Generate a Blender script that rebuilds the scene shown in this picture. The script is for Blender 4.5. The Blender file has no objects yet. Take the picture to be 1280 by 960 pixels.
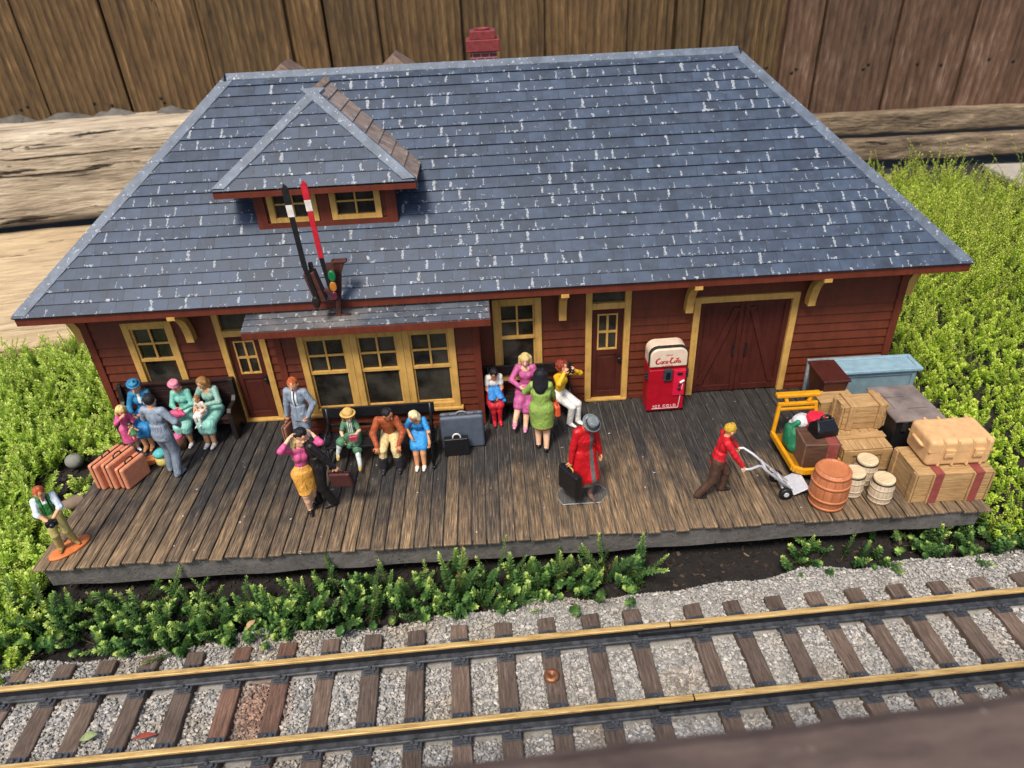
import bpy, math, random
import numpy as np
from mathutils import Vector, Matrix
random.seed(7)
rng = np.random.default_rng(11)
sc = bpy.context.scene
col = sc.collection
R = math.radians

# ------------------------------------------------------------------ scene bookkeeping
ORG = {}
def tag(o, label=None, cat=None, group=None, kind=None):
    if label: o['label'] = label
    if cat: o['category'] = cat
    if group: o['group'] = group
    if kind: o['kind'] = kind
    return o
def thing(name, label, cat, loc=(0, 0, 0), rz=0.0, group=None):
    o = bpy.data.objects.new(name, None); col.objects.link(o)
    o.empty_display_size = .2
    o.location = loc; o.rotation_euler = (0, 0, R(rz))
    ORG[o.name] = Vector(loc)
    return tag(o, label, cat, group)
def copy_thing(root, loc, rz=None, label=None):
    r = root.copy(); col.objects.link(r); r.location = loc
    if rz is not None: r.rotation_euler = (0, 0, R(rz))
    if label: r['label'] = label
    for ch in root.children:
        c = ch.copy(); col.objects.link(c); c.parent = r
        for g in ch.children:
            d = g.copy(); col.objects.link(d); d.parent = c
    return r

def lin(h):
    h = h.lstrip('#'); v = [int(h[i:i+2], 16) / 255 for i in (0, 2, 4)]
    return tuple((c / 12.92 if c <= .04045 else ((c + .055) / 1.055) ** 2.4) for c in v) + (1.0,)

# ------------------------------------------------------------------ materials
class NT:
    def __init__(self, name):
        self.m = bpy.data.materials.new(name); self.m.use_nodes = True
        self.t = self.m.node_tree; self.n = self.t.nodes; self.l = self.t.links
        self.p = self.n['Principled BSDF']
        self._tc = None
    def link(self, a, b): self.l.new(a, b)
    def tc(self, which='Object'):
        if self._tc is None: self._tc = self.n.new('ShaderNodeTexCoord')
        return self._tc.outputs[which]
    def _in(self, sock, v):
        if v is None: return
        if hasattr(v, 'is_output') or hasattr(v, 'links'): self.link(v, sock)
        else: sock.default_value = v
    def math(self, op, a, b=None, c=None, clamp=False):
        n = self.n.new('ShaderNodeMath'); n.operation = op; n.use_clamp = clamp
        self._in(n.inputs[0], a); self._in(n.inputs[1], b)
        if c is not None: self._in(n.inputs[2], c)
        return n.outputs[0]
    def noise(self, vec, scale=5, detail=3, rough=.55, dist=0):
        n = self.n.new('ShaderNodeTexNoise'); self.link(vec, n.inputs['Vector'])
        n.inputs['Scale'].default_value = scale; n.inputs['Detail'].default_value = detail
        n.inputs['Roughness'].default_value = rough; n.inputs['Distortion'].default_value = dist
        return n.outputs['Fac']
    def white(self, vec):
        n = self.n.new('ShaderNodeTexWhiteNoise'); n.noise_dimensions = '3D'
        self.link(vec, n.inputs['Vector']); return n.outputs['Value']
    def sep(self, vec):
        n = self.n.new('ShaderNodeSeparateXYZ'); self.link(vec, n.inputs[0]); return n.outputs
    def comb(self, x, y, z=0.0):
        n = self.n.new('ShaderNodeCombineXYZ')
        for s, v in zip(n.inputs, (x, y, z)): self._in(s, v)
        return n.outputs[0]
    def mapv(self, vec, scale=(1, 1, 1), loc=(0, 0, 0)):
        n = self.n.new('ShaderNodeMapping'); self.link(vec, n.inputs[0])
        n.inputs['Scale'].default_value = scale; n.inputs['Location'].default_value = loc
        return n.outputs[0]
    def ramp(self, fac, *stops):
        n = self.n.new('ShaderNodeValToRGB'); self.link(fac, n.inputs[0]); e = n.color_ramp.elements
        while len(e) < len(stops): e.new(.5)
        for k, (p, c) in enumerate(stops):
            e[k].position = p; e[k].color = c if not isinstance(c, str) else lin(c)
        return n.outputs[0]
    def mix(self, fac, a, b, mode='MIX'):
        n = self.n.new('ShaderNodeMix'); n.data_type = 'RGBA'; n.blend_type = mode
        self._in(n.inputs[0], fac)
        for s, v in ((n.inputs[6], a), (n.inputs[7], b)):
            if isinstance(v, str): v = lin(v)
            self._in(s, v)
        return n.outputs[2]
    def attr(self, name):
        n = self.n.new('ShaderNodeAttribute'); n.attribute_name = name; return n.outputs['Fac']
    def objrand(self):
        return self.n.new('ShaderNodeObjectInfo').outputs['Random']
    def bump(self, h, strength=.3, dist=.02):
        n = self.n.new('ShaderNodeBump'); self.link(h, n.inputs['Height'])
        n.inputs['Strength'].default_value = strength; n.inputs['Distance'].default_value = dist
        self.link(n.outputs[0], self.p.inputs['Normal'])
    def base(self, c): self._in(self.p.inputs['Base Color'], lin(c) if isinstance(c, str) else c)
    def rough(self, r): self._in(self.p.inputs['Roughness'], r)

_mats = {}
def paint(hexc, rough=.5, var=.18, scale=6, bump=.12, name=None, spec=.4, metal=0, bscale=30):
    key = (hexc, rough, var, scale, bump, metal)
    if key in _mats: return _mats[key]
    t = NT(name or 'paint_' + hexc.strip('#'))
    v = t.tc()
    f = t.noise(v, scale, 4, .6)
    c = lin(hexc)
    lo = tuple(x * (1 - var * 1.5) for x in c[:3]) + (1,); hi = tuple(min(1, x * (1 + var)) for x in c[:3]) + (1,)
    t.base(t.ramp(f, (.3, lo), (.7, hi)))
    t.rough(t.math('MULTIPLY_ADD', t.noise(v, scale * 2, 2), .25, rough - .12))
    t.p.inputs['Specular IOR Level'].default_value = spec
    t.p.inputs['Metallic'].default_value = metal
    if bump: t.bump(t.noise(v, bscale, 3), bump, .02)
    _mats[key] = t.m
    return t.m

def weathered(name, hexc, chip, amt=.66, rough=.6, board=False):
    t = NT(name); P = t.tc(); c = lin(hexc); n1 = t.noise(P, 2.2, 5, .65); st = t.noise(t.mapv(P, (5, 5, .7)), 1.6, 5, .65); n2 = t.noise(P, 16, 4, .7); n3 = t.noise(P, 1.1, 3)
    k = lambda m: tuple(min(1, x * m) for x in c[:3]) + (1,)
    b = t.ramp(t.math('ADD', t.math('MULTIPLY', n1, .5), t.math('MULTIPLY', st, .5)), (.32, k(.66)), (.5, k(1.0)), (.7, k(1.28)))
    m = t.math('MULTIPLY', t.math('GREATER_THAN', n2, amt), t.math('GREATER_THAN', n3, .44))
    b = t.mix(t.math('MULTIPLY', m, .8), b, chip); t.base(b); t.rough(t.math('MULTIPLY_ADD', n1, .3, rough - .15)); t.p.inputs['Specular IOR Level'].default_value = .3
    t.bump(t.math('SUBTRACT', t.math('MULTIPLY', st, .7), m), .25, .02); return t.m

def wood(name, c1, c2, c3=None, axis=0, scale=3.0, stretch=14, rough=.75, bump=.35, cracks=0.0, rnd=False, dist=.02, cathedral=0.0):
    t = NT(name)
    v = t.tc()
    if rnd:
        v2 = t.n.new('ShaderNodeVectorMath'); v2.operation = 'ADD'; t.link(v, v2.inputs[0])
        rr = t.math('MULTIPLY', t.objrand(), 37.0); t.link(t.comb(rr, rr, rr), v2.inputs[1]); v = v2.outputs[0]
    s = [scale * stretch / 4] * 3; s[axis] = scale / 4
    g = t.noise(t.mapv(v, tuple(s)), 1.6, 6, .65, .35)
    fine = t.noise(t.mapv(v, tuple(x * 4 for x in s)), 1.5, 3, .6)
    big = t.noise(v, scale * .25, 3)
    f = t.math('ADD', t.math('MULTIPLY', g, .65), t.math('MULTIPLY', fine, .35))
    base = t.ramp(f, (.32, c1), (.56, c2), (.72, c3 or c2))
    base = t.mix(t.math('MULTIPLY', t.ramp(big, (.35, (0, 0, 0, 1)), (.7, (1, 1, 1, 1))), .45), base, t.mix(1.0, base, (.55, .5, .46, 1), 'MULTIPLY'))
    if rnd: base = t.mix(1.0, base, t.ramp(t.objrand(), (0, (.72, .72, .72, 1)), (1, (1.15, 1.1, 1.05, 1))), 'MULTIPLY')
    if cathedral:
        wn = t.n.new('ShaderNodeTexWave'); wn.wave_type = 'BANDS'; wn.bands_direction = 'X'; wn.wave_profile = 'SAW'
        sv = [1.0] * 3; sv[axis] = .16; t.link(t.mapv(v, tuple(sv)), wn.inputs['Vector'])
        for k_, x_ in (('Scale', .75), ('Distortion', 7.0), ('Detail', 2.0), ('Detail Scale', .55), ('Detail Roughness', .5)): wn.inputs[k_].default_value = x_
        base = t.mix(cathedral, base, t.mix(1.0, base, t.ramp(wn.outputs['Fac'], (.1, (.55, .5, .45, 1)), (.75, (1.25, 1.22, 1.18, 1))), 'MULTIPLY'))
        f = t.math('ADD', f, t.math('MULTIPLY', wn.outputs['Fac'], cathedral * .8))
    h = f
    if cracks:
        cs = [scale * 2.6] * 3; cs[axis] = scale * .16
        cr = t.noise(t.mapv(v, tuple(cs)), 1.0, 5, .7, 1.2)
        mask = t.ramp(cr, (.36 - .1 * (1 - cracks), (1, 1, 1, 1)), (.40 - .1 * (1 - cracks), (0, 0, 0, 1)))
        base = t.mix(mask, base, (.03, .02, .014, 1))
        h = t.math('SUBTRACT', f, t.math('MULTIPLY', mask, 1.2))
    t.base(base); t.rough(rough); t.bump(h, bump, dist)
    t.p.inputs['Specular IOR Level'].default_value = .25
    return t.m

# ------------------------------------------------------------------ mesh building
class B:
    def __init__(self): self.v = []; self.f = []; self.mi = []; self.sm = []
    def add(self, vs, fs, mi=0, smooth=False):
        o = len(self.v); self.v += [tuple(x) for x in vs]
        for f in fs: self.f.append(tuple(i + o for i in f)); self.mi.append(mi); self.sm.append(smooth)
    def box(self, x0, x1, y0, y1, z0, z1, mi=0, M=None):
        vs = [Vector((x, y, z)) for z in (z0, z1) for y in (y0, y1) for x in (x0, x1)]
        if M is not None: vs = [M @ v for v in vs]
        self.add(vs, [(0, 2, 3, 1), (4, 5, 7, 6), (0, 1, 5, 4), (2, 6, 7, 3), (0, 4, 6, 2), (1, 3, 7, 5)], mi)
        return self
    def bar(self, a, b, w, h, up=(0, 0, 1), mi=0):
        a = Vector(a); b = Vector(b); d = b - a; L = d.length; d.normalize(); up = Vector(up)
        if abs(d.dot(up)) > .98: up = Vector((0, 1, 0))
        s = d.cross(up).normalized(); u = s.cross(d)
        vs = [p + s * (sx * w / 2) + u * (sz * h / 2) for p in (a, b) for sz in (-1, 1) for sx in (-1, 1)]
        self.add(vs, [(0, 1, 3, 2), (4, 6, 7, 5), (0, 4, 5, 1), (2, 3, 7, 6), (0, 2, 6, 4), (1, 5, 7, 3)], mi)
        return self
    def tube(self, pts, r, n=8, mi=0, cap=True):
        pts = [Vector(p) for p in pts]; rs = r if isinstance(r, (list, tuple)) else [r] * len(pts)
        rings = []; prev = None
        for i, p in enumerate(pts):
            d = (pts[min(i + 1, len(pts) - 1)] - pts[max(i - 1, 0)]).normalized()
            if prev is None:
                a = Vector((0, 0, 1)) if abs(d.z) < .9 else Vector((1, 0, 0)); s = d.cross(a).normalized()
            else: s = (prev - d * prev.dot(d)).normalized()
            prev = s; u = d.cross(s)
            rings.append([p + (s * math.cos(2 * math.pi * k / n) + u * math.sin(2 * math.pi * k / n)) * rs[i] for k in range(n)])
        vs = [v for q in rings for v in q]; fs = []
        for i in range(len(pts) - 1):
            for k in range(n):
                fs.append((i * n + k, i * n + (k + 1) % n, (i + 1) * n + (k + 1) % n, (i + 1) * n + k))
        if cap: fs.append(tuple(range(n - 1, -1, -1))); fs.append(tuple((len(pts) - 1) * n + k for k in range(n)))
        self.add(vs, fs, mi, True); return self
    def lathe(self, prof, c=(0, 0, 0), n=28, mi=0, M=None, mis=None):
        vs = []; fs = []
        for r, z in prof:
            for k in range(n):
                p = Vector((c[0] + r * math.cos(2 * math.pi * k / n), c[1] + r * math.sin(2 * math.pi * k / n), c[2] + z))
                vs.append(M @ p if M is not None else p)
        o = len(self.v); self.v += [tuple(v) for v in vs]
        for i in range(len(prof) - 1):
            for k in range(n):
                self.f.append((o + i * n + k, o + i * n + (k + 1) % n, o + (i + 1) * n + (k + 1) % n, o + (i + 1) * n + k))
                self.mi.append(mis[i] if mis else mi); self.sm.append(True)
        self.f.append(tuple(o + k for k in range(n - 1, -1, -1))); self.mi.append(mis[0] if mis else mi); self.sm.append(False)
        self.f.append(tuple(o + (len(prof) - 1) * n + k for k in range(n))); self.mi.append(mis[-1] if mis else mi); self.sm.append(False)
        return self
    def prism(self, poly, ax, lo, hi, mi=0):
        # poly: 2D points in the two remaining axes (in cyclic order), extruded along axis ax
        def P(u, w, t):
            return {0: (t, u, w), 1: (u, t, w), 2: (u, w, t)}[ax]
        n = len(poly)
        vs = [P(u, w, lo) for u, w in poly] + [P(u, w, hi) for u, w in poly]
        fs = [tuple(range(n)), tuple(range(2 * n - 1, n - 1, -1))] + [(i, i + n, (i + 1) % n + n, (i + 1) % n) for i in range(n)]
        self.add(vs, fs, mi); return self
    def build(self, name, mats, parent=None, bevel=0, seg=2, fixn=True):
        if not isinstance(mats, (list, tuple)): mats = [mats]
        off = Vector((0, 0, 0))
        if parent is not None:
            r = parent
            while r.parent: r = r.parent
            if r.get('world_built'): off = ORG[r.name]
        me = bpy.data.meshes.new(name)
        me.from_pydata([tuple(Vector(v) - off) for v in self.v], [], self.f)
        for m in mats: me.materials.append(m)
        me.polygons.foreach_set('material_index', self.mi)
        me.polygons.foreach_set('use_smooth', self.sm)
        if fixn:
            import bmesh
            bm = bmesh.new(); bm.from_mesh(me); bmesh.ops.recalc_face_normals(bm, faces=bm.faces); bm.to_mesh(me); bm.free()
        me.update()
        o = bpy.data.objects.new(name, me); col.objects.link(o)
        if parent is not None: o.parent = parent
        if bevel:
            md = o.modifiers.new('bevel', 'BEVEL'); md.width = bevel; md.segments = seg; md.limit_method = 'ANGLE'; md.angle_limit = R(40)
        return o
def wthing(name, label, cat, loc, group=None):
    o = thing(name, label, cat, loc, 0, group); o['world_built'] = 1
    return o

def np_mesh(name, V, Q, mats, mi=None, attrs=None, smooth=True, nper=4):
    me = bpy.data.meshes.new(name)
    V = np.asarray(V, np.float32); Q = np.asarray(Q, np.int32)
    me.vertices.add(len(V)); me.vertices.foreach_set('co', V.ravel())
    me.loops.add(Q.size); me.loops.foreach_set('vertex_index', Q.ravel())
    me.polygons.add(len(Q)); me.polygons.foreach_set('loop_start', np.arange(0, Q.size, nper, dtype=np.int32))
    for m in (mats if isinstance(mats, (list, tuple)) else [mats]): me.materials.append(m)
    if mi is not None: me.polygons.foreach_set('material_index', np.asarray(mi, np.int32))
    me.polygons.foreach_set('use_smooth', np.full(len(Q), smooth, bool))
    for k, a in (attrs or {}).items():
        at = me.attributes.new(k, 'FLOAT', 'POINT'); at.data.foreach_set('value', np.asarray(a, np.float32))
    me.update(calc_edges=True); me.validate()
    o = bpy.data.objects.new(name, me); col.objects.link(o)
    return o

# ------------------------------------------------------------------ camera, light, world
cam = bpy.data.cameras.new('camera'); co = bpy.data.objects.new('camera', cam); col.objects.link(co)
yaw, pit, rol = -0.0156, -0.5667, -0.0516
fw = Vector((-math.sin(yaw) * math.cos(pit), math.cos(yaw) * math.cos(pit), math.sin(pit)))
r0 = Vector((math.cos(yaw), math.sin(yaw), 0)); u0 = r0.cross(fw)
rt = math.cos(rol) * r0 + math.sin(rol) * u0; up = -math.sin(rol) * r0 + math.cos(rol) * u0
Mx = Matrix((rt, up, -fw)).transposed().to_4x4(); Mx.translation = (11.9045, -12.6575, 12.6318)
co.matrix_world = Mx
cam.sensor_width = 36; cam.lens = 875.42 / 1280 * 36
cam.clip_start = .1; cam.clip_end = 2000
cam.dof.use_dof = True; cam.dof.focus_distance = 18.0; cam.dof.aperture_fstop = .36
sc.camera = co

SUN_EL, SUN_AZ = 58.0, 205.0         # azimuth clockwise from +y (north)
w = bpy.data.worlds.new('World'); sc.world = w; w.use_nodes = True
nt = w.node_tree; bg = nt.nodes['Background']
sky = nt.nodes.new('ShaderNodeTexSky'); sky.sky_type = 'NISHITA'; sky.sun_disc = False
sky.sun_elevation = R(SUN_EL); sky.sun_rotation = R(SUN_AZ); sky.air_density = 1.0; sky.dust_density = 2.5; sky.ozone_density = 1.0
nt.links.new(sky.outputs[0], bg.inputs[0]); bg.inputs[1].default_value = .112
sun = bpy.data.lights.new('sun', 'SUN'); so = bpy.data.objects.new('sun', sun); col.objects.link(so)
sun.energy = 2.6; sun.angle = R(14); sun.color = (1, .93, .82)
az = R(SUN_AZ); el = R(SUN_EL)
d = Vector((math.sin(az) * math.cos(el), math.cos(az) * math.cos(el), math.sin(el)))
so.rotation_euler = d.to_track_quat('Z', 'Y').to_euler(); so.location = (0, 0, 40)
sc.view_settings.view_transform = 'Standard'; sc.view_settings.look = 'None'; sc.view_settings.gamma = 1
sc.view_settings.exposure = .8
sc.render.engine = 'CYCLES'
sc.cycles.use_denoising = True
sc.cycles.max_bounces = 6; sc.cycles.transparent_max_bounces = 8
# ------------------------------------------------------------------ palette for the buildings
SID = weathered('siding_red', '#572511', lin('#8a5a48'), .72)
TRIMR = weathered('trim_red', '#5c2718', lin('#8f6a58'), .70)
YEL = weathered('trim_yellow', '#b68e4b', lin('#4a3420'), .69)
DOORR = weathered('door_red', '#431b14', lin('#7a5040'), .73, .52)
BLK = paint('#15161a', .4, .2, 6, .15, 'black_enamel')
BLKW = paint('#1c1614', .5, .25, 6, .2, 'black_brown')
def glass_mat():
    t = NT('dark_glass'); v = t.tc()
    t.base(t.ramp(t.noise(v, 1.3, 3), (.38, (.010, .009, .008, 1)), (.7, (.055, .05, .038, 1))))
    t.rough(t.math('MULTIPLY_ADD', t.noise(v, 6, 2), .2, .08)); return t.m
GLASS = glass_mat()

# slate shingles: u counts tiles along a course, v counts courses
def slate_mat(name, c_lo, c_hi, white=1.0, brown=None):
    t = NT(name)
    uv = t.tc('UV'); s = t.sep(uv); u, vv = s[0], s[1]
    row = t.math('FLOOR', vv); fv = t.math('FRACT', vv)
    shift = t.white(t.comb(row, 3.3, 1.0))
    uu = t.math('ADD', u, t.math('MULTIPLY_ADD', row, .5, t.math('MULTIPLY', shift, .18)))
    cellu = t.math('FLOOR', uu); fu = t.math('FRACT', uu)
    tilernd = t.white(t.comb(cellu, row, 5.0))
    near = t.math('ROUND', uu); jd = t.math('SUBTRACT', uu, near)         # signed distance to nearest joint
    jr = t.white(t.comb(near, row, 9.0))
    jw = t.white(t.comb(near, row, 21.0))
    P = t.tc('Object')
    n1 = t.noise(P, 3, 5, .65); n2 = t.noise(P, 14, 4, .7); n3 = t.noise(P, .34, 3, .6); rowr = t.white(t.comb(row, 4.4, 8.0)); n4 = t.noise(t.mapv(uv, (7, 4, 1)), 1.3, 4, .65, .8)
    base = t.ramp(t.math('ADD', t.math('MULTIPLY', n1, .75), t.math('MULTIPLY', tilernd, .22)), (.3, c_lo), (.75, c_hi))
    if brown: base = t.mix(t.ramp(n3, (.55, (0, 0, 0, 1)), (.75, (.7, .7, .7, 1))), base, brown)
    # dark joint
    jline = t.math('LESS_THAN', t.math('ABSOLUTE', t.math('ADD', jd, t.math('MULTIPLY_ADD', n2, .03, -.015))), .022)
    base = t.mix(t.math('MULTIPLY', jline, t.math('MULTIPLY_ADD', jr, .6, .15)), base, (.012, .013, .017, 1))
    # chalky white touches beside the joints: a hooked stroke at the foot of many joints
    amount = t.math('ADD', t.math('MULTIPLY', t.math('MULTIPLY', t.ramp(n3, (.42, (0, 0, 0, 1)), (.6, (1, 1, 1, 1))), t.math('MULTIPLY_ADD', rowr, 1.1, .4)), 1.0), .16 * white)
    on = t.math('LESS_THAN', jr, t.math('MULTIPLY', amount, 1.0 * white))
    wob = t.math('MULTIPLY_ADD', n4, .34, -.17)
    off = t.math('SUBTRACT', t.math('ADD', jd, wob), t.math('MULTIPLY_ADD', jw, .06, -.02))
    wid = t.math('MULTIPLY', t.math('MULTIPLY_ADD', t.math('POWER', jw, 3.0), .07, .024), t.math('MULTIPLY_ADD', n2, 2.4, -.35))
    stroke = t.math('LESS_THAN', t.math('ABSOLUTE', off), wid)
    hgt = t.math('MULTIPLY', t.math('LESS_THAN', fv, t.math('MULTIPLY_ADD', jw, .5, .3)), t.math('GREATER_THAN', fv, t.math('MULTIPLY', jr, .25)))
    brk = t.math('GREATER_THAN', t.noise(t.mapv(uv, (10, 7, 1)), 2.0, 3, .7), .43)
    m1 = t.math('MULTIPLY', t.math('MULTIPLY', on, stroke), t.math('MULTIPLY', hgt, brk))
    ex = t.math('DIVIDE', t.math('ADD', jd, t.math('MULTIPLY', wob, .4)), .10); ez = t.math('DIVIDE', t.math('SUBTRACT', fv, .4), .30)
    el = t.math('SQRT', t.math('ADD', t.math('MULTIPLY', ex, ex), t.math('MULTIPLY', ez, ez)))
    ring = t.math('MULTIPLY', t.math('LESS_THAN', t.math('ABSOLUTE', t.math('SUBTRACT', el, .85)), t.math('MULTIPLY_ADD', n4, .5, -.04)), t.math('LESS_THAN', t.white(t.comb(near, row, 33.0)), t.math('MULTIPLY', amount, .0)))
    m1 = t.math('MAXIMUM', m1, ring)
    # smears along the butts and scuffs
    butt = t.math('MULTIPLY', t.math('LESS_THAN', fv, .16), t.math('GREATER_THAN', t.noise(t.mapv(uv, (1.8, 1, 1)), 1.3, 4, .7), .585 + .03 * (1 - white)))
    sc_ = t.math('MULTIPLY', t.math('GREATER_THAN', t.noise(t.mapv(uv, (1.2, 2.2, 1)), 1.6, 6, .75), .665 - .02 * white), t.math('MULTIPLY', t.math('GREATER_THAN', n2, .45), t.math('GREATER_THAN', amount, t.math('MULTIPLY_ADD', tilernd, .5, .12))))
    mk = t.math('MAXIMUM', t.math('MAXIMUM', m1, t.math('MULTIPLY', butt, t.math('GREATER_THAN', n2, .47))), sc_)
    base = t.mix(t.math('MULTIPLY', mk, t.math('MULTIPLY_ADD', n2, 1.5, -.15), clamp=True), base, (.42, .435, .45, 1))
    base = t.mix(t.math('MULTIPLY', t.math('GREATER_THAN', t.math('ADD', fv, t.math('MULTIPLY_ADD', n2, .10, -.05)), .86), .92), base, (.016, .018, .024, 1))  # shadow line below the lapping course, painted into the colour
    t.base(base); t.rough(t.math('MULTIPLY_ADD', n1, .3, .38))
    t.p.inputs['Specular IOR Level'].default_value = .5
    hh = t.math('SUBTRACT', t.math('MULTIPLY', n2, .25), t.math('MULTIPLY', jline, .8))
    hh = t.math('ADD', hh, t.math('MULTIPLY', mk, .3))
    t.bump(hh, .35, .02)
    return t.m
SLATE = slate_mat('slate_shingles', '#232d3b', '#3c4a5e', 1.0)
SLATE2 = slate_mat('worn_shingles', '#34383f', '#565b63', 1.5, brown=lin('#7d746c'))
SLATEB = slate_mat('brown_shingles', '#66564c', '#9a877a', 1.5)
CAPM = paint('#56606e', .5, .3, 4, .4, 'ridge_cap')

def shingle_plane(name, ea, eb, rb, ra, n, parent, mat, tile=.475, thick=.06, top=0.0):
    """ea-eb eave corners, ra-rb upper corners; n courses of shingles, each lapping the next."""
    ea, eb, ra, rb = map(Vector, (ea, eb, ra, rb))
    nrm = (eb - ea).cross(ra - ea)
    if nrm.length < 1e-6 or nrm.z < 0: nrm = -nrm
    nrm.normalize(); ud = (eb - ea).normalized()
    vs = []; fs = []; uvs = []
    off = Vector((0, 0, 0)); r = parent
    while r.parent: r = r.parent
    if r.get('world_built'): off = ORG[r.name]
    for i in range(n):
        t0 = i / n; t1 = min(1, (i + 1) / n + .02)
        h = thick * (1 + .3 * (random.random() - .5))
        a0 = ea.lerp(ra, t0); b0 = eb.lerp(rb, t0); a1 = ea.lerp(ra, t1); b1 = eb.lerp(rb, t1)
        q = [a0 + nrm * h, b0 + nrm * h, b1 + nrm * .006, a1 + nrm * .006]
        o = len(vs)
        vs += q + [a0 - nrm * .02, b0 - nrm * .02]
        uvq = [((p - ea).dot(ud) / tile, i + (0.0 if k < 2 else 1.0)) for k, p in enumerate([a0, b0, b1, a1])]
        fs.append((o, o + 1, o + 2, o + 3)); uvs += uvq
        fs.append((o + 4, o + 5, o + 1, o)); uvs += [(uvq[0][0], i + .001), (uvq[1][0], i + .001), (uvq[1][0], i + .02), (uvq[0][0], i + .02)]
    me = bpy.data.meshes.new(name); me.from_pydata([tuple(v - off) for v in vs], [], fs)
    ul = me.uv_layers.new(name='UVMap'); ul.data.foreach_set('uv', [c for p in uvs for c in p])
    me.materials.append(mat); me.update()
    ob = bpy.data.objects.new(name, me); col.objects.link(ob); ob.parent = parent
    return ob

def clap_wall(bd, o, ud, nd, L, H, openings, board=.29, lap=.05, z0=0.0):
    """Clapboard siding from z0 to H along ud from o, facing nd, with rectangular openings (u0,u1,z0,z1)."""
    o = Vector(o); ud = Vector(ud); nd = Vector(nd)
    zs = {z0, H}
    k = z0
    while k < H: zs.add(round(k, 4)); k += board
    for op in openings: zs.add(max(z0, op[2])); zs.add(min(H, op[3]))
    zs = sorted(zs)
    def offs(z, row): return lap * (1 - (z - (z0 + row * board)) / board)
    for a, b in zip(zs[:-1], zs[1:]):
        if b - a < 1e-4: continue
        mid = (a + b) / 2; row = int((mid - z0) / board + 1e-6)
        us = [0.0]
        cuts = sorted((op[0], op[1]) for op in openings if op[2] < mid < op[3])
        segs = []; x = 0.0
        for c0, c1 in cuts:
            if c0 > x: segs.append((x, c0))
            x = max(x, c1)
        if x < L: segs.append((x, L))
        for x0, x1 in segs:
            p = lambda x, z, w: o + ud * x + nd * w + Vector((0, 0, z))
            oa, ob_ = offs(a, row), offs(b, row)
            bd.add([p(x0, a, oa), p(x1, a, oa), p(x1, b, ob_), p(x0, b, ob_)], [(0, 1, 2, 3)])
            if abs(a - (z0 + row * board)) < 1e-3:
                bd.add([p(x0, a, 0), p(x1, a, 0), p(x1, a, oa), p(x0, a, oa)], [(0, 1, 2, 3)])

# ------------------------------------------------------------------ the station building
ST = wthing('train_station', 'model railway station of dark red clapboard with blue slate hip roof and yellow trim', 'building', (11.9, 10.4, 0))
YW = 5.99; XL = -.2; XR = 23.98; YB = 14.9; YBAY = 5.09
XE0, XE1, YE, ZE = -1.309, 25.10, 5.0026, 4.451
HR = 5.4575; ZR = 9.451; YEB = YE + 2 * HR
win_specs = [(.90, 2.35, 1.0, 3.69), (11.72, 13.17, 1.0, 3.75)]
door_specs = [(3.56, 4.93, 3.95), (14.49, 15.84, 4.02)]
barn = (17.73, 20.88, 3.44)
ops = [(a - XL + .12, b - XL - .12, c + .1, d_ - .1) for a, b, c, d_ in win_specs]
ops += [(a - XL + .1, b - XL - .1, -.1, z - .1) for a, b, z in door_specs] + [(barn[0] - XL + .1, barn[1] - XL - .1, -.1, barn[2] - .1), (5.6 - XL, 11.2 - XL, -.1, 3.6)]
bd = B(); clap_wall(bd, (XL, YW, 0), (1, 0, 0), (0, -1, 0), XR - XL, 4.42, ops)
wf = bd.build('wall', SID, ST, fixn=False)
b2 = B(); clap_wall(b2, (XR, YW, 0), (0, 1, 0), (1, 0, 0), YB - YW, 4.42, []); b2.build('wall', SID, ST, fixn=False)
b2 = B(); clap_wall(b2, (XL, YB, 0), (0, -1, 0), (-1, 0, 0), YB - YW, 4.42, []); b2.build('wall', SID, ST, fixn=False)
b2 = B(); clap_wall(b2, (XR, YB, 0), (-1, 0, 0), (0, 1, 0), XR - XL, 4.42, []); b2.build('wall', SID, ST, fixn=False)
for x in (XL, XR):
    xa, xb = (x - .14, x + .085) if x == XR else (x - .085, x + .14)
    for ya, yb in ((YW - .085, YW + .12), (YB - .12, YB + .085)):
        B().box(xa, xb, ya, yb, 0, 4.43).build('corner_board', TRIMR, ST, .01)
for xa, xb in ((XL + .15, 3.5), (11.3, 14.45), (15.9, 17.7), (20.95, XR - .15)):
    B().box(xa, xb, YW - .075, YW, 0, .16).build('skirting_board', TRIMR, ST, .01)
ib = B(); ib.box(XL + .5, XR - .5, YW + .45, YW + .5, 0, 4.4); ib.build('inner_partition', paint('#2a1c14', .9), ST)

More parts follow.
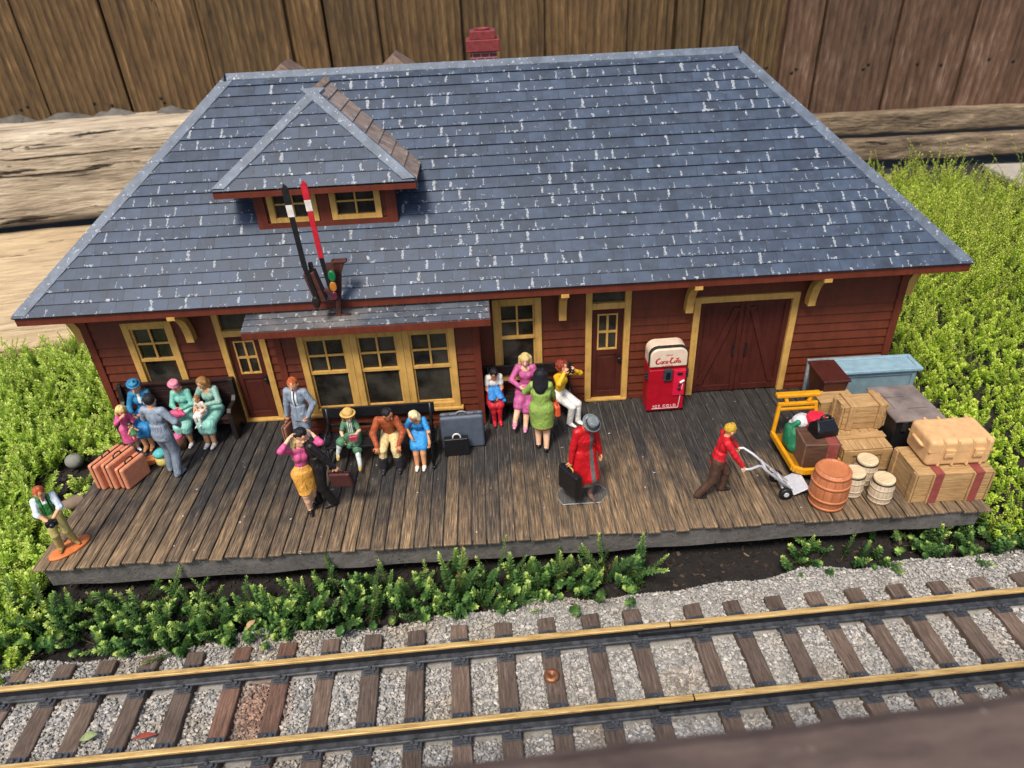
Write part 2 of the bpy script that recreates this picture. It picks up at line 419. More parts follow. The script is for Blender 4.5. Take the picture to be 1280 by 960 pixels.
def window(parent, x0, x1, z0, z1, yf, casing=.2, split=.46, sill=True, sub=True, rows=2):
    """Yellow double-hung window facing -y with its casing proud of wall plane yf."""
    c = B(); t = .10
    c.box(x0, x0 + casing, yf - t, yf + .06, z0, z1); c.box(x1 - casing, x1, yf - t, yf + .06, z0, z1)
    c.box(x0 + casing, x1 - casing, yf - t + .004, yf + .06, z1 - casing, z1)
    c.box(x0 + casing, x1 - casing, yf - t + .004, yf + .06, z0, z0 + casing * .7)
    if sill: c.box(x0 - .04, x1 + .04, yf - t - .07, yf, z0 - .07, z0 - .002)
    w_ = c.build('window', YEL, parent, .012)
    a, b_, lo, hi = x0 + casing, x1 - casing, z0 + casing * .7, z1 - casing
    mz = hi - (hi - lo) * split
    s = B(); m = .055; yy = yf + .0
    s.box(a, a + m, yy - .035, yy + .04, mz, hi); s.box(b_ - m, b_, yy - .035, yy + .04, mz, hi)
    s.box(a + m, b_ - m, yy - .033, yy + .04, hi - m, hi)
    s.box(a, b_, yy - .045, yy + .04, mz - .05, mz + .05)
    cx = (a + b_) / 2
    s.box(cx - .03, cx + .03, yy - .028, yy + .03, mz + .05, hi - m)
    if rows == 2: s.box(a + m, b_ - m, yy - .026, yy + .03, (mz + hi) / 2 - .03, (mz + hi) / 2 + .03)
    s.box(a, a + m, yy + .0, yy + .06, lo, mz - .05); s.box(b_ - m, b_, yy + .0, yy + .06, lo, mz - .05); s.box(a + m, b_ - m, yy + .002, yy + .06, lo, lo + m)
    p = B(); p.box(a + .01, b_ - .01, yy + .045, yy + .055, lo + .01, hi - .01)
    s.build('sash', YEL, w_, .008); p.build('pane', GLASS, w_)
    return w_
for sp in win_specs: window(ST, *sp, YW)

def door(x0, x1, ztop, zdoor):
    c = B(); w_ = .19; yf = YW
    c.box(x0, x0 + w_, yf - .10, yf + .06, 0, ztop); c.box(x1 - w_, x1, yf - .10, yf + .06, 0, ztop)
    c.box(x0 + w_, x1 - w_, yf - .096, yf + .06, ztop - .16, ztop); c.box(x0 + w_, x1 - w_, yf - .096, yf + .06, zdoor, zdoor + .2)
    c.box(x0 + .02, x1 - .02, yf - .14, yf + .04, .0, .07)
    d_ = c.build('door_frame', YEL, ST, .012)
    g = B(); g.box(x0 + w_, x1 - w_, yf + .03, yf + .04, zdoor + .2, ztop - .16); g.build('transom_pane', GLASS, d_)
    a, b_ = x0 + w_ + .01, x1 - w_ - .01
    L = B(); st = .17; y = yf + .01; gt = zdoor - .2; gb = zdoor * .56
    L.box(a, a + st, y, y + .06, .07, zdoor - .01); L.box(b_ - st, b_, y, y + .06, .07, zdoor - .01)
    L.box(a + st, b_ - st, y + .003, y + .06, gt, zdoor - .01); L.box(a + st, b_ - st, y + .003, y + .06, gb - .2, gb); L.box(a + st, b_ - st, y + .003, y + .06, .07, .3)
    L.box(a + st, b_ - st, y + .03, y + .05, .3, gb - .2)
    L.box(a + st + .09, b_ - st - .09, y + .018, y + .04, .38, gb - .28)
    lf = L.build('door', DOORR, ST, .01)
    m = B(); cx = (a + b_) / 2; t = .032
    m.box(a + st, a + st + t * 1.4, y - .012, y + .045, gb, gt); m.box(b_ - st - t * 1.4, b_ - st, y - .012, y + .045, gb, gt)
    m.box(a + st + t * 1.4, b_ - st - t * 1.4, y - .01, y + .045, gt - t * 1.4, gt); m.box(a + st + t * 1.4, b_ - st - t * 1.4, y - .01, y + .045, gb, gb + t * 1.4)
    m.box(cx - t, cx + t, y - .006, y + .045, gb + t * 1.4, gt - t * 1.4); m.box(a + st + t * 1.4, b_ - st - t * 1.4, y - .004, y + .045, (gb + gt) / 2 - t, (gb + gt) / 2 + t)
    m.build('glazing_bar', YEL, lf)
    p = B(); p.box(a + st, b_ - st, y + .046, y + .054, gb, gt); p.build('pane', GLASS, lf)
    k = B(); k.box(b_ - st * .75, b_ - st * .3, y - .02, y + .01, 1.33, 1.62)
    k.lathe([(.03, 0), (.035, .03), (.06, .06), (.065, .09), (.04, .12)], (0, 0, 0), 12, 0, Matrix.Translation((b_ - st * .52, y - .02, 1.5)) @ Matrix.Rotation(R(90), 4, 'X'))
    k.build('door_handle', BLK, lf)
door(3.56, 4.93, 3.95, 3.05); door(14.49, 15.84, 4.02, 3.24)

def barn_door():
    x0, x1, zt = barn; yf = YW; c = B(); w_ = .2
    c.box(x0, x0 + w_, yf - .10, yf + .06, 0, zt); c.box(x1 - w_, x1, yf - .10, yf + .06, 0, zt); c.box(x0 + w_, x1 - w_, yf - .096, yf + .06, zt - .2, zt)
    c.build('door_frame', YEL, ST, .012)
    cx = (x0 + x1) / 2
    for s, (a, b_) in ((-1, (x0 + w_ + .01, cx - .006)), (1, (cx + .006, x1 - w_ - .01))):
        L = B(); y = yf + .01; n = 7
        for i in range(n):
            u = a + (b_ - a) * i / n; v = a + (b_ - a) * (i + 1) / n
            L.box(u + .006, v - .006, y + .04, y + .07, .05, zt - .21)
        L.box(a, b_, y + .05, y + .08, .04, zt - .205)
        L.box(a, a + .15, y - .02, y + .05, .05, zt - .21); L.box(b_ - .15, b_, y - .02, y + .05, .05, zt - .21)
        L.box(a + .15, b_ - .15, y + .002, y + .05, .05, .25); L.box(a + .15, b_ - .15, y + .002, y + .05, zt - .41, zt - .21)
        out = a + .2 if s < 0 else b_ - .2; inn = b_ - .22 if s < 0 else a + .22
        L.bar((out, y + .026, .3), (inn, y + .026, zt - .45), .19, .09, (0, 1, 0))
        lf = L.build('barn_door', DOORR, ST, .008)
        k = B(); k.box(*(sorted((inn, inn - s * .07))), y - .03, y + .01, 1.35, 1.75); k.build('door_handle', BLKW, lf)
barn_door()

# bay: three windows under a little shed roof
bx0, bx1 = 5.55, 11.24
bo = [(6.13 + i * 1.492 + .1 - bx0, 6.13 + (i + 1) * 1.492 - .1 - bx0, .85, 3.35) for i in range(3)]
bd = B(); clap_wall(bd, (bx0, YBAY, 0), (1, 0, 0), (0, -1, 0), bx1 - bx0, 3.85, bo, .25)
clap_wall(bd, (bx1, YBAY, 0), (0, 1, 0), (1, 0, 0), YW - YBAY, 3.85, [], .25); clap_wall(bd, (bx0, YW, 0), (0, -1, 0), (-1, 0, 0), YW - YBAY, 3.85, [], .25)
bw = bd.build('bay_wall', SID, ST, fixn=False)
B().box(bx1 - .12, bx1 + .08, YBAY - .08, YBAY + .12, 0, 3.85).build('corner_board', TRIMR, bw, .01); B().box(bx0 - .08, bx0 + .12, YBAY - .08, YBAY + .12, 0, 3.85).build('corner_board', TRIMR, bw, .01)
B().box(bx0 + .12, bx1 - .12, YBAY - .072, YBAY, 0, .14).build('skirting_board', TRIMR, bw, .01)
for i in range(3): window(ST, 6.13 + i * 1.492 + (.004 if i else 0), 6.13 + (i + 1) * 1.492, .74, 3.45, YBAY, .19, .47, sill=False)
sl = B(); sl.box(6.05, 10.68, YBAY - .2, YBAY, .66, .735); sl.build('window_sill', YEL, ST, .01)
E0, E1 = (4.93, 4.42, 3.93), (11.64, 4.42, 3.93)
br = B(); br.add([(4.93, 4.42, 3.86), (11.64, 4.42, 3.86), (11.64, 6.0, 4.33), (4.93, 6.0, 4.33), (4.93, 4.42, 3.92), (11.64, 4.42, 3.92), (11.64, 6.0, 4.40), (4.93, 6.0, 4.40)],
       [(0, 1, 2, 3), (4, 7, 6, 5), (0, 4, 5, 1), (1, 5, 6, 2), (2, 6, 7, 3), (3, 7, 4, 0)])
br.box(4.90, 11.67, 4.36, 4.415, 3.72, 3.925); br.box(11.642, 11.69, 4.42, 6.0, 3.72, 3.925)
bro = br.build('bay_roof', TRIMR, ST, .008)
shingle_plane('shingles', (4.91, 4.37, 3.935), (11.66, 4.37, 3.935), (11.66, 6.0, 4.42), (4.91, 6.0, 4.42), 7, bro, SLATE2, .5, .035)

# main hip roof
ro = B()
zf = ZE - .03
ro.add([(XE0, YE, zf - .2), (XE1, YE, zf - .2), (XE1, YEB, zf - .2), (XE0, YEB, zf - .2)], [(0, 1, 2, 3)])
for a, b_ in (((XE0, YE), (XE1, YE)), ((XE1, YE), (XE1, YEB)), ((XE1, YEB), (XE0, YEB)), ((XE0, YEB), (XE0, YE))):
    ro.add([(a[0], a[1], zf - .2), (b_[0], b_[1], zf - .2), (b_[0], b_[1], zf + .02), (a[0], a[1], zf + .02)], [(0, 1, 2, 3)])
q = [(XE0, YE, zf), (XE1, YE, zf), (XE1, YEB, zf), (XE0, YEB, zf), (XE0 + HR, YE + HR, ZR - .03), (XE1 - HR, YE + HR, ZR - .03)]
ro.add(q, [(0, 1, 5, 4), (1, 2, 5), (2, 3, 4, 5), (3, 0, 4)])
roof = ro.build('roof', TRIMR, ST)
e = .03
A, Bq, Cq, Dq = (XE0 - e, YE - e, ZE), (XE1 + e, YE - e, ZE), (XE1 + e, YEB + e, ZE), (XE0 - e, YEB + e, ZE)
RL, RR_ = (XE0 + HR, YE + HR, ZR), (XE1 - HR, YE + HR, ZR)
NC = 21
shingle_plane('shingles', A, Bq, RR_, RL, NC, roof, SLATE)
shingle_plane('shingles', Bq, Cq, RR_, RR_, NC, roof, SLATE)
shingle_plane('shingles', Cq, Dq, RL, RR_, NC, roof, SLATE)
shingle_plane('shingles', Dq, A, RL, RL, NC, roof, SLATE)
def hipcap(pa, pb, wd, n1, n2, mat, parent, h=.05, name='hip_cap'):
    """folded cap strip along pa-pb lying on two planes whose in-plane directions away from the edge are n1, n2"""
    pa, pb, n1, n2 = map(Vector, (pa, pb, n1, n2)); upv = Vector((0, 0, h))
    c = B(); N = 24
    L = []; 
    for i in range(N + 1):
        p = pa.lerp(pb, i / N); j = 1 + .08 * (random.random() - .5)
        L.append((p + upv + Vector((0, 0, .05)), p + n1 * wd * j + upv + Vector((0, 0, .035)), p + n2 * wd * j + upv + Vector((0, 0, .035)), p + n1 * wd * j - upv * .2, p + n2 * wd * j - upv * .2))
    for i in range(N):
        a, b_ = L[i], L[i + 1]
        c.add([a[0], b_[0], b_[1], a[1]], [(0, 1, 2, 3)]); c.add([a[0], b_[0], b_[2], a[2]], [(0, 1, 2, 3)])
        c.add([a[1], b_[1], b_[3], a[3]], [(0, 1, 2, 3)]); c.add([a[2], b_[2], b_[4], a[4]], [(0, 1, 2, 3)])
    return c.build(name, mat, parent)
sl_ = 5 / HR; k_ = 1 / math.sqrt(1 + sl_ * sl_)
def capmat():
    t = NT('chalky_cap'); P = t.tc()
    n1 = t.noise(P, 2.2, 5, .65); n2 = t.noise(P, 9, 5, .75)
    b_ = t.ramp(n1, (.3, '#3a434f'), (.7, '#5c6776'))
    t.base(t.mix(t.math('MULTIPLY', t.math('GREATER_THAN', n2, .62), .65), b_, (.45, .46, .47, 1))); t.rough(.55); t.bump(n2, .3, .02); return t.m
CAPM = capmat()
F1 = Vector((1, 0, 0)); F2 = Vector((0, 1, 0))
wv = lambda x, y, z: Vector((x, y, z)).normalized()
hipcap(A, RL, .36, (1, 0, 0), (0, 1, 0), CAPM, roof); hipcap(Bq, RR_, .36, (-1, 0, 0), (0, 1, 0), CAPM, roof)
hipcap(Cq, RR_, .24, (-1, 0, 0), (0, -1, 0), CAPM, roof); hipcap(Dq, RL, .24, (1, 0, 0), (0, -1, 0), CAPM, roof)
hipcap(RL, RR_, .22, (0, -k_, -sl_ * k_), (0, k_, -sl_ * k_), CAPM, roof, .07, 'ridge_cap')

# dormer
dx0, dx1, dyw = 5.38, 9.2, 6.70
dw = B(); zb = lambda y: ZE + (y - YE) * sl_
clap_wall(dw, (dx0, dyw, 0), (1, 0, 0), (0, -1, 0), dx1 - dx0, 7.15, [(.38, 1.6, 6.2, 7.0), (2.12, 3.38, 6.2, 7.0)], .25, .04, zb(dyw) - .05)
dw.add([(dx1, dyw, zb(dyw)), (dx1, dyw + 1.6, zb(dyw + 1.6)), (dx1, dyw, 7.18)], [(0, 1, 2)]); dw.add([(dx0, dyw, zb(dyw)), (dx0, dyw + 1.6, zb(dyw + 1.6)), (dx0, dyw, 7.18)], [(0, 1, 2)])
dwo = dw.build('dormer', SID, ST, fixn=False)
tb = B(); tb.box(dx0 - .05, dx0 + .24, dyw - .09, dyw + .05, zb(dyw) - .1, 7.16); tb.box(dx1 - .24, dx1 + .05, dyw - .09, dyw + .05, zb(dyw) - .1, 7.16)
tb.box(dx0 + .24, dx1 - .24, dyw - .085, dyw + .04, zb(dyw) - .12, 6.16); tb.box(7.08, 7.4, dyw - .08, dyw + .04, 6.16, 7.15); tb.build('trim', TRIMR, dwo, .01)
for a, b_ in ((5.70, 7.06), (7.42, 8.82)):
    c = B(); w_ = .17; z0, z1 = 6.17, 7.16; yf = dyw
    c.box(a, a + w_, yf - .1, yf + .05, z0, z1); c.box(b_ - w_, b_, yf - .1, yf + .05, z0, z1); c.box(a + w_, b_ - w_, yf - .096, yf + .05, z0, z0 + .13); c.box(a + w_, b_ - w_, yf - .096, yf + .05, z1 - .1, z1)
    c.box((a + b_) / 2 - .025, (a + b_) / 2 + .025, yf - .03, yf + .03, z0 + .13, z1 - .1); c.box(a + w_, b_ - w_, yf - .028, yf + .03, (z0 + z1) / 2 - .02, (z0 + z1) / 2 + .03)
    wo = c.build('dormer_window', YEL, ST, .01)
    p = B(); p.box(a + .05, b_ - .05, yf + .035, yf + .045, z0 + .05, z1 - .05); p.build('pane', GLASS, wo)
ex0, ex1, ey, ez, dz = 4.47, 9.9, 6.18, 7.25, 9.28
apx = 7.14; apy = 8.32
yr_ = YE + (dz - ZE) / sl_; yv = YE + (ez - ZE) / sl_
dr = B()
lo_ = ez - .03
dr.add([(ex0, ey, lo_ - .16), (ex1, ey, lo_ - .16), (ex1, yv - .05, lo_ - .16), (ex0, yv - .05, lo_ - .16), (ex0, ey, lo_), (ex1, ey, lo_), (ex1, yv + .1, lo_), (ex0, yv + .1, lo_)],
       [(0, 1, 2, 3), (0, 4, 5, 1), (1, 5, 6, 2), (3, 7, 4, 0)])
dro = dr.build('dormer_roof', TRIMR, ST)
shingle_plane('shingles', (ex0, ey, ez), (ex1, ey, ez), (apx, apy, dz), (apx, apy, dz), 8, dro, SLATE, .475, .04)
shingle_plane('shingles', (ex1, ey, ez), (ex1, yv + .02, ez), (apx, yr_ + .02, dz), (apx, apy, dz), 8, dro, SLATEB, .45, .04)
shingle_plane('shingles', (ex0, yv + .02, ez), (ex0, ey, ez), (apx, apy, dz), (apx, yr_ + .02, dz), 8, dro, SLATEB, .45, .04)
hipcap((ex0, ey, ez), (apx, apy, dz), .34, (.98, 0, 0), (0, .4, 0), CAPM, dro, .05); hipcap((ex1, ey, ez), (apx, apy, dz), .34, (-1, 0, 0), (0, .4, 0), CAPM, dro, .05)
hipcap((apx, apy, dz), (apx, yr_, dz), .16, wv(1, 0, -.75), wv(-1, 0, -.75), paint('#85715f', .7, .3, 4, .4), dro, .05, 'ridge_cap')
# rear dormers peep over the ridge
for px_, hh in ((5.5, 9.6), (9.05, 9.68)):
    b = B(); y0 = 11.3
    b.add([(px_ - 1.1, y0, hh - .9), (px_ + 1.1, y0, hh - .9), (px_ + 1.1, y0 + 2.2, hh - .9), (px_ - 1.1, y0 + 2.2, hh - .9), (px_, y0 + .5, hh), (px_, y0 + 1.6, hh)],
          [(0, 1, 4), (1, 2, 5, 4), (2, 3, 5), (3, 0, 4, 5)])
    b.box(px_ - .9, px_ + .9, y0 + .2, y0 + 2.0, 7.4, hh - .9)
    b.build('rear_dormer', paint('#6b5648', .75, .35, 5, .5), ST)

# chimney
def brick_mat():
    t = NT('painted_brick'); n = t.n.new('ShaderNodeTexBrick'); P = t.tc(); s = t.sep(P)
    t.link(t.comb(t.math('ADD', s[0], s[1]), s[2], 0.0), n.inputs['Vector'])
    n.inputs['Color1'].default_value = lin('#7a2a2c'); n.inputs['Color2'].default_value = lin('#6a2226'); n.inputs['Mortar'].default_value = lin('#a08078')
    n.inputs['Scale'].default_value = 1.0; n.inputs['Brick Width'].default_value = .26; n.inputs['Row Height'].default_value = .13; n.inputs['Mortar Size'].default_value = .012
    t.base(n.outputs[0]); t.rough(.6); t.bump(n.outputs['Fac'], -.5, .02); return t.m
ch = B(); cx, cy = 11.92, 11.9; ch.box(cx - .42, cx + .42, cy - .4, cy + .4, 7.5, 9.68)
cho = ch.build('chimney', brick_mat(), ST)
cc = B(); cc.box(cx - .53, cx + .53, cy - .5, cy + .5, 9.66, 10.0); cc.box(cx - .4, cx + .4, cy - .38, cy + .38, 9.998, 10.24)
cc.lathe([(.2, 0), (.24, .0), (.25, .06), (.2, .06), (.19, .01)], (cx, cy, 10.235), 20); cc.build('chimney_cap', paint('#762a2a', .6, .25, 8, .5, 'cap_red'), cho, .02)

# eave brackets
def bracket(x, y, axis, sgn, big=1.0):
    """curved knee brace; axis 'y' springs from the front wall towards -y, axis 'x' from an end wall outward"""
    b = B(); zt = 4.235; drop = 1.16 * big; ext = .96; wd = .22; n = 12; ring = []
    for i in range(n + 1):
        a = R(90 * i / n); c_, s_ = math.cos(a), math.sin(a)
        up_ = (max(.0, ext * (1 - c_) - .0), zt - drop + drop * s_)                       # upper / wall edge
        th = .24 + .05 * abs(math.cos(2 * a))
        lo_ = (ext * (1 - c_) + th * c_ * .95, zt - drop + drop * s_ - th * s_ * (.8 - .45 * s_ ** 3))
        lo_ = (min(lo_[0], ext + .02), lo_[1])
        ring.append((up_, lo_))
    for (u0, l0), (u1, l1) in zip(ring[:-1], ring[1:]):
        vs = []
        for e_, z_ in (u0, l0, l1, u1):
            for s_ in (-1, 1): vs.append((x + s_ * wd / 2, y - e_, z_) if axis == 'y' else (x + sgn * e_, y + s_ * wd / 2, z_))
        b.add(vs, [(0, 2, 3, 1), (2, 4, 5, 3), (4, 6, 7, 5), (6, 0, 1, 7), (0, 6, 4, 2), (1, 3, 5, 7)])
    return b.build('eave_bracket', YEL, ST)
for x in (2.88, 13.78, 17.52, 21.15): bracket(x, YW - .06, 'y', 0)
for yy in (YW + .12, 10.4, YB - .2):
    bracket(XL - .06, yy, 'x', -1); bracket(XR + .06, yy, 'x', 1)

# ------------------------------------------------------------------ platform
def deck_mat():
    t = NT('weathered_deck'); P = t.tc(); s = t.sep(P)
    pid = t.math('FLOOR', t.math('DIVIDE', t.math('ADD', s[0], 12.0), .3636))
    r1 = t.white(t.comb(pid, 1.0, 2.0)); r2 = t.white(t.comb(pid, 7.0, 4.0))
    sh = t.comb(t.math('MULTIPLY_ADD', s[0], 1.0, 0.0), t.math('MULTIPLY_ADD', r1, 31.0, s[1]), s[2])
    g = t.noise(t.mapv(sh, (26, 1.1, 8)), 1.0, 5, .7, .15); g2 = t.noise(t.mapv(sh, (60, 2.2, 8)), 1.0, 3, .6)
    big = t.noise(t.mapv(P, (1, 1, 1)), .45, 4, .6); blot = t.noise(P, 1.8, 5, .65)
    grain = t.math('ADD', t.math('MULTIPLY', g, .6), t.math('MULTIPLY', g2, .4))
    # foot wear: the black wash has rubbed off towards the platform's open edge, more on some planks
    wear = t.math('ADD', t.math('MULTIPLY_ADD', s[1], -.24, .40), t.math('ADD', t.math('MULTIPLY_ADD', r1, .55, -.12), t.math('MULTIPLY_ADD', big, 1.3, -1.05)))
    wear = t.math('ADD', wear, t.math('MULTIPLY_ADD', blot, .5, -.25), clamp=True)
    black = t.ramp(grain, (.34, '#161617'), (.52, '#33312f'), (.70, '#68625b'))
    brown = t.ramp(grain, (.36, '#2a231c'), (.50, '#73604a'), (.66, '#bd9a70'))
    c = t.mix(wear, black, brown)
    c = t.mix(t.math('MULTIPLY', r2, .3), c, t.mix(1.0, c, (.45, .44, .45, 1), 'MULTIPLY'))
    sp = t.math('GREATER_THAN', t.noise(P, 5.5, 2, .5), .742)
    sp2 = t.math('MULTIPLY', sp, t.math('GREATER_THAN', t.noise(P, 22, 3), .5))
    c = t.mix(t.math('MULTIPLY', sp2, .7), c, (.55, .52, .5, 1))
    t.base(c); t.rough(t.math('MULTIPLY_ADD', grain, .3, .5)); t.bump(grain, .5, .03)
    t.p.inputs['Specular IOR Level'].default_value = .3
    return t.m
PL = wthing('station_platform', 'weathered plank station platform with a rough grey concrete edge', 'platform', (12, 3, 0))
b = B(); npl = 66; pw = 24.0 / npl
for i in range(npl):
    x = i * pw; j = random.uniform(-.05, .05); z = random.uniform(-.008, 0)
    b.box(x + .017, x + pw - .017, -.02 + j, 6.2, -.07, z)
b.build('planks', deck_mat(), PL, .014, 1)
def conc(name, c1, c2, sc_=9, bs=.6):
    t = NT(name); P = t.tc(); n1 = t.noise(P, sc_, 5, .7); n2 = t.noise(P, 1.1, 4); n3 = t.noise(P, sc_ * 2.2, 3, .5)
    pit = t.ramp(n3, (.28, (0, 0, 0, 1)), (.36, (1, 1, 1, 1)))
    t.base(t.mix(1.0, t.ramp(t.math('MULTIPLY_ADD', n2, .6, t.math('MULTIPLY', n1, .4)), (.3, c1), (.7, c2)), t.mix(1.0, pit, (.45, .45, .45, 1), 'ADD'), 'MULTIPLY'))
    t.rough(.85); t.bump(t.math('MULTIPLY_ADD', pit, .5, n1), bs, .04); return t.m
b = B(); nx = 60
for i in range(nx):
    x0, x1 = .16 + 23.7 * i / nx, .16 + 23.7 * (i + 1) / nx
    zt = lambda x: -.78 + .12 * max(0, (x - 15) / 9) + .018 * math.sin(x * 2.1)
    y0, y1 = .1 + .02 * math.sin(x0 * 3), .1 + .02 * math.sin(x1 * 3)
    b.add([(x0, y0, -.075), (x1, y1, -.075), (x1, y1 + .05, zt(x1)), (x0, y0 + .05, zt(x0)), (x0, 15.6, -.075), (x1, 15.6, -.075), (x1, 15.6, zt(x1)), (x0, 15.6, zt(x0))],
          [(0, 3, 2, 1), (0, 1, 5, 4), (3, 7, 6, 2), (4, 5, 6, 7)] + ([(0, 4, 7, 3)] if i == 0 else []) + ([(1, 2, 6, 5)] if i == nx - 1 else []))
b.build('platform_edge', conc('concrete_edge', '#3a3735', '#5f5a56', 6, 1.0), PL)

# ------------------------------------------------------------------ semaphore signal on the bay roof
SG = wthing('semaphore_signal', 'small train order signal with one black and one red blade standing on the bay roof', 'signal', (7.45, 4.85, 4.07))
BRN = paint('#4a2a22', .5, .3, 6, .2, 'signal_brown')
b = B(); b.bar((7.5, 4.85, 4.0), (7.78, 4.85, 5.62), .13, .13, (0, 1, 0)); b.bar((7.2, 4.86, 4.115), (7.85, 4.82, 4.115), .1, .02)
b.build('post', BRN, SG, .01)
b = B(); b.prism([(7.62, 5.62), (7.98, 5.68), (7.93, 5.6), (7.55, 4.75), (7.5, 4.75)], 1, 4.72, 4.79)
b.box(7.6, 8.0, 4.70, 4.92, 5.64, 5.7); b.build('gusset', BRN, SG, .01)
b = B(); b.bar((7.2, 4.62, 4.66), (7.02, 4.62, 5.5), .3, .32, (0, 1, 0)); b.bar((7.5, 4.66, 4.9), (7.2, 4.66, 4.9), .1, .1); b.build('signal_box', BRN, SG, .02)
def blade(p0, p1, hexc, bend, nm):
    b = B(); p0, p1, bend = Vector(p0), Vector(p1), Vector(bend)
    b.bar(p0, bend, .11, .05, (0, 1, 0), 2); d_ = (p1 - bend)
    b.bar(bend, bend + d_ * .62, .13, .045, (0, 1, 0), 0)
    b.bar(bend + d_ * .62, bend + d_ * .76, .16, .045, (0, 1, 0), 1)
    b.bar(bend + d_ * .76, bend + d_ * .95, .16, .045, (0, 1, 0), 0)
    s = Vector((.08, 0, .02)); tip = bend + d_ * .95; y = Vector((0, .0225, 0))
    b.add([tip - s - y, tip + s - y, p1 - y, tip - s + y, tip + s + y, p1 + y], [(0, 1, 2), (5, 4, 3), (0, 3, 4, 1), (1, 4, 5, 2), (2, 5, 3, 0)], 0)
    o = b.build('blade', [paint(hexc, .4, .15, 5, .1), paint('#d8cfc4', .5), BLK], SG); o['label'] = nm
blade((7.12, 4.42, 4.85), (6.9, 4.45, 7.86), '#1b1a1c', (6.98, 4.44, 5.7), 'black blade with a white band')
blade((7.5, 4.52, 5.1), (7.36, 4.52, 7.9), '#b4202f', (7.43, 4.52, 5.9), 'red blade with a white band')
for (x, y, nm) in ((7.08, 4.40, 0), (7.6, 4.5, 1)):
    b = B(); lenses = []
    for k, (dz, r_) in enumerate(((-.62, .1), (-.36, .12), (-.06, .13))):
        if nm: lenses.append((B().lathe([(r_ * .9, 0), (r_, .02), (r_ * .75, .05)], (0, 0, 0), 14, 0, Matrix.Translation((x + .05 * (dz + .4), y, 5.45 + dz)) @ Matrix.Rotation(R(90), 4, 'X') @ Matrix.Diagonal((.8, 1.3, 1, 1))), k))
    if nm:
        b.bar((x - .08, y + .02, 4.7), (x + .02, y + .02, 5.75), .2, .04, (0, 1, 0))
        sp_ = b.build('spectacle', BRN, SG)
        for lb, k in lenses: lb.build('lens', paint(('#5a2338', '#a86a28', '#1c6b3f')[k], .25), sp_)
    else:
        b.lathe([(.1, 0), (.12, .03), (.08, .06)], (0, 0, 0), 14, 0, Matrix.Translation((x + .02, y, 4.72)) @ Matrix.Rotation(R(90), 4, 'X') @ Matrix.Diagonal((.9, 1.5, 1, 1)))
        b.build('counterweight', BLKW, SG); B().bar((7.1, 4.6, 5.45), (7.1, 4.6, 5.75), .1, .1, (0, 1, 0)).build('finial', BLKW, SG)
# ------------------------------------------------------------------ benches
def settle():
    t = thing('station_bench', 'dark brown wooden settle with solid ends, full of seated women, below the leftmost window', 'bench', (1.95, 5.4, 0))
    W = wood('settle_wood', '#1d1210', '#332120', '#40291f', 0, 4, 12, .5, .2)
    b = B()
    for i in range(4): b.box(-1.62, 1.62, .37 - .0 + i * .012, .42 + i * .012, .82 + i * .2, 1.01 + i * .2)
    b.box(-1.66, 1.66, .36, .5, 1.62, 1.70); b.build('backrest', W, t, .01)
    b = B()
    for i in range(4): b.box(-1.62, 1.62, -.32 + i * .17, -.165 + i * .17, .66, .72)
    b.box(-1.62, 1.62, -.29, -.24, .5, .66); b.build('seat', W, t, .01)
    for s in (-1, 1):
        b = B(); x0, x1 = (1.62, 1.76) if s > 0 else (-1.76, -1.62)
        b.prism([(-.42, 0), (-.42, .98), (-.34, 1.08), (.1, 1.08), (.24, 1.2), (.3, 1.72), (.5, 1.72), (.5, 0), (.28, 0), (.1, .3), (-.1, .3), (-.24, 0)], 0, x0, x1)
        b.build('bench_end', BLKW, t, .02)
    return t
settle()
def slat_bench(loc, L, label, mat):
    t = thing('station_bench', label, 'bench', loc)
    h = L / 2
    b = B(); b.box(-h, h, .30, .36, 1.22, 1.56); b.build('backrest', mat, t, .02)
    b = B(); b.box(-h + .05, h - .05, .265, .31, .92, 1.02); b.build('back_slat', mat, t, .01)
    b = B()
    for y0, y1 in ((-.44, -.16), (-.13, .04), (.07, .24)): b.box(-h, h, y0, y1, .66, .72)
    b.build('seat', mat, t, .012)
    for s in (-1, 1):
        x = s * (h - .12); b = B()
        b.tube([(x, -.5, 0), (x, -.36, .3), (x, -.34, .65)], .045, 6)
        b.tube([(x, .42, 0), (x, .26, .3), (x, .22, .65), (x, .28, 1.1), (x, .34, 1.55)], .045, 6)
        b.tube([(x, -.36, .65), (x, .22, .65)], .045, 6)
        b.tube([(x, -.36, .64), (x, -.44, .85), (x, -.36, 1.0), (x, .0, .98), (x, .26, 1.05)], .04, 6)
        b.tube([(x, -.46, .06), (x, 0, .22), (x, .38, .06)], .035, 6)
        b.build('bench_end', mat, t)
    return t
slat_bench((8.3, 3.72, 0), 3.2, 'black slatted iron bench in front of the three bay windows', BLK)
slat_bench((12.7, 5.5, 0), 2.7, 'black slatted bench against the wall in the shade beside the bay', BLKW)

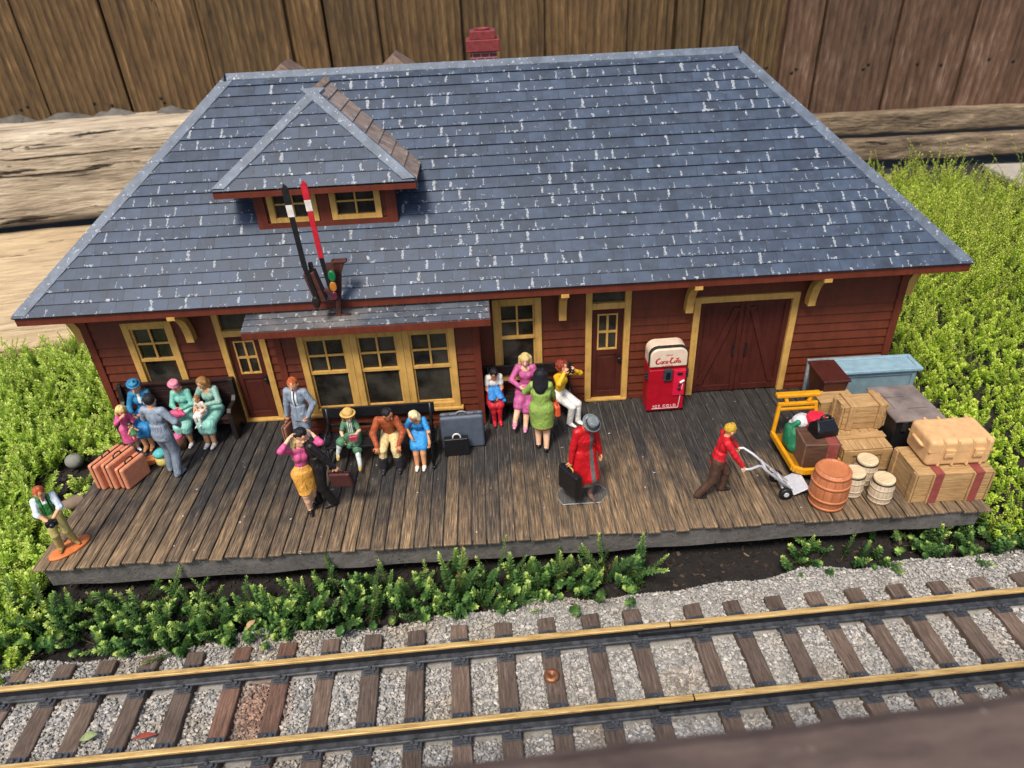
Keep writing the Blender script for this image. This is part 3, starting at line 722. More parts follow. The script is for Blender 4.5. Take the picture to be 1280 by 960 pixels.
# ------------------------------------------------------------------ luggage
def rbox(bd, sx, sy, sz, mi=0, z0=0): bd.box(-sx / 2, sx / 2, -sy / 2, sy / 2, z0, z0 + sz, mi)
TC = paint('#c87f5e', .5, .12, 6, .15, 'terracotta_leather')
def suitcase(loc, rz, sx, sy, sz, mat, label, group=None, handle=BLK, seam=BLK, latch=None, tilt=0):
    """upright case: sx thick, sy long, sz high"""
    t = thing('suitcase', label, 'suitcase', loc, rz, group)
    if tilt: t.rotation_euler.x = R(tilt)
    b = B(); b.box(-sx / 2, -.012, -sy / 2, sy / 2, 0, sz); b.build('shell', mat, t, min(.09, sx * .3), 4)
    b = B(); b.box(.012, sx / 2, -sy / 2, sy / 2, 0, sz); b.build('shell', mat, t, min(.09, sx * .3), 4)
    b = B(); b.box(-.016, .016, -sy / 2 + .014, sy / 2 - .014, .014, sz - .014); b.build('seam', seam, t, .05, 3)
    b = B(); b.tube([(0, -.13, sz - .02), (0, -.12, sz + .06), (0, -.05, sz + .09), (0, .05, sz + .09), (0, .12, sz + .06), (0, .13, sz - .02)], .022, 6); b.build('handle', handle, t)
    if latch:
        for y in (-sy * .32, sy * .32):
            b = B(); b.box(-.04, .04, y - .05, y + .05, sz - .005, sz + .015); b.build('latch', latch, t, .004)
    return t
g = 'three terracotta suitcases standing side by side'
suitcase((.62, 3.42, 0), -22, .31, 1.1, .86, TC, 'leftmost of the three terracotta suitcases, nearest the platform edge', g)
suitcase((.96, 3.36, 0), -22, .31, 1.0, .86, TC, 'middle of the three terracotta suitcases, between the other two', g)
suitcase((1.28, 3.26, 0), -22, .31, .86, .72, TC, 'smallest and rightmost of the three terracotta suitcases, nearest the man in grey', g)
GREY = paint('#4d5562', .4, .12, 5, .1, 'grey_leather')
suitcase((10.65, 4.0, 0), 92, .34, 1.26, 1.12, GREY, 'large slate grey upright suitcase standing at the end of the iron bench', handle=paint('#8f8a86', .4), latch=paint('#77777a', .3, metal=.6))
t = thing('handbag', 'small black bag with a white ring handle standing in front of the grey suitcase', 'handbag', (10.47, 3.58, 0), 2)
b = B(); b.prism([(-.37, 0), (.37, 0), (.34, .6), (-.34, .6)], 1, -.1, .1); b.build('bag_body', paint('#121214', .45, .2, 6, .2), t, .03, 3)
b = B(); b.tube([(.02 + .11 * math.cos(R(a)), -.03, .62 + .12 * math.sin(R(a))) for a in range(-20, 201, 20)], .025, 6); b.build('handle', paint('#c9c4bd', .3), t)
b = B(); b.box(-.33, .33, -.11, -.098, .38, .41); b.build('flap_edge', BLK, t)

def handheld(name, cat, label, loc, rz, sx, sy, sz, mat, hmat=None, tilt=0):
    """case hanging from its handle at loc (top of handle)"""
    t = thing(name, label, cat, loc, rz); t.rotation_euler.y = R(tilt)
    b = B(); b.box(-sx / 2, sx / 2, -sy / 2, sy / 2, -sz - .09, -.09); b.build('case_body', mat, t, min(.06, sy * .3), 3)
    b = B(); b.tube([(-.12, 0, -.1), (-.11, 0, -.02), (-.05, 0, .0), (.05, 0, .0), (.11, 0, -.02), (.12, 0, -.1)], .022, 6); b.build('handle', hmat or mat, t)
    b = B(); b.box(-sx / 2 - .006, sx / 2 + .006, -.012, .012, -sz - .095, -.086); b.build('seam', BLK, t)
    return t

# bags on the floor beside the man in grey
t = thing('tote_bag', 'small yellow and turquoise bag on the planks behind the grey suited man', 'bag', (1.78, 3.98, 0), 20)
b = B(); b.lathe([(.16, 0), (.2, .1), (.19, .22), (.14, .32)], (0, 0, 0), 14); b.build('bag_body', paint('#cdbd6c', .6), t)
b = B(); b.lathe([(.13, .3), (.2, .34), (.2, .42), (.1, .5), (.03, .52)], (0, 0, 0), 14); b.build('bag_top', paint('#4fa8a8', .5, .25), t)
t = thing('parcel', 'small orange parcel on the planks beside the smallest terracotta suitcase', 'parcel', (1.42, 4.05, 0), 30)
b = B(); b.box(-.2, .2, -.14, .14, 0, .2); b.build('parcel_body', paint('#c8743f', .6), t, .05, 3)
b = B(); b.box(-.205, .205, -.02, .02, -.0, .206); b.build('string', paint('#a85a2c', .6), t)
t = thing('wicker_basket', 'brown basket with a pink cloth at the feet of the woman in the pink hat', 'basket', (2.0, 4.72, 0))
b = B(); b.lathe([(.2, 0), (.23, .2), (.26, .42), (.23, .42), (.2, .36)], (0, 0, 0), 18); b.build('basket_body', wood('wicker', '#4b3022', '#7a5440', None, 2, 20, 3, .7, .6), t)
b = B(); b.tube([(.24 * math.cos(R(a)), 0, .4 + .26 * math.sin(R(a))) for a in range(0, 181, 20)], .02, 6); b.build('handle', paint('#5a3c2c', .7), t)
b = B(); b.lathe([(.2, .38), (.17, .46), (.08, .5), (0.01, .51)], (0, 0, 0), 14); b.build('cloth', paint('#d05f86', .6), t)

# ------------------------------------------------------------------ drinks machine
def drinks_machine():
    t = thing('drinks_machine', 'red and cream vintage drinks machine with script lettering standing between door and barn door', 'vending machine', (16.86, 5.36, 0), 1.5)
    RED = paint('#9c0a1e', .35, .1, 4, .08, 'machine_red'); CRM = paint('#cdb8a2', .42, .08, 4, .1, 'machine_cream'); DK = paint('#26231f', .5, .3, 12, .3)
    w_, d0, d1, H = .575, -.27, .3, 2.3
    b = B(); b.box(-w_, w_, d0, d1, .06, 1.66); b.box(-w_ + .04, w_ - .04, d0 + .04, d1 - .04, 0, .06); b.build('cabinet', RED, t, .03, 3)
    b = B(); n = 12; pr = [(-w_, 1.66)]
    rad = .26
    for i in range(n + 1): a = R(180 - 90 * i / n); pr.append((-w_ + rad + rad * math.cos(a), H - rad + rad * math.sin(a)))
    for i in range(n + 1): a = R(90 - 90 * i / n); pr.append((w_ - rad + rad * math.cos(a), H - rad + rad * math.sin(a)))
    pr.append((w_, 1.66))
    b.prism(pr, 1, d0 + .1, d1); b.build('hood', CRM, t, .05, 4)
    b = B(); pr2 = [(x * 1.02, z if z < 1.7 else z + .01) for x, z in pr]; b.prism(pr2, 1, d0 + .02, d0 + .1); b.build('gasket', DK, t, .01)
    b = B(); pr3 = [(x * .97, max(1.55, 1.5 + (z - 1.5) * .95)) for x, z in pr]; b.prism(pr3, 1, d0 - .07, d0 + .03); b.build('hood_panel', CRM, t, .04, 4)
    b = B(); b.box(-w_ + .02, w_ - .02, d0 - .06, d0 + .01, .1, 1.55); fd = b.build('door', RED, t, .025, 3)
    b = B(); b.box(-.14, .12, d0 - .14, d0 - .05, 1.2, 1.58); b.box(-.07, .06, d0 - .155, d0 - .13, 1.26, 1.5, 1); b.build('bottle_chute', [paint('#33393f', .35, .2, 8, .1), paint('#10131c', .2)], t, .02)
    b = B(); b.box(.18, .54, d0 - .1, d0 - .05, .62, 1.52); cp = b.build('coin_panel', paint('#c01638', .35, .1, 4, .05), t, .02)
    b = B(); b.box(.28, .44, d0 - .12, d0 - .09, 1.36, 1.44); b.lathe([(.045, 0), (.05, .03), (.03, .05)], (0, 0, 0), 12, 0, Matrix.Translation((.36, d0 - .1, .88)) @ Matrix.Rotation(R(90), 4, 'X')); b.lathe([(.03, 0), (.035, .03), (.02, .04)], (0, 0, 0), 12, 0, Matrix.Translation((.36, d0 - .1, 1.02)) @ Matrix.Rotation(R(90), 4, 'X')); b.build('coin_slot', paint('#1d1a1a', .3), cp)
    b = B(); b.bar((.37, d0 - .13, 1.1), (.5, d0 - .13, 1.18), .05, .05); b.build('lever', paint('#d8d4cf', .25), cp, .01)
    for s in (-1, 1):
        b = B()
        for k in range(3): b.box(*sorted((s * (w_ - .01), s * (w_ + .09))), d0 + .02, d0 + .14, 1.18 + k * .1, 1.26 + k * .1)
        b.build('hinge', DK, t, .02)
    b = B(); WH = paint('#d9cfc8', .4)
    b.box(-.42, .40, d0 - .066, d0 - .058, .155, .172); b.bar((.395, d0 - .062, .165), (.47, d0 - .104, 1.05), .016, .012); b.build('pinstripe', WH, t)
    def text(s, size, x, z, mat, y, name, shear=0.0, sp=1.0):
        cu = bpy.data.curves.new('txt', 'FONT'); cu.body = s; cu.size = size; cu.align_x = 'CENTER'; cu.align_y = 'CENTER'; cu.extrude = .004; cu.shear = shear; cu.space_character = sp
        o = bpy.data.objects.new('txt', cu); col.objects.link(o)
        bpy.context.view_layer.update()
        me = bpy.data.meshes.new_from_object(o.evaluated_get(bpy.context.evaluated_depsgraph_get()))
        bpy.data.objects.remove(o)
        me.transform(Matrix.Translation((x, y, z)) @ Matrix.Rotation(R(90), 4, 'X'))
        me.materials.clear(); me.materials.append(mat)
        ob = bpy.data.objects.new(name, me); col.objects.link(ob); ob.parent = t; return ob
    SR = paint('#a3141f', .4)
    text('ICE COLD', .125, -.03, .24, WH, d0 - .063, 'lettering', 0, 1.35)
    text('DRINK', .055, .0, 2.06, SR, d0 - .074, 'lettering', 0, 1.2); text('IN BOTTLES', .05, -.04, 1.70, SR, d0 - .074, 'lettering', 0, 1.2)
    # the flowing script, drawn as pen strokes
    b = B(); yy = d0 - .075
    def stroke(pts, r=.014):
        P = [Vector((px * .68 + pz * .28 * .68, yy, pz * .74)) for px, pz in pts]
        P = [Vector((p.x - .05, p.y, p.z + 1.79)) for p in P]
        n = len(P); b.tube(P, [r * .85 * (.55 + .75 * math.sin(math.pi * i / (n - 1))) for i in range(n)], 6)
    def arc(cx, cz, rx, rz, a0, a1, n=12): return [(cx + rx * math.cos(R(a0 + (a1 - a0) * i / n)), cz + rz * math.sin(R(a0 + (a1 - a0) * i / n))) for i in range(n + 1)]
    stroke([(-.50, .21)] + arc(-.43, .12, .10, .12, 60, 320, 16) + [(-.30, .02), (-.2, -.02)], .02)
    stroke(arc(-.27, .055, .042, .052, 90, 450, 14)); stroke(arc(-.155, .055, .042, .052, 50, 320, 12)); stroke(arc(-.05, .055, .042, .052, 50, 390, 14)); stroke([(-.006, .11), (-.008, .03), (.012, .0), (.04, .02)])
    stroke([(.03, .07), (.085, .075)], .018)
    stroke([(.06, .24), (.12, .23)] + arc(.2, .12, .10, .12, 100, 320, 16), .02)
    stroke([(.28, .2), (.38, .19), (.45, .22)], .012)
    stroke(arc(.325, .055, .042, .052, 90, 450, 14)); stroke([(.40, .02), (.41, .12), (.425, .2), (.40, .2), (.395, .05), (.43, .005)]); stroke(arc(.50, .055, .042, .052, 50, 390, 14)); stroke([(.545, .11), (.542, .03), (.562, .0), (.61, .03)])
    b.build('lettering', SR, t)
drinks_machine()

# ------------------------------------------------------------------ freight at the right end
CW = wood('crate_wood', '#86683f', '#b39064', '#c8a678', 0, 4, 8, .6, .25)
CWy = wood('crate_wood_side', '#86683f', '#b39064', '#c8a678', 1, 4, 8, .6, .25)
def crate(name, label, loc, rz, sx, sy, sz, style, group=None, mats=None):
    t = thing(name, label, 'crate', loc, rz, group)
    A_, B_ = mats or (CW, CWy); hx, hy = sx / 2, sy / 2
    b = B(); n = max(3, round(sz / .21))
    for i in range(n):
        z0, z1 = sz * i / n, sz * (i + 1) / n - .012; j = random.uniform(-.006, .006)
        b.box(-hx + .02, hx - .02, -hy + j, -hy + .05, z0, z1); b.box(-hx + .02, hx - .02, hy - .05, hy - j, z0, z1)
    b.box(-hx + .06, hx - .06, -hy + .04, hy - .04, .02, sz - .04); b.build('side_boards', A_, t, .008)
    for xa, xb in ((-hx - .003, -hx + .05), (hx - .05, hx + .003)):
        b = B()
        for i in range(n): b.box(xa, xb, -hy + .052, hy - .052, sz * i / n, sz * (i + 1) / n - .012 * (i == n - 1) - .001)
        b.build('end_boards', B_, t, .008)
    b = B()
    if style == 'long':
        n = max(3, round(sy / .19))
        for i in range(n): b.box(-hx - .02, hx + .02, -hy + sy * i / n, -hy + sy * (i + 1) / n - .012, sz - .03, sz + .012)
        b.build('lid', A_, t, .008)
    else:
        n = max(4, round(sx / .26))
        for i in range(n): b.box(-hx + sx * i / n, -hx + sx * (i + 1) / n - .012, -hy - .015, hy + .015, sz - .03, sz + .012)
        b.build('lid', B_, t, .008)
    return t, hx, hy
t, hx, hy = crate('wooden_crate', 'small tan plank crate with two battens, on top of another crate', (21.74, 2.96, .745), 1, 1.2, .62, .74, 'long')
for s in (-1, 1):
    x = s * .4 + .02; b = B(); b.box(x - .085, x + .085, -hy - .06, -hy - .003, -.0, .80); b.box(x - .085, x + .085, -hy - .004, hy + .05, .753, .81); b.box(x - .085, x + .085, hy + .003, hy + .06, 0, .76); b.build('batten', CWy, t, .01)
for s in (-1, 1):
    for ya, yb in ((-hy + .02, -hy + .16), (hy - .16, hy - .02)): B().box(*sorted((s * (hx + .003), s * (hx + .05))), ya, yb, .02, .72).build('batten', CWy, t, .01)
t, hx, hy = crate('wooden_crate', 'tan plank crate under the small battened crate, behind the cream barrels', (21.54, 2.55, 0), 1, 1.32, 1.5, .72, 'cross')
for z in (.0, .48):
    b = B(); b.box(-hx + .26, hx - .26, -hy - .045, -hy - .003, z + .03, z + .2); b.build('batten', CW, t, .01)
for s in (-1, 1):
    b = B(); b.box(*sorted((s * (hx - .26), s * hx)), -hy - .06, -hy - .006, .0, .69); b.build('batten', CW, t, .01)
b = B(); b.box(-hx - .03, hx + .03, -hy + .40, -hy + .64, .734, .78); b.build('batten', CW, t, .01)
t, hx, hy = crate('wooden_crate', 'tan crate mostly hidden behind the small battened crate, only a corner showing', (21.4, 3.75, 0), 0, 1.0, .6, 1.12, 'long')
t, hx, hy = crate('wooden_crate', 'long plank crate with two dark red straps underneath the tan travelling case', (23.06, .95, 0), -1, 1.88, 1.16, .92, 'long')
RS = paint('#83403a', .5, .15, 8, .15, 'strap_red')
for x in (-.42, .58):
    b = B(); b.box(x - .11, x + .11, -hy - .035, -hy - .006, 0, .945); b.box(x - .11, x + .11, -hy - .034, hy + .034, .936, .955); b.build('strap', RS, t, .006)
    b = B(); b.box(x - .155, x - .114, -hy - .05, -hy - .006, 0, .93); b.build('batten', CWy, t, .006)
for s in (-1, 1):
    for ya, yb in ((-hy, -hy + .18), (hy - .18, hy)): B().box(*sorted((s * (hx + .004), s * (hx + .05))), ya, yb, .0, .9).build('batten', CWy, t, .008)
# tan trunk
TAN = paint('#c89e6e', .5, .1, 5, .12, 'tan_trunk')
t = thing('ribbed_suitcase', 'big tan ribbed travelling case lying on the long strapped crate', 'suitcase', (23.18, 1.14, .957), -1)
b = B(); b.box(-.8, .8, -.52, .52, 0, .78); b.build('case_body', TAN, t, .12, 5)
for x in (-.48, -.13, .24, .58):
    b = B(); b.box(x - .035, x + .035, -.54, .54, -.002, .80); b.build('rib', TAN, t, .12, 5)
b = B(); b.box(-.803, .803, -.523, .523, .43, .45); b.build('seam', paint('#b5854f', .6), t, .005)
for x in (-.3, .42):
    b = B(); b.box(x - .12, x + .12, -.585, -.51, .3, .54); b.box(x - .09, x + .09, -.6, -.58, .34, .44); b.build('clasp', TAN, t, .03)
b = B(); b.tube([(-.79, -.22, .42), (-.86, -.2, .5), (-.89, -.1, .54), (-.89, .1, .54), (-.86, .2, .5), (-.79, .22, .42)], .045, 8); b.build('handle', TAN, t)
# dark flat topped chest
t = thing('storage_chest', 'black chest with a flat greyish brown lid behind the tan ribbed case', 'chest', (23.0, 2.98, 0), 1)
b = B(); b.box(-.62, .62, -.78, .78, 0, 1.24); b.build('chest_body', paint('#19171a', .45, .2, 6, .2), t, .02)
def lidmat():
    tt = NT('worn_lid'); P = tt.tc(); n = tt.noise(P, 1.6, 4, .6)
    tt.base(tt.ramp(n, (.3, '#4f4644'), (.7, '#8a7b72'))); tt.rough(.5); tt.bump(tt.noise(P, 20, 3), .2, .02); return tt.m
b = B(); b.box(-.68, .68, -.84, .84, 1.245, 1.32); b.build('lid', lidmat(), t, .025, 3)
b = B(); b.box(-.5, .1, .25, .262, 1.315, 1.328); b.box(-.45, -.438, -.3, .5, 1.315, 1.327); b.box(-.1, .45, -.32, -.308, 1.315, 1.328); b.build('lid_groove', paint('#4a403d', .6), t)
b = B()
for x in (-.4, .4): B().box(x - .06, x + .06, -.85, -.78, .95, 1.25).build('hasp', paint('#3d3a3a', .3, metal=.5), t, .01)
# pale blue cabinet, red box, grey panel
t = thing('blue_cabinet', 'pale blue grey counter with a sunken panel top by the right end of the wall', 'cabinet', (23.05, 4.85, 0), 0)
BL = paint('#7f9aa6', .5, .12, 4, .15, 'dusty_blue'); BLd = paint('#6f858d', .55, .12, 4, .15, 'dusty_blue_side')
b = B(); b.box(-1.12, 1.12, -.3, .36, 0, 1.36); b.build('cabinet_body', BLd, t, .015)
b = B(); hx, hy = 1.24, .42
b.box(-hx, hx, -hy, -hy + .13, 1.36, 1.46); b.box(-hx, hx, hy - .13, hy, 1.36, 1.46); b.box(-hx, -hx + .13, -hy + .13, hy - .13, 1.36, 1.457); b.box(hx - .13, hx, -hy + .13, hy - .13, 1.36, 1.457)
b.box(-hx + .13, hx - .13, -hy + .13, hy - .13, 1.36, 1.43); b.build('counter_top', BL, t, .02)
b = B()
for x in (-1.12, 1.0): b.box(x, x + .12, -.34, -.3, 0, 1.355)
b.box(-1.0, 1.0, -.335, -.3, 1.2, 1.355); b.box(-1.0, 1.0, -.335, -.3, 0, .15); b.build('face_frame', BLd, t, .01)
t = thing('red_bin', 'dark red brown box wider at its top, standing between the wall and the yellow cart', 'bin', (21.5, 4.5, 0), 0)
RB = paint('#45201b', .35, .15, 4, .12, 'oxblood')
b = B(); b.add([(-.2, -.4, 0), (.2, -.4, 0), (.2, .4, 0), (-.2, .4, 0), (-.36, -.56, 1.45), (.36, -.56, 1.45), (.36, .56, 1.45), (-.36, .56, 1.45)], [(0, 3, 2, 1), (4, 5, 6, 7), (0, 1, 5, 4), (1, 2, 6, 5), (2, 3, 7, 6), (3, 0, 4, 7)]); b.build('bin_body', RB, t, .03, 3)
b = B(); b.box(-.4, .4, -.6, .6, 1.45, 1.53); b.build('lid', RB, t, .03, 3)
t = thing('grey_panel', 'thin grey framed board leaning on the siding behind the red brown box', 'board', (22.65, 5.78, 0), 0)
t.rotation_euler.x = R(-5)
b = B(); b.box(-1.14, 1.14, -.03, .03, 0, 1.06); b.build('board', paint('#54595c', .6), t, .01)
b = B(); b.box(-1.16, -1.08, -.05, .04, 0, 1.1); b.box(1.08, 1.16, -.05, .04, 0, 1.1); b.box(-1.08, 1.08, -.048, .04, 1.03, 1.1); b.build('board_frame', paint('#858b8e', .5), t, .01)

# barrels
def barrel(name, label, loc, H, rt, rm, wood_m, hoop_m, lid_m, group=None, rim=None):
    t = thing(name, label, 'barrel', loc, random.uniform(0, 90), group)
    n = 12; prof = []
    for i in range(n + 1):
        u = i / n; prof.append((rt + (rm - rt) * math.sin(math.pi * u), H * u))
    prof += [(rt - .05, H), (rt - .06, H - .06), (.001, H - .06)]
    b = B(); b.lathe(prof, (0, 0, 0), 36); b.build('staves', wood_m, t)
    hw, ht = (.022, .006) if rim else (.04, .014)
    for u in ((.1, .34, .72) if rim else (.07, .3, .68, .93)):
        r_ = rt + (rm - rt) * math.sin(math.pi * u) + .006; b = B()
        b.lathe([(r_ - .02, H * u - hw), (r_ + ht, H * u - hw * .8), (r_ + ht, H * u + hw * .8), (r_ - .02, H * u + hw)], (0, 0, 0), 36); b.build('hoop', hoop_m, t)
    b = B(); b.lathe([(rt - .06, H - .06), (rt + .005, H - .02), (rt + .01, H + .07), (rt - .01, H + .085)] if rim else [(rt - .055, H - .06), (.001, H - .05)], (0, 0, 0), 36); b.build('lid', lid_m, t)
    if rim:
        b = B(); b.lathe([(rt - .02, H - .035), (rt + .02, H - .03), (rt + .02, H + .002), (rt - .02, H + .004)], (0, 0, 0), 36); b.build('lid_band', rim, t)
def stave(name, c1, c2, line, n_=18):
    t = NT(name); P = t.tc(); s = t.sep(P); a = t.math('ARCTAN2', s[1], s[0]); f = t.math('FRACT', t.math('MULTIPLY', a, n_ / (2 * math.pi)))
    ln = t.math('LESS_THAN', t.math('ABSOLUTE', t.math('SUBTRACT', f, .5)), .05)
    n1 = t.noise(t.mapv(P, (6, 6, 1.2)), 2, 5, .65)
    t.base(t.mix(t.math('MULTIPLY', ln, .8), t.ramp(n1, (.3, c1), (.7, c2)), line)); t.rough(.55); t.bump(t.math('SUBTRACT', n1, ln), .35, .02); return t.m
OR = paint('#b06a42', .45, .1, 5, .1, 'terracotta_barrel')
barrel('barrel', 'tall terracotta coloured barrel at the front of the freight', (20.04, .62, 0), 1.12, .40, .47, stave('terracotta_staves', '#9c5a36', '#b87048', lin('#8a4e30'), 14), OR, OR)
CR = stave('cream_staves', '#b09d84', '#cdb99c', lin('#85725c')); CRL = wood('barrel_head', '#b59c78', '#d3bd98', None, 0, 5, 8, .6, .3); CRH = paint('#b3a086', .5)
gb = 'small cream barrels'
barrel('barrel', 'small cream barrel in front of the other two cream barrels', (21.4, .6, 0), .66, .25, .285, CR, CRH, CRL, gb, BLK)
barrel('barrel', 'small cream barrel half hidden behind the terracotta barrel', (20.8, .92, 0), .66, .25, .285, CR, CRH, CRL, gb, BLK)
barrel('barrel', 'small cream barrel rearmost of its kind, against the lower plank crate', (21.32, 1.34, 0), .68, .25, .285, CR, CRH, CRL, gb, BLK)

# yellow luggage cart and its load
YC = paint('#c98a12', .4, .12, 5, .15, 'cart_yellow')
CT = thing('luggage_cart', 'yellow flat luggage cart with a tall T handle, loaded with bags', 'cart', (20.1, 2.25, 0), 0)
b = B(); zt = .42
b.box(-.62, .62, -.82, .82, zt - .06, zt); b.build('deck', paint('#8a5e10', .5), CT, .01)
b = B()
b.box(-.68, -.58, -.72, .86, zt - .08, zt + .1); b.box(.58, .68, -.72, .86, zt - .08, zt + .1)
b.bar((-.63, -.72, zt + .01), (-.4, -.9, zt + .01), .1, .18); b.bar((.63, -.72, zt + .01), (.4, -.9, zt + .01), .1, .18); b.bar((-.42, -.89, zt + .01), (.42, -.89, zt + .01), .1, .178)
b.build('rim', YC, CT, .02)
b = B(); b.bar((-.62, .82, zt), (-.5, .98, 1.36), .1, .1, (0, 1, 0)); b.bar((.62, .82, zt), (.5, .98, 1.36), .1, .1, (0, 1, 0)); b.bar((-.56, .97, 1.32), (.56, .97, 1.32), .1, .1)
b.bar((-.5, .95, 1.17), (.5, .95, 1.17), .08, .08); b.bar((-.3, .98, 1.36), (-.36, 1.02, 1.54), .1, .1, (0, 1, 0)); b.bar((.3, .98, 1.36), (.36, 1.02, 1.54), .1, .1, (0, 1, 0)); b.build('handle_frame', YC, CT, .02)
b = B(); b.bar((-.62, 1.04, 1.58), (.62, 1.04, 1.58), .2, .12); b.build('handle_bar', YC, CT, .04, 3)
for x in (-.5, .5):
    for y in (-.6, .6):
        b = B(); b.lathe([(.03, -.05), (.16, -.05), (.17, -.03), (.17, .03), (.16, .05), (.03, .05)], (0, 0, 0), 18, 0, Matrix.Translation((x, y, .17)) @ Matrix.Rotation(R(90), 4, 'Y')); b.build('wheel', BLK, CT)
CX, CY = 20.1, 2.25
t = thing('travel_chest', 'brown travel chest with a dull red strap at the front of the yellow cart', 'chest', (CX + .06, CY - .36, zt), -3)
b = B(); b.box(-.46, .46, -.4, .4, 0, .76); b.build('trunk_body', wood('trunk_brown', '#3a281f', '#5c4234', '#6b4d3b', 0, 4, 8, .45, .25), t, .03, 3)
b = B(); b.box(.12, .42, -.415, .415, -.0, .775); b.build('strap', RS, t, .03, 3)
b = B(); b.box(-.475, -.43, -.41, .41, .0, .77); b.box(-.475, .475, -.412, -.38, .72, .772); b.build('edging', paint('#6a4c3c', .5), t, .015)
# ------------------------------------------------------------------ signed-distance modelling for soft shapes and figures
class SDF:
    def __init__(self): self.p = []; self.paints = []
    def cap(self, a, b, ra, rb=None, c='skin', k=.03, n=None, s=1.0, op='add'):
        self.p.append(('cap', np.array(a, float), np.array(b, float), ra, ra if rb is None else rb, c, k, None if n is None else np.array(n, float), s, op)); return self
    def ell(self, c0, rad, c='skin', k=.03, M=None, op='add'):
        self.p.append(('ell', np.array(c0, float), np.array(rad, float), None if M is None else np.array(M, float), 0, c, k, None, 1, op)); return self
    def cone(self, a, b, ra, rb, c='skin', k=.02, n=None, s=1.0, rr=.012, op='add'):
        self.p.append(('cone', np.array(a, float), np.array(b, float), ra, rb, c, k, None if n is None else np.array(n, float), s, op, rr)); return self
    def box(self, c0, half, c='skin', k=.02, M=None, rr=.01, op='add'):
        self.p.append(('box', np.array(c0, float), np.array(half, float), None if M is None else np.array(M, float), 0, c, k, None, 1, op, rr)); return self
    def paint(self, kind, c0, rad, c, M=None):
        self.paints.append((kind, np.array(c0, float), np.array(rad, float), None if M is None else np.array(M, float), c)); return self
    @staticmethod
    def _bb(q):
        t = q[0]
        if t in ('cap', 'cone'):
            r = max(q[3], q[4]) * max(1, q[8]); return np.minimum(q[1], q[2]) - r, np.maximum(q[1], q[2]) + r
        r = float(np.linalg.norm(q[2])) if t == 'box' else float(max(q[2])); return q[1] - r, q[1] + r
    @staticmethod
    def _ev(q, X):
        t = q[0]
        if t in ('cap', 'cone'):
            a, b, ra, rb = q[1:5]; P = X - a; ba = b - a
            if q[7] is not None:
                n = q[7]; n = n / np.linalg.norm(n); f = 1 / q[8] - 1
                P = P + (P @ n)[..., None] * n * f; ba = ba + n * (ba @ n) * f
            L2 = max(ba @ ba, 1e-9); tt = (P @ ba) / L2
            if t == 'cap':
                tt = np.clip(tt, 0, 1)
                return np.linalg.norm(P - tt[..., None] * ba, axis=-1) - (ra + (rb - ra) * tt)
            L = math.sqrt(L2); rr = q[10]
            rad = np.linalg.norm(P - tt[..., None] * ba, axis=-1)
            d1 = rad - (ra + (rb - ra) * np.clip(tt, 0, 1)) + rr; d2 = np.maximum(-tt * L, (tt - 1) * L) + rr
            return np.minimum(np.maximum(d1, d2), 0) + np.sqrt(np.maximum(d1, 0) ** 2 + np.maximum(d2, 0) ** 2) - rr
        P = X - q[1]
        if q[3] is not None: P = P @ q[3].T
        if t == 'ell':
            k0 = np.linalg.norm(P / q[2], axis=-1); k1 = np.linalg.norm(P / (q[2] ** 2), axis=-1) + 1e-9
            return k0 * (k0 - 1) / k1
        d = np.abs(P) - q[2] + q[10]
        return np.linalg.norm(np.maximum(d, 0), axis=-1) + np.minimum(d.max(-1), 0) - q[10]
    def mesh(self, name, palette, parent=None, vox=.0135):
        lo = np.min([self._bb(q)[0] for q in self.p if q[9] == 'add'], 0) - 3 * vox; hi = np.max([self._bb(q)[1] for q in self.p if q[9] == 'add'], 0) + 3 * vox
        nd = np.ceil((hi - lo) / vox).astype(int) + 1
        D = np.full(nd, 1e3, np.float32); Hh = np.full(nd, 1e3, np.float32); L = np.zeros(nd, np.uint8)
        cols = []
        def ci(c):
            if c not in cols: cols.append(c)
            return cols.index(c)
        for q in self.p:
            a, b = self._bb(q); mg = max(q[6], .03) + 2 * vox
            i0 = np.clip(np.floor((a - mg - lo) / vox).astype(int), 0, nd - 1); i1 = np.clip(np.ceil((b + mg - lo) / vox).astype(int) + 1, 1, nd)
            if np.any(i1 <= i0): continue
            sl = tuple(slice(x, y) for x, y in zip(i0, i1))
            g = np.meshgrid(*[lo[k] + vox * np.arange(i0[k], i1[k]) for k in range(3)], indexing='ij')
            d = self._ev(q, np.stack(g, -1)).astype(np.float32)
            if q[9] == 'sub':
                D[sl] = np.maximum(D[sl], -d); continue
            k = max(q[6], 1e-4); h = np.maximum(k - np.abs(D[sl] - d), 0) / k
            D[sl] = np.minimum(D[sl], d) - h * h * k * .25
            m = d < Hh[sl]; Hh[sl] = np.where(m, d, Hh[sl]); L[sl] = np.where(m, ci(q[5]), L[sl])
        for kind, c0, rad, M, c in self.paints:
            r = float(np.linalg.norm(rad)); i0 = np.clip(np.floor((c0 - r - lo) / vox).astype(int), 0, nd - 1); i1 = np.clip(np.ceil((c0 + r - lo) / vox).astype(int) + 1, 1, nd)
            if np.any(i1 <= i0): continue
            sl = tuple(slice(x, y) for x, y in zip(i0, i1))
            g = np.meshgrid(*[lo[k] + vox * np.arange(i0[k], i1[k]) for k in range(3)], indexing='ij')
            P = np.stack(g, -1) - c0
            if M is not None: P = P @ M.T
            ins = (np.sum((P / rad) ** 2, -1) < 1) if kind == 'ell' else np.all(np.abs(P) < rad, -1)
            L[sl] = np.where(ins, ci(c), L[sl])
        # surface nets
        I = D < 0
        c8 = [I[dx:nd[0] - 1 + dx, dy:nd[1] - 1 + dy, dz:nd[2] - 1 + dz] for dx in (0, 1) for dy in (0, 1) for dz in (0, 1)]
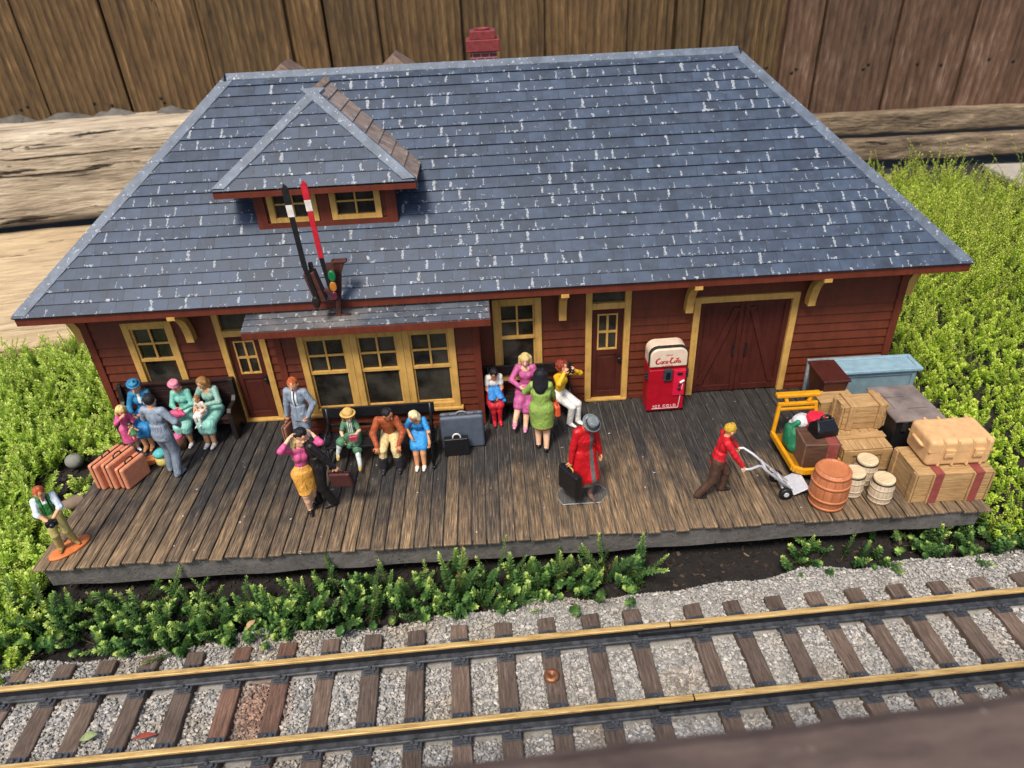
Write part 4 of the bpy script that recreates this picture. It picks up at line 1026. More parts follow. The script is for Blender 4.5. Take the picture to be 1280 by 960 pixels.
        s = np.zeros(c8[0].shape, np.int8)
        for x in c8: s += x
        act = (s > 0) & (s < 8); idx = np.argwhere(act); N = len(idx)
        num = np.full(act.shape, -1, np.int32); num[act] = np.arange(N)
        acc = np.zeros((N, 3)); cnt = np.zeros(N)
        for ax in range(3):
            o1, o2 = [k for k in range(3) if k != ax]
            for u in (0, 1):
                for v in (0, 1):
                    p0 = idx.copy(); p0[:, o1] += u; p0[:, o2] += v; p1 = p0.copy(); p1[:, ax] += 1
                    a = D[tuple(p0.T)]; b = D[tuple(p1.T)]; m = (a < 0) != (b < 0)
                    tt = np.where(m, a / np.where(m, a - b, 1), 0); q = p0.astype(float); q[:, ax] += tt
                    acc[m] += q[m]; cnt[m] += 1
        V = acc / cnt[:, None]
        Q = []
        for ax in range(3):
            o1, o2 = [(1, 2), (2, 0), (0, 1)][ax]
            a = I; sh = [slice(None)] * 3; sh2 = [slice(None)] * 3; sh[ax] = slice(0, -1); sh2[ax] = slice(1, None)
            a0 = I[tuple(sh)]; a1 = I[tuple(sh2)]; e = np.argwhere(a0 != a1); fl = a0[tuple(e.T)]
            ok = (e[:, o1] > 0) & (e[:, o2] > 0) & (e[:, o1] < nd[o1] - 1) & (e[:, o2] < nd[o2] - 1); e = e[ok]; fl = fl[ok]
            def cell(d1, d2):
                c = e.copy(); c[:, o1] -= d1; c[:, o2] -= d2; return num[tuple(c.T)]
            q = np.stack([cell(1, 1), cell(0, 1), cell(0, 0), cell(1, 0)], 1); q[~fl] = q[~fl][:, ::-1]; Q.append(q)
        Q = np.concatenate(Q); Q = Q[(Q >= 0).all(1)]
        # one relaxation pass
        nb = np.zeros((N, 3)); nc = np.zeros(N)
        for k in range(4):
            np.add.at(nb, Q[:, k], V[Q[:, (k + 1) % 4]]); np.add.at(nc, Q[:, k], 1)
        V = V * .6 + .4 * nb / np.maximum(nc, 1)[:, None]
        fc = V[Q].mean(1); li = np.clip(np.round(fc).astype(int), 0, nd - 1); mi = L[tuple(li.T)]
        o = np_mesh(name, V * vox + lo, Q, [palette(c) for c in cols], mi)
        if parent is not None: o.parent = parent
        return o

_pal = {}
def fig_paint(c):
    hexc = PAL.get(c, c)
    if isinstance(c, str) and c.startswith('hair:'):
        hexc = PAL.get(c[5:], c[5:]); key = 'h' + hexc
        if key not in _pal:
            tt = NT('figure_hair'); P = tt.tc(); n = tt.noise(tt.mapv(P, (30, 30, 7)), 1.0, 4, .65, .6); cc = lin(hexc)
            tt.base(tt.ramp(n, (.3, tuple(x * .55 for x in cc[:3]) + (1,)), (.7, tuple(min(1, x * 1.35 + .004) for x in cc[:3]) + (1,)))); tt.rough(.5); tt.bump(n, .8, .03); tt.p.inputs['Specular IOR Level'].default_value = .3; _pal[key] = tt.m
        return _pal[key]
    if hexc not in _pal:
        gloss = c in GLOSSY
        tt = NT('figure_' + str(c).strip('#')); P = tt.tc(); cc = lin(hexc); k = lambda m: tuple(min(1, x * m) for x in cc[:3]) + (1,)
        n1 = tt.noise(P, 5, 4, .65, .6); n2 = tt.noise(P, 22, 4, .7); n3 = tt.noise(tt.mapv(P, (3.2, 3.2, 1.6)), 1.5, 2, .5, 1.6)
        b_ = tt.ramp(tt.math('ADD', tt.math('MULTIPLY', n1, .65), tt.math('MULTIPLY', n2, .35)), (.34, k(.66)), (.5, k(.95)), (.66, k(1.22)))
        tt.base(b_); tt.rough(tt.math('MULTIPLY_ADD', n1, .35, .2 if gloss else .36)); tt.p.inputs['Specular IOR Level'].default_value = .4
        cloth = c not in ('skin', 'tan', 'pale', 'eye', 'lip', 'stocking')
        tt.bump(tt.math('MULTIPLY_ADD', n3, 1.0 if cloth else .15, tt.math('MULTIPLY', n2, .12)), .55 if cloth else .2, .09); _pal[hexc] = tt.m
    return _pal[hexc]
PAL = dict(skin='#d59a72', tan='#c98d63', pale='#dcae8c', eye='#241a18', lip='#a8443f', white='#d6d2ca', black='#18171b', cream='#d9c79c')
GLOSSY = {'redcoat', 'hairblack', 'black'}

def soft(name, cat, label, loc, rz, parts, group=None, vox=.014):
    t = thing(name, label, cat, loc, rz, group)
    for nm, fn in parts:
        s = SDF(); fn(s); s.mesh(nm, fig_paint, t, vox)
    return t
ztop = zt
def f(s):
    s.ell((0, 0, .36), (.24, .28, .38), '#16603f'); s.ell((.03, -.16, .2), (.2, .2, .24), '#1b6b48', .06); s.ell((-.08, .1, .62), (.12, .14, .14), '#16603f', .06)
def f2(s): s.cap((-.05, .02, .72), (.08, -.02, .86), .05, .08, '#1f7a54'); s.cap((.0, -.1, .7), (.14, -.16, .66), .035, .05, '#1f7a54')
soft('duffel_bag', 'bag', 'dark green tied bag on the left side of the yellow cart', (CX - .38, CY + .16, ztop), 0, (('bag_body', f), ('tied_neck', f2)))
def f(s):
    for i in range(9): s.ell((random.uniform(-.2, .2), random.uniform(-.16, .16), .5 + random.uniform(0, .38)), (.2, .18, .17), '#cfcdd0', .06)
    s.ell((0, 0, .3), (.3, .26, .34), '#cfcdd0', .08)
soft('laundry_sack', 'sack', 'lumpy white sack at the back of the yellow cart', (CX - .12, CY + .36, ztop), 0, (('sack_body', f),))
def f(s):
    s.cone((0, 0, .05), (0, -.02, .95), .2, .25, '#b8162c', .02)
def f2(s): s.cone((0, -.02, .94), (0, -.02, 1.06), .27, .24, '#c92038', .02)
t = soft('red_bag', 'bag', 'bright red bag standing between the white sack and the black doctor bag', (CX + .17, CY + .16, ztop), 0, (('bag_body', f), ('bag_lid', f2)))
t = thing('doctor_bag', 'glossy black doctor bag on top of the brown chest on the cart', 'bag', (CX + .2, CY - .26, ztop + .776), 8)
b = B(); b.add([(-.32, -.24, 0), (.32, -.24, 0), (.32, .24, 0), (-.32, .24, 0), (-.3, -.25, .22), (.3, -.25, .22), (.3, .25, .22), (-.3, .25, .22), (-.24, -.05, .42), (.24, -.05, .42), (.24, .05, .42), (-.24, .05, .42)],
      [(0, 3, 2, 1), (0, 1, 5, 4), (1, 2, 6, 5), (2, 3, 7, 6), (3, 0, 4, 7), (4, 5, 9, 8), (5, 6, 10, 9), (6, 7, 11, 10), (7, 4, 8, 11), (8, 9, 10, 11)]); b.build('bag_body', paint('#131214', .22, .2, 6, .25), t, .04, 3)
b = B(); b.tube([(-.14, 0, .4), (-.12, 0, .52), (0, 0, .56), (.12, 0, .52), (.14, 0, .4)], .035, 6); b.build('handle', paint('#17171a', .25), t)
b = B(); b.box(-.25, .25, -.055, .055, .4, .435); b.build('clasp_bar', paint('#2a2a2c', .25), t, .01)
# ------------------------------------------------------------------ figures
def V3(*a): return np.array(a, float)
def nz(v): return v / max(np.linalg.norm(v), 1e-9)
def ik(a, t, l1, l2, hint):
    d = t - a; L = np.linalg.norm(d); mx = (l1 + l2) * .999
    if L > mx: t = a + d / L * mx; d = t - a; L = mx
    u = d / L; x = (l1 * l1 - l2 * l2 + L * L) / (2 * L); h = math.sqrt(max(l1 * l1 - x * x, 0))
    hp = V3(*hint); hp = hp - u * (hp @ u); hp = nz(hp)
    return a + u * x + hp * h, t
def rotz(a):
    c, s = math.cos(R(a)), math.sin(R(a)); return np.array([[c, -s, 0], [s, c, 0], [0, 0, 1]])
PAL.update(navy='#2b3442', suit='#7e8997', suitd='#6f7986', tie='#191a20', redhair='#a8532c', hairblack='#15151a', blond='#d3b878', brownhair='#8a6337', auburn='#7d2f1d',
           mouse='#5a3c28', blue='#1f6f98', blued='#185878', teal='#6fb0a0', tealp='#86bfb0', pink='#c4507e', pinkd='#b04570', mauve='#b05585', ochre='#c9903c', greend='#4d7658', greenl='#88a24e',
           straw='#c8a25c', rust='#9a4a26', tanp='#cdb782', boot='#26252a', skyblue='#2a83c0', redc='#b5202c', redcoat='#b3121c', grey='#5d5a58', yellow='#d6a81e', vest='#2f7a3a', khaki='#a89a5e',
           brownp='#4a3429', shirt='#c9d2dc', clayb='#c06a34', orange='#c4552a', stocking='#b98a66', tanshoe='#a5714a', hatgrey='#6f7678', yellowhair='#b8922c', pinkhat='#cf7f93', wool='#b9a089')

FIGS = {}
def human(label, loc, rz, H, pose, look, vox=None):
    """A painted miniature person. pose in body heights, local frame: faces -y, its left is +x."""
    t = thing('person', label, 'person', loc, rz)
    fem = look.get('fem', False); S = SDF(); kid = look.get('kid', False)
    hs = look.get('head', 1.03 if not kid else 1.25)
    g = lambda k, d: pose.get(k, d)
    hip = V3(*g('hip', (0, 0, .515))); u = nz(V3(*g('lean', (0, 0, 1)))); tw = g('twist', 0)
    px = rotz(g('hyaw', 0)) @ V3(1, 0, 0)
    r = rotz(tw) @ V3(1, 0, 0); r = nz(r - u * (r @ u)); f = np.cross(r, u)
    if kid: tl = .27
    else: tl = .30
    top = look.get('top', 'suit'); bot = look.get('bottom', 'suit'); skin = look.get('skin', 'skin'); leg = look.get('leg', bot); shoe = look.get('shoe', 'black')
    sw = .098 if fem else .112
    if kid: sw *= .92
    h = H; P = lambda v: np.asarray(v) * h
    neck = hip + u * tl
    def cap(a, b, ra, rb, c, k=.012, n=None, s=1.0): S.cap(P(a), P(b), ra * h, rb * h, c, k * h, n, s)
    def ell(c0, rad, c, k=.012, M=None): S.ell(P(c0), np.array(rad) * h, c, k * h, M)
    T = np.array([r, f, u]); pr = px; pf = np.cross(pr, V3(0, 0, 1)); TP = np.array([pr, pf, V3(0, 0, 1)])
    # trunk
    ell(hip + V3(0, 0, .012), (.088 if fem else .084, .068, .068), bot, .02, TP)
    if fem:
        ell(hip + u * .115, (.064, .05, .08), top, .03, T); ell(hip + u * .205, (.078, .056, .075), top, .03, T)
        if not kid:
            for s in (-1, 1): ell(hip + u * .195 + r * s * .034 + f * .032, (.034, .030, .036), top, .03, T)
    else:
        ell(hip + u * .10, (.078, .058, .085), top, .03, T); ell(hip + u * .205, (.096, .064, .088), top, .03, T)
    sh = {s: hip + u * (tl - .018 if not kid else tl - .02) + r * (sw - .016) * (1 if s == 'L' else -1) + V3(*g(s + 's', (0, 0, 0))) for s in 'LR'}
    cap(sh['L'] * .82 + sh['R'] * .18 + u * -.004, sh['R'] * .82 + sh['L'] * .18 + u * -.004, .040, .040, top, .02)
    cap(neck + u * -.025, neck + u * .04, .03, .027, skin, .012)
    # head
    hy, hp_, hr_ = g('head', (0, 0, 0)); hy += g('twist', 0)
    hf = rotz(hy) @ V3(0, -math.cos(R(hp_)), -math.sin(R(hp_))); hr = rotz(hy) @ V3(1, 0, 0)
    hu = np.cross(hf, hr); hu = hu if hu[2] > 0 else -hu
    ro = R(hr_); hr, hu = hr * math.cos(ro) + hu * math.sin(ro), hu * math.cos(ro) - hr * math.sin(ro)
    hc = neck + u * .035 + hu * (.052 * hs) + hf * .008
    HM = np.array([hr, hf, hu])
    def he(off, rad, c, k=.008, paint=False, M=True):
        p = hc + (hr * off[0] + hf * off[1] + hu * off[2]) * hs
        if paint: S.paint('ell', P(p), np.array(rad) * h * hs, c, HM)
        else: ell(p, np.array(rad) * hs, c, k, HM)
    he((0, -.004, .014), (.051, .06, .058), skin); he((0, .014, -.026), (.038, .042, .044), skin, .02); he((0, .034, -.056), (.018, .016, .014), skin, .012)
    S.cap(P(hc + (hf * .054 + hu * .004) * hs), P(hc + (hf * .066 - hu * .02) * hs), .0065 * h * hs, .010 * h * hs, skin, .006 * h)
    for s in (-1, 1):
        he((s * .051, -.002, -.006), (.008, .014, .02), skin, .004)
        he((s * .021, .052, .004), (.0095, .012, .0055), 'white', paint=True); he((s * .021, .054, .004), (.0055, .014, .0065), 'eye', paint=True)
        he((s * .021, .056, .019), (.014, .014, .0038), look.get('brow', 'mouse'), paint=True)
        he((s * .03, .04, -.022), (.012, .018, .009), look.get('cheek', '#cf8763'), paint=True)
    he((0, .052, -.041), (.017, .02, .0055), 'lip', paint=True)
    # arms and hands
    UA, FA = (.162, .142)
    if kid: UA, FA = .14, .125
    slv = look.get('sleeve', 2.0); sc_ = look.get('sleevecol', top); hands = {}
    for s, sg in (('L', 1), ('R', -1)):
        a = sh[s]; tgt = V3(*g(s + 'H', (sg * .15, -.02, .50 if not kid else .46)))
        e, w_ = ik(a, tgt, UA, FA, g(s + 'e', (sg * .6, .6, -.3)))
        ra, rb, rc = (.034, .027, .019) if fem else (.038, .031, .022)
        if kid: ra, rb, rc = .033, .027, .021
        ps = [(a, ra, 0.0), (e, rb, 1.0), (w_, rc, 2.0)]
        for q in (0, 1):
            (p0, r0_, t0), (p1, r1_, t1) = ps[q], ps[q + 1]
            if slv >= t1: cap(p0, p1, r0_ + .004, r1_ + .004, sc_, .014)
            elif slv <= t0: cap(p0, p1, r0_ - .004, r1_, skin, .01)
            else:
                m = p0 + (p1 - p0) * (slv - t0); rm = r0_ + (r1_ - r0_) * (slv - t0)
                cap(p0, m, r0_ + .005, rm + .006, sc_, .014); cap(m, p1, rm - .004, r1_, skin, .006)
        hd = nz(V3(*g(s + 'd', tuple(nz(w_ - e)))))
        pn = V3(*g(s + 'n', (-sg, 0, 0))); pn = nz(pn - hd * (pn @ hd)); lt = np.cross(hd, pn)
        tside = g(s + 't', None)
        if tside is None: tside = 1 if (lt @ (f + u * .3)) > 0 else -1
        curl = g(s + 'c', .5); q_ = .88 if fem else 1.0
        if kid: q_ = .8
        PM = np.array([hd, lt, pn])
        cap(w_ - hd * .01, w_ + hd * .012, rc - .003, .016, skin, .008)
        ell(w_ + hd * .033 * q_, (.034 * q_, .025 * q_, .0125), skin, .008, PM)
        for i, (o, L) in enumerate(((.0195, .040), (.0066, .046), (-.0066, .043), (-.0195, .034))):
            L *= q_; fan = o * 5.0
            d0 = nz(hd + lt * tside * fan * .9); b0 = w_ + (hd * .055 + lt * tside * o) * q_
            a1, a2 = curl * .9, curl * 2.0
            d1 = d0 * math.cos(a1) + pn * math.sin(a1); d2 = d0 * math.cos(a2) + pn * math.sin(a2)
            m = b0 + d1 * L * .55; cap(b0, m, .0060, .0055, skin, .001); cap(m, m + d2 * L * .55, .0055, .0046, skin, .001)
        b0 = w_ + (hd * .018 + lt * tside * .02) * q_; d1 = nz(hd * .7 + lt * tside * .8 + pn * .35); m = b0 + d1 * .026 * q_
        cap(b0, m, .0075, .0066, skin, .004); d2 = nz(hd * .95 + lt * tside * .2 + pn * (.3 + curl * .5)); cap(m, m + d2 * .022 * q_, .0064, .0052, skin, .002)
        hands[s] = w_ + hd * .06 * q_
    # legs and feet
    TH, SK = (.245, .235) if not kid else (.21, .2)
    knees = {}; ank = {}
    for s, sg in (('L', 1), ('R', -1)):
        hj = hip + pr * sg * .046 + V3(0, 0, -.005); tgt = V3(*g(s + 'F', (sg * .05, 0, .045)))
        k_, an = ik(hj, tgt, TH, SK, g(s + 'k', (0, -1, .2))); knees[s] = k_; ank[s] = an
        r1_, r2_, r3_ = (.060, .042, .026)
        if leg == bot and not fem: r1_, r2_, r3_ = .062, .048, .040
        if kid: r1_, r2_, r3_ = .055, .040, .028
        if look.get('trouser'): r3_ = .036
        lc2 = look.get('shin', leg)
        cap(hj, k_, r1_, r2_, bot if look.get('trouser') or not fem else leg, .018)
        if r3_ < .03: ell(k_ * .66 + an * .34 + nz(np.cross(np.cross(nz(an - k_), V3(*g(s + 'k', (0, -1, .2)))), nz(an - k_))) * .008, (.034, .034, .055), lc2, .02)
        cap(k_, an, r2_, r3_, lc2, .014)
        ty = g(s + 't_', 0) ; td = rotz(ty) @ V3(0, -1, 0); tp = g(s + 'p', 0); td = nz(td * math.cos(R(tp)) + V3(0, 0, -math.sin(R(tp))))
        lw = an + V3(0, 0, -.022)
        cap(lw - td * .022, lw + td * .035, .023, .024, shoe, .012); cap(lw + td * .03, lw + td * .088, .025, .018, shoe, .012, V3(0, 0, 1), .85)
        if not look.get('flat', True): pass
        if look.get('cuff'): cap(an + (k_ - an) * .1, an + (k_ - an) * .5, r3_ + .012, r3_ + .016, look['cuff'], .008)
    # painted clothes details on the chest
    def tp_(c0, half, c): S.paint('box', P(hip + r * c0[0] + f * c0[1] + u * c0[2]), np.array(half) * h, c, T)
    for c0, half, c in look.get('chest', []): tp_(c0, half, c)
    if look.get('vneck'): S.paint('ell', P(neck - u * .015 + f * .045), np.array((.045, .06, .035)) * h, skin, T)
    body_extra = look.get('extra')
    ctx = dict(S=S, h=h, P=P, hip=hip, u=u, r=r, f=f, neck=neck, hc=hc, hf=hf, hr=hr, hu=hu, hs=hs, HM=HM, T=T, knees=knees, ank=ank, hands=hands, sh=sh, TP=TP, pr=pr, pf=pf)
    if body_extra: body_extra(ctx)
    v = vox or max(.0105, min(.0145, .0052 * H))
    S.mesh('body', fig_paint, t, v)
    # hair
    hr_c = 'hair:' + look.get('hair', 'mouse'); st = look.get('hairstyle', 'short'); X = SDF()
    hq = lambda o: P(hc + (hr * o[0] + hf * o[1] + hu * o[2]) * hs); sz = lambda rad: np.array(rad) * h * hs
    if st != 'none':
        X.ell(hq((0, -.009, .017)), sz((.0545, .0615, .058)), hr_c, .01, HM)
        rg = np.random.default_rng(int(H * 100) + len(label))
        for i in range(9):
            a_ = rg.uniform(-2.6, 2.6); X.cap(hq((.02 * math.sin(a_), .02 * math.cos(a_), .066)), hq((.046 * math.sin(a_), .05 * math.cos(a_) - .006, .034)), .012 * h * hs, .011 * h * hs, hr_c, .006 * h)
        if st == 'short':
            X.box(hq((0, .075, -.034)), sz((.08, .055, .062)), hr_c, M=HM, rr=.02 * h, op='sub'); X.box(hq((0, .04, -.06)), sz((.09, .07, .05)), hr_c, M=HM, rr=.01, op='sub'); X.box(hq((0, 0, -.10)), sz((.09, .09, .055)), hr_c, M=HM, rr=.01, op='sub')
        elif st == 'bob':
            for s in (-1, 1): X.cap(hq((s * .05, -.01, .02)), hq((s * .052, -.008, -.05)), .022 * h * hs, .024 * h * hs, hr_c, .02 * h)
            X.ell(hq((0, -.04, -.03)), sz((.056, .034, .045)), hr_c, .02 * h, HM); X.box(hq((0, .07, -.045)), sz((.042, .07, .066)), hr_c, M=HM, rr=.02 * h, op='sub')
        elif st == 'long':
            for s in (-1, 1): X.cap(hq((s * .047, -.02, .02)), hq((s * .05, -.045, -.10)), .024 * h * hs, .026 * h * hs, hr_c, .02 * h)
            X.cap(hq((0, -.045, .02)), hq((0, -.06, -.125)), .045 * h * hs, .052 * h * hs, hr_c, .02 * h, hf, .6); X.box(hq((0, .07, -.04)), sz((.042, .07, .066)), hr_c, M=HM, rr=.02 * h, op='sub')
        elif st == 'curly':
            rg = np.random.default_rng(3)
            for i in range(34):
                d_ = nz(rg.normal(size=3)); 
                if d_[1] > .45 and d_[2] < .55: continue
                if d_[2] < -.55: continue
                X.ell(hq((d_[0] * .056, d_[1] * .062 - .008, d_[2] * .06 + .014)), sz((.021, .021, .021)), hr_c, .006 * h)
            X.box(hq((0, .08, -.04)), sz((.04, .06, .056)), hr_c, M=HM, rr=.02 * h, op='sub')
        elif st == 'bun':
            X.box(hq((0, .07, -.04)), sz((.08, .06, .064)), hr_c, M=HM, rr=.02 * h, op='sub'); X.ell(hq((0, -.06, -.025)), sz((.034, .03, .032)), hr_c, .01 * h); X.box(hq((0, .01, -.09)), sz((.09, .09, .05)), hr_c, M=HM, rr=.01, op='sub')
        X.mesh('hair', fig_paint, t, v)
    hat = look.get('hat')
    if hat:
        X = SDF(); k0 = hat[0]; hcx = hat[1]
        if k0 == 'pillbox':
            tl_ = nz(hu * .9 + hr * .35 - hf * .15); c0 = hq((-.006, .0, .058)); X.cone(c0, c0 + tl_ * .045 * h * hs, .062 * h * hs, .05 * h * hs, hcx, rr=.012 * h); X.cone(c0 - tl_ * .004 * h, c0 + tl_ * .006 * h, .072 * h * hs, .07 * h * hs, hat[2] if len(hat) > 2 else hcx, rr=.004 * h)
        if k0 == 'feather':
            tl_ = nz(hu * .9 + hr * .2 + hf * .1); c0 = hq((0, -.004, .05)); X.cone(c0, c0 + tl_ * .04 * h * hs, .06 * h * hs, .05 * h * hs, hcx, rr=.012 * h); X.cone(c0, c0 + tl_ * .01 * h, .074 * h * hs, .07 * h * hs, hcx, rr=.005 * h)
            X.cap(c0 + tl_ * .02 * h, c0 + tl_ * .085 * h + P(hr * .02), .02 * h, .006 * h, hat[2], .01 * h)
        if k0 == 'straw':
            tl_ = nz(hu + hf * -.12); c0 = hq((0, 0, .036)); X.cone(c0, c0 + tl_ * .012 * h, .092 * h * hs, .088 * h * hs, hcx, rr=.004 * h); X.ell(c0 + tl_ * .02 * h * hs, sz((.062, .066, .05)), hcx, .01 * h, HM); X.paint('ell', c0 + tl_ * .02 * h * hs, sz((.075, .075, .012)), hat[2], HM)
        if k0 == 'fedora':
            tl_ = nz(hu + hf * -.1); c0 = hq((0, .004, .036)); X.cone(c0, c0 + tl_ * .012 * h, .088 * h * hs, .086 * h * hs, hcx, rr=.004 * h); X.cone(c0, c0 + tl_ * .06 * h * hs, .062 * h * hs, .05 * h * hs, hcx, rr=.02 * h); X.paint('ell', c0 + tl_ * .018 * h * hs, sz((.08, .08, .014)), hat[2], HM)
        X.mesh('hat', fig_paint, t, v)
    # skirts and coats
    sk = look.get('skirt')
    if sk:
        X = SDF(); kind, cc = sk[0], sk[1]
        if kind == 'stand':
            kz = sk[2]; kn = (knees['L'] + knees['R']) / 2
            b0 = hip + u * .09; b1 = V3((kn[0] + hip[0]) / 2 if True else 0, (kn[1] + hip[1]) / 2, kz); bw = sk[3]
            if not look.get('coat'): X.cone(P(b0), P(hip + V3(0, 0, -.02)), .064 * h, .092 * h, cc, .02 * h, pf, .84)
            X.cone(P(hip + V3(0, 0, .02 if not look.get('coat') else -.1)), P(b1), .092 * h, bw * h, cc, .03 * h, pf, .84)
            for s in 'LR':
                hj = hip + pr * (.046 if s == 'L' else -.046); kk = knees[s] + (ank[s] - knees[s]) * .25
                X.cap(P(hj), P(knees[s]), .066 * h, .054 * h, cc, .05 * h); X.cap(P(knees[s]), P(kk), .062 * h, .058 * h, cc, .03 * h)
            X.box(P(V3(hip[0], hip[1], kz - .2)), np.array((.4, .4, .2)) * h, cc, rr=.004, op='sub')
        else:
            lo_ = sk[2]
            for s in 'LR':
                hh_ = hip + pr * (.05 if s == 'L' else -.05); X.cap(P(hh_), P(hh_ + (knees[s] - hh_) * (.9 if lo_ < .2 else 1.0)), .086 * h if lo_ < .2 else .078 * h, (.070 if lo_ < .2 else .056) * h, cc, .03 * h)
                if lo_ > .2: X.cap(P(knees[s]), P(knees[s] + (ank[s] - knees[s]) * lo_), .062 * h, .058 * h, cc, .03 * h)
            m = (knees['L'] + knees['R']) / 2
            X.cap(P(hip + V3(0, 0, .0)), P(hip + (m - hip) * .85), .07 * h, .05 * h, cc, .03 * h); X.cone(P(hip + u * .085), P(hip), .064 * h, .09 * h, cc, .02 * h)
            S_b = P(hip + u * .1); X.cone(S_b - P(u * .008), S_b + P(u * .008), .062 * h, .062 * h, '#5a4a44', .002, f, .8)
        for c_, rad, c2 in sk[4] if len(sk) > 4 else []: X.paint('ell', P(V3(*c_)), np.array(rad) * h, c2)
        X.mesh('skirt', fig_paint, t, v)
    ct = look.get('coat')
    if ct:
        X = SDF(); cc, bz, bw = ct[0], ct[1], ct[2]
        X.ell(P(hip + u * .2), np.array((.104, .074, .095)) * h, cc, .03 * h, T); X.cone(P(hip + u * .2), P(hip + u * .02), .092 * h, .094 * h, cc, .03 * h, f, .8)
        X.cone(P(hip + u * .05), P(V3(hip[0], hip[1] + (ct[3] if len(ct) > 3 else 0), bz)), .095 * h, bw * h, cc, .03 * h, pf, .8)
        cap2 = lambda a, b, ra, rb: X.cap(P(a), P(b), ra * h, rb * h, cc, .02 * h)
        cap2(sh['L'] * .85 + sh['R'] * .15, sh['R'] * .85 + sh['L'] * .15, .046, .046)
        if look.get('open'):
            o = look['open']; c0 = P(V3(hip[0], hip[1], 0) + pf * .11 + pr * o[2] + V3(0, 0, (bz + hip[2] + .25) / 2)); X.paint('box', c0, np.array((o[0], .12, (hip[2] + .27 - bz) / 2)) * h, 'grey', TP)
        for s in 'LR':
            X.cap(P(hip + pr * (.046 if s == 'L' else -.046)), P(knees[s]), .08 * h, .075 * h, cc, .05 * h)
        X.box(P(V3(hip[0], hip[1], bz - .2)), np.array((.4, .4, .2)) * h, cc, rr=.004, op='sub')
        X.mesh('coat', fig_paint, t, v)
    W = lambda v_: Vector(loc) + Vector(tuple(rotz(rz) @ (np.asarray(v_) * h)))
    return dict(t=t, hands={k: W(v_) for k, v_ in hands.items()}, W=W, ctx=ctx)

def suitchest(c=('#c8cdd2', 'tie')):
    return [((0, .06, .235), (.03, .05, .085), c[0]), ((0, .06, .21), (.009, .06, .085), c[1]), ((0, .08, .06), (.0032, .06, .085), '#4a525c'), ((-.034, .06, .23), (.0035, .05, .075), '#59626d'), ((.034, .06, .23), (.0035, .05, .075), '#59626d')]
def jacket_hem(colr, drop=.07):
    def fn(c):
        c['S'].cone(c['P'](c['hip'] + c['u'] * .12), c['P'](c['hip'] + V3(0, 0, -drop)), .084 * c['h'], .098 * c['h'], colr, .02 * c['h'], c['pf'], .78)
    return fn
SEAT = .72
def sit(H, fx=.05, fy=-.26, **kw):
    p = dict(hip=(0, 0, SEAT / H + .056), LF=(fx, fy, .045), RF=(-fx, fy, .045), Lk=(0, -1, 1), Rk=(0, -1, 1)); p.update(kw); return p

# --- left settle
H = 2.62
human('seated woman in a bright blue suit and blue feathered hat on the dark settle', (.98, 5.42, 0), 8, H,
      sit(H, .035, -.24, LH=(.05, -.17, .45), RH=(-.07, -.18, .44), head=(-8, 20, 0)),
      dict(fem=True, top='blue', bottom='blue', leg='stocking', shoe='tanshoe', hair='brownhair', hairstyle='bun', hat=('feather', 'blue', '#2f8f90'), skirt=('sit', '#2678b0', .3), chest=[((0, .06, .24), (.016, .05, .06), 'white')]))
H = 1.86
D1 = human('small blond child in pink holding a doll beside the woman in the blue suit', (.66, 4.72, 0), 48, H,
      dict(hip=(0, 0, .46), LF=(.045, 0, .045), RF=(-.045, 0, .045), LH=(.04, -.16, .56), RH=(-.05, -.13, .74), Re=(-1, .2, -.6), head=(0, 25, 0), lean=(0, -.12, 1)),
      dict(fem=True, kid=True, top='pink', bottom='pink', leg='pale', shoe='shirt', hair='blond', hairstyle='bob', skirt=('stand', 'pink', .22, .13), sleeve=1.6))
def fdoll(s):
    s.ell((0, 0, .36), (.08, .075, .09), 'skin', .01); s.ell((0, .02, .39), (.088, .08, .085), 'hairblack', .004); s.cone((0, 0, .28), (0, 0, .08), .06, .12, '#4f8a5a'); s.cap((-.06, -.02, .24), (-.14, -.06, .16), .028, .022, 'skin'); s.cap((.06, -.02, .24), (.14, -.06, .16), .028, .022, 'skin')
    s.cap((-.04, -.0, .08), (-.05, -.06, -.06), .03, .025, 'skin'); s.cap((.04, 0, .08), (.05, -.06, -.06), .03, .025, 'skin'); s.box((0, -.09, .36), (.05, .06, .05), 'skin', op='sub')
    s.paint('ell', (0, -.06, .35), (.06, .04, .06), 'skin')
hx_ = D1['hands']['L']; soft('doll', 'doll', 'tiny doll with dark hair and a green dress in the arms of the pink child', (hx_.x + .05, hx_.y - .1, hx_.z - .26), 40, (('doll_body', fdoll),), vox=.012)
human('man in a light grey suit seen from behind, standing in front of the settle', (2.32, 3.52, 0), 168, 2.74,
      dict(hip=(0, 0, .515), LF=(.075, -.03, .045), RF=(-.06, .05, .045), LH=(.14, -.14, .56), Le=(.9, .5, -.2), RH=(-.15, -.10, .56), Re=(-.9, .5, -.2), head=(38, 12, 0), twist=0, Lt_=12, Rt_=-14),
      dict(top='suit', bottom='suitd', shoe='#7d8288', hair='hairblack', extra=jacket_hem('suit', .06), chest=suitchest()))
H = 2.46
human('seated woman in a mint green suit and pink hat holding pink knitting', (2.2, 5.42, 0), 2, H,
      sit(H, .045, -.24, LH=(.03, -.17, .49), RH=(-.035, -.17, .49), head=(-12, 25, 0), LFx=0),
      dict(fem=True, top='teal', bottom='tealp', leg='stocking', shoe='white', hair='mouse', hairstyle='bun', hat=('pillbox', 'pinkhat', '#b85c78'), skirt=('sit', 'tealp', .25)))
def f(s):
    s.ell((0, 0, .16), (.2, .15, .14), '#c24a72', .04); s.cap((-.1, -.05, .22), (.22, -.06, .16), .08, .06, '#c24a72', .05); s.cap((-.12, -.1, .08), (0, -.16, -.05), .09, .05, '#b03f66', .06)
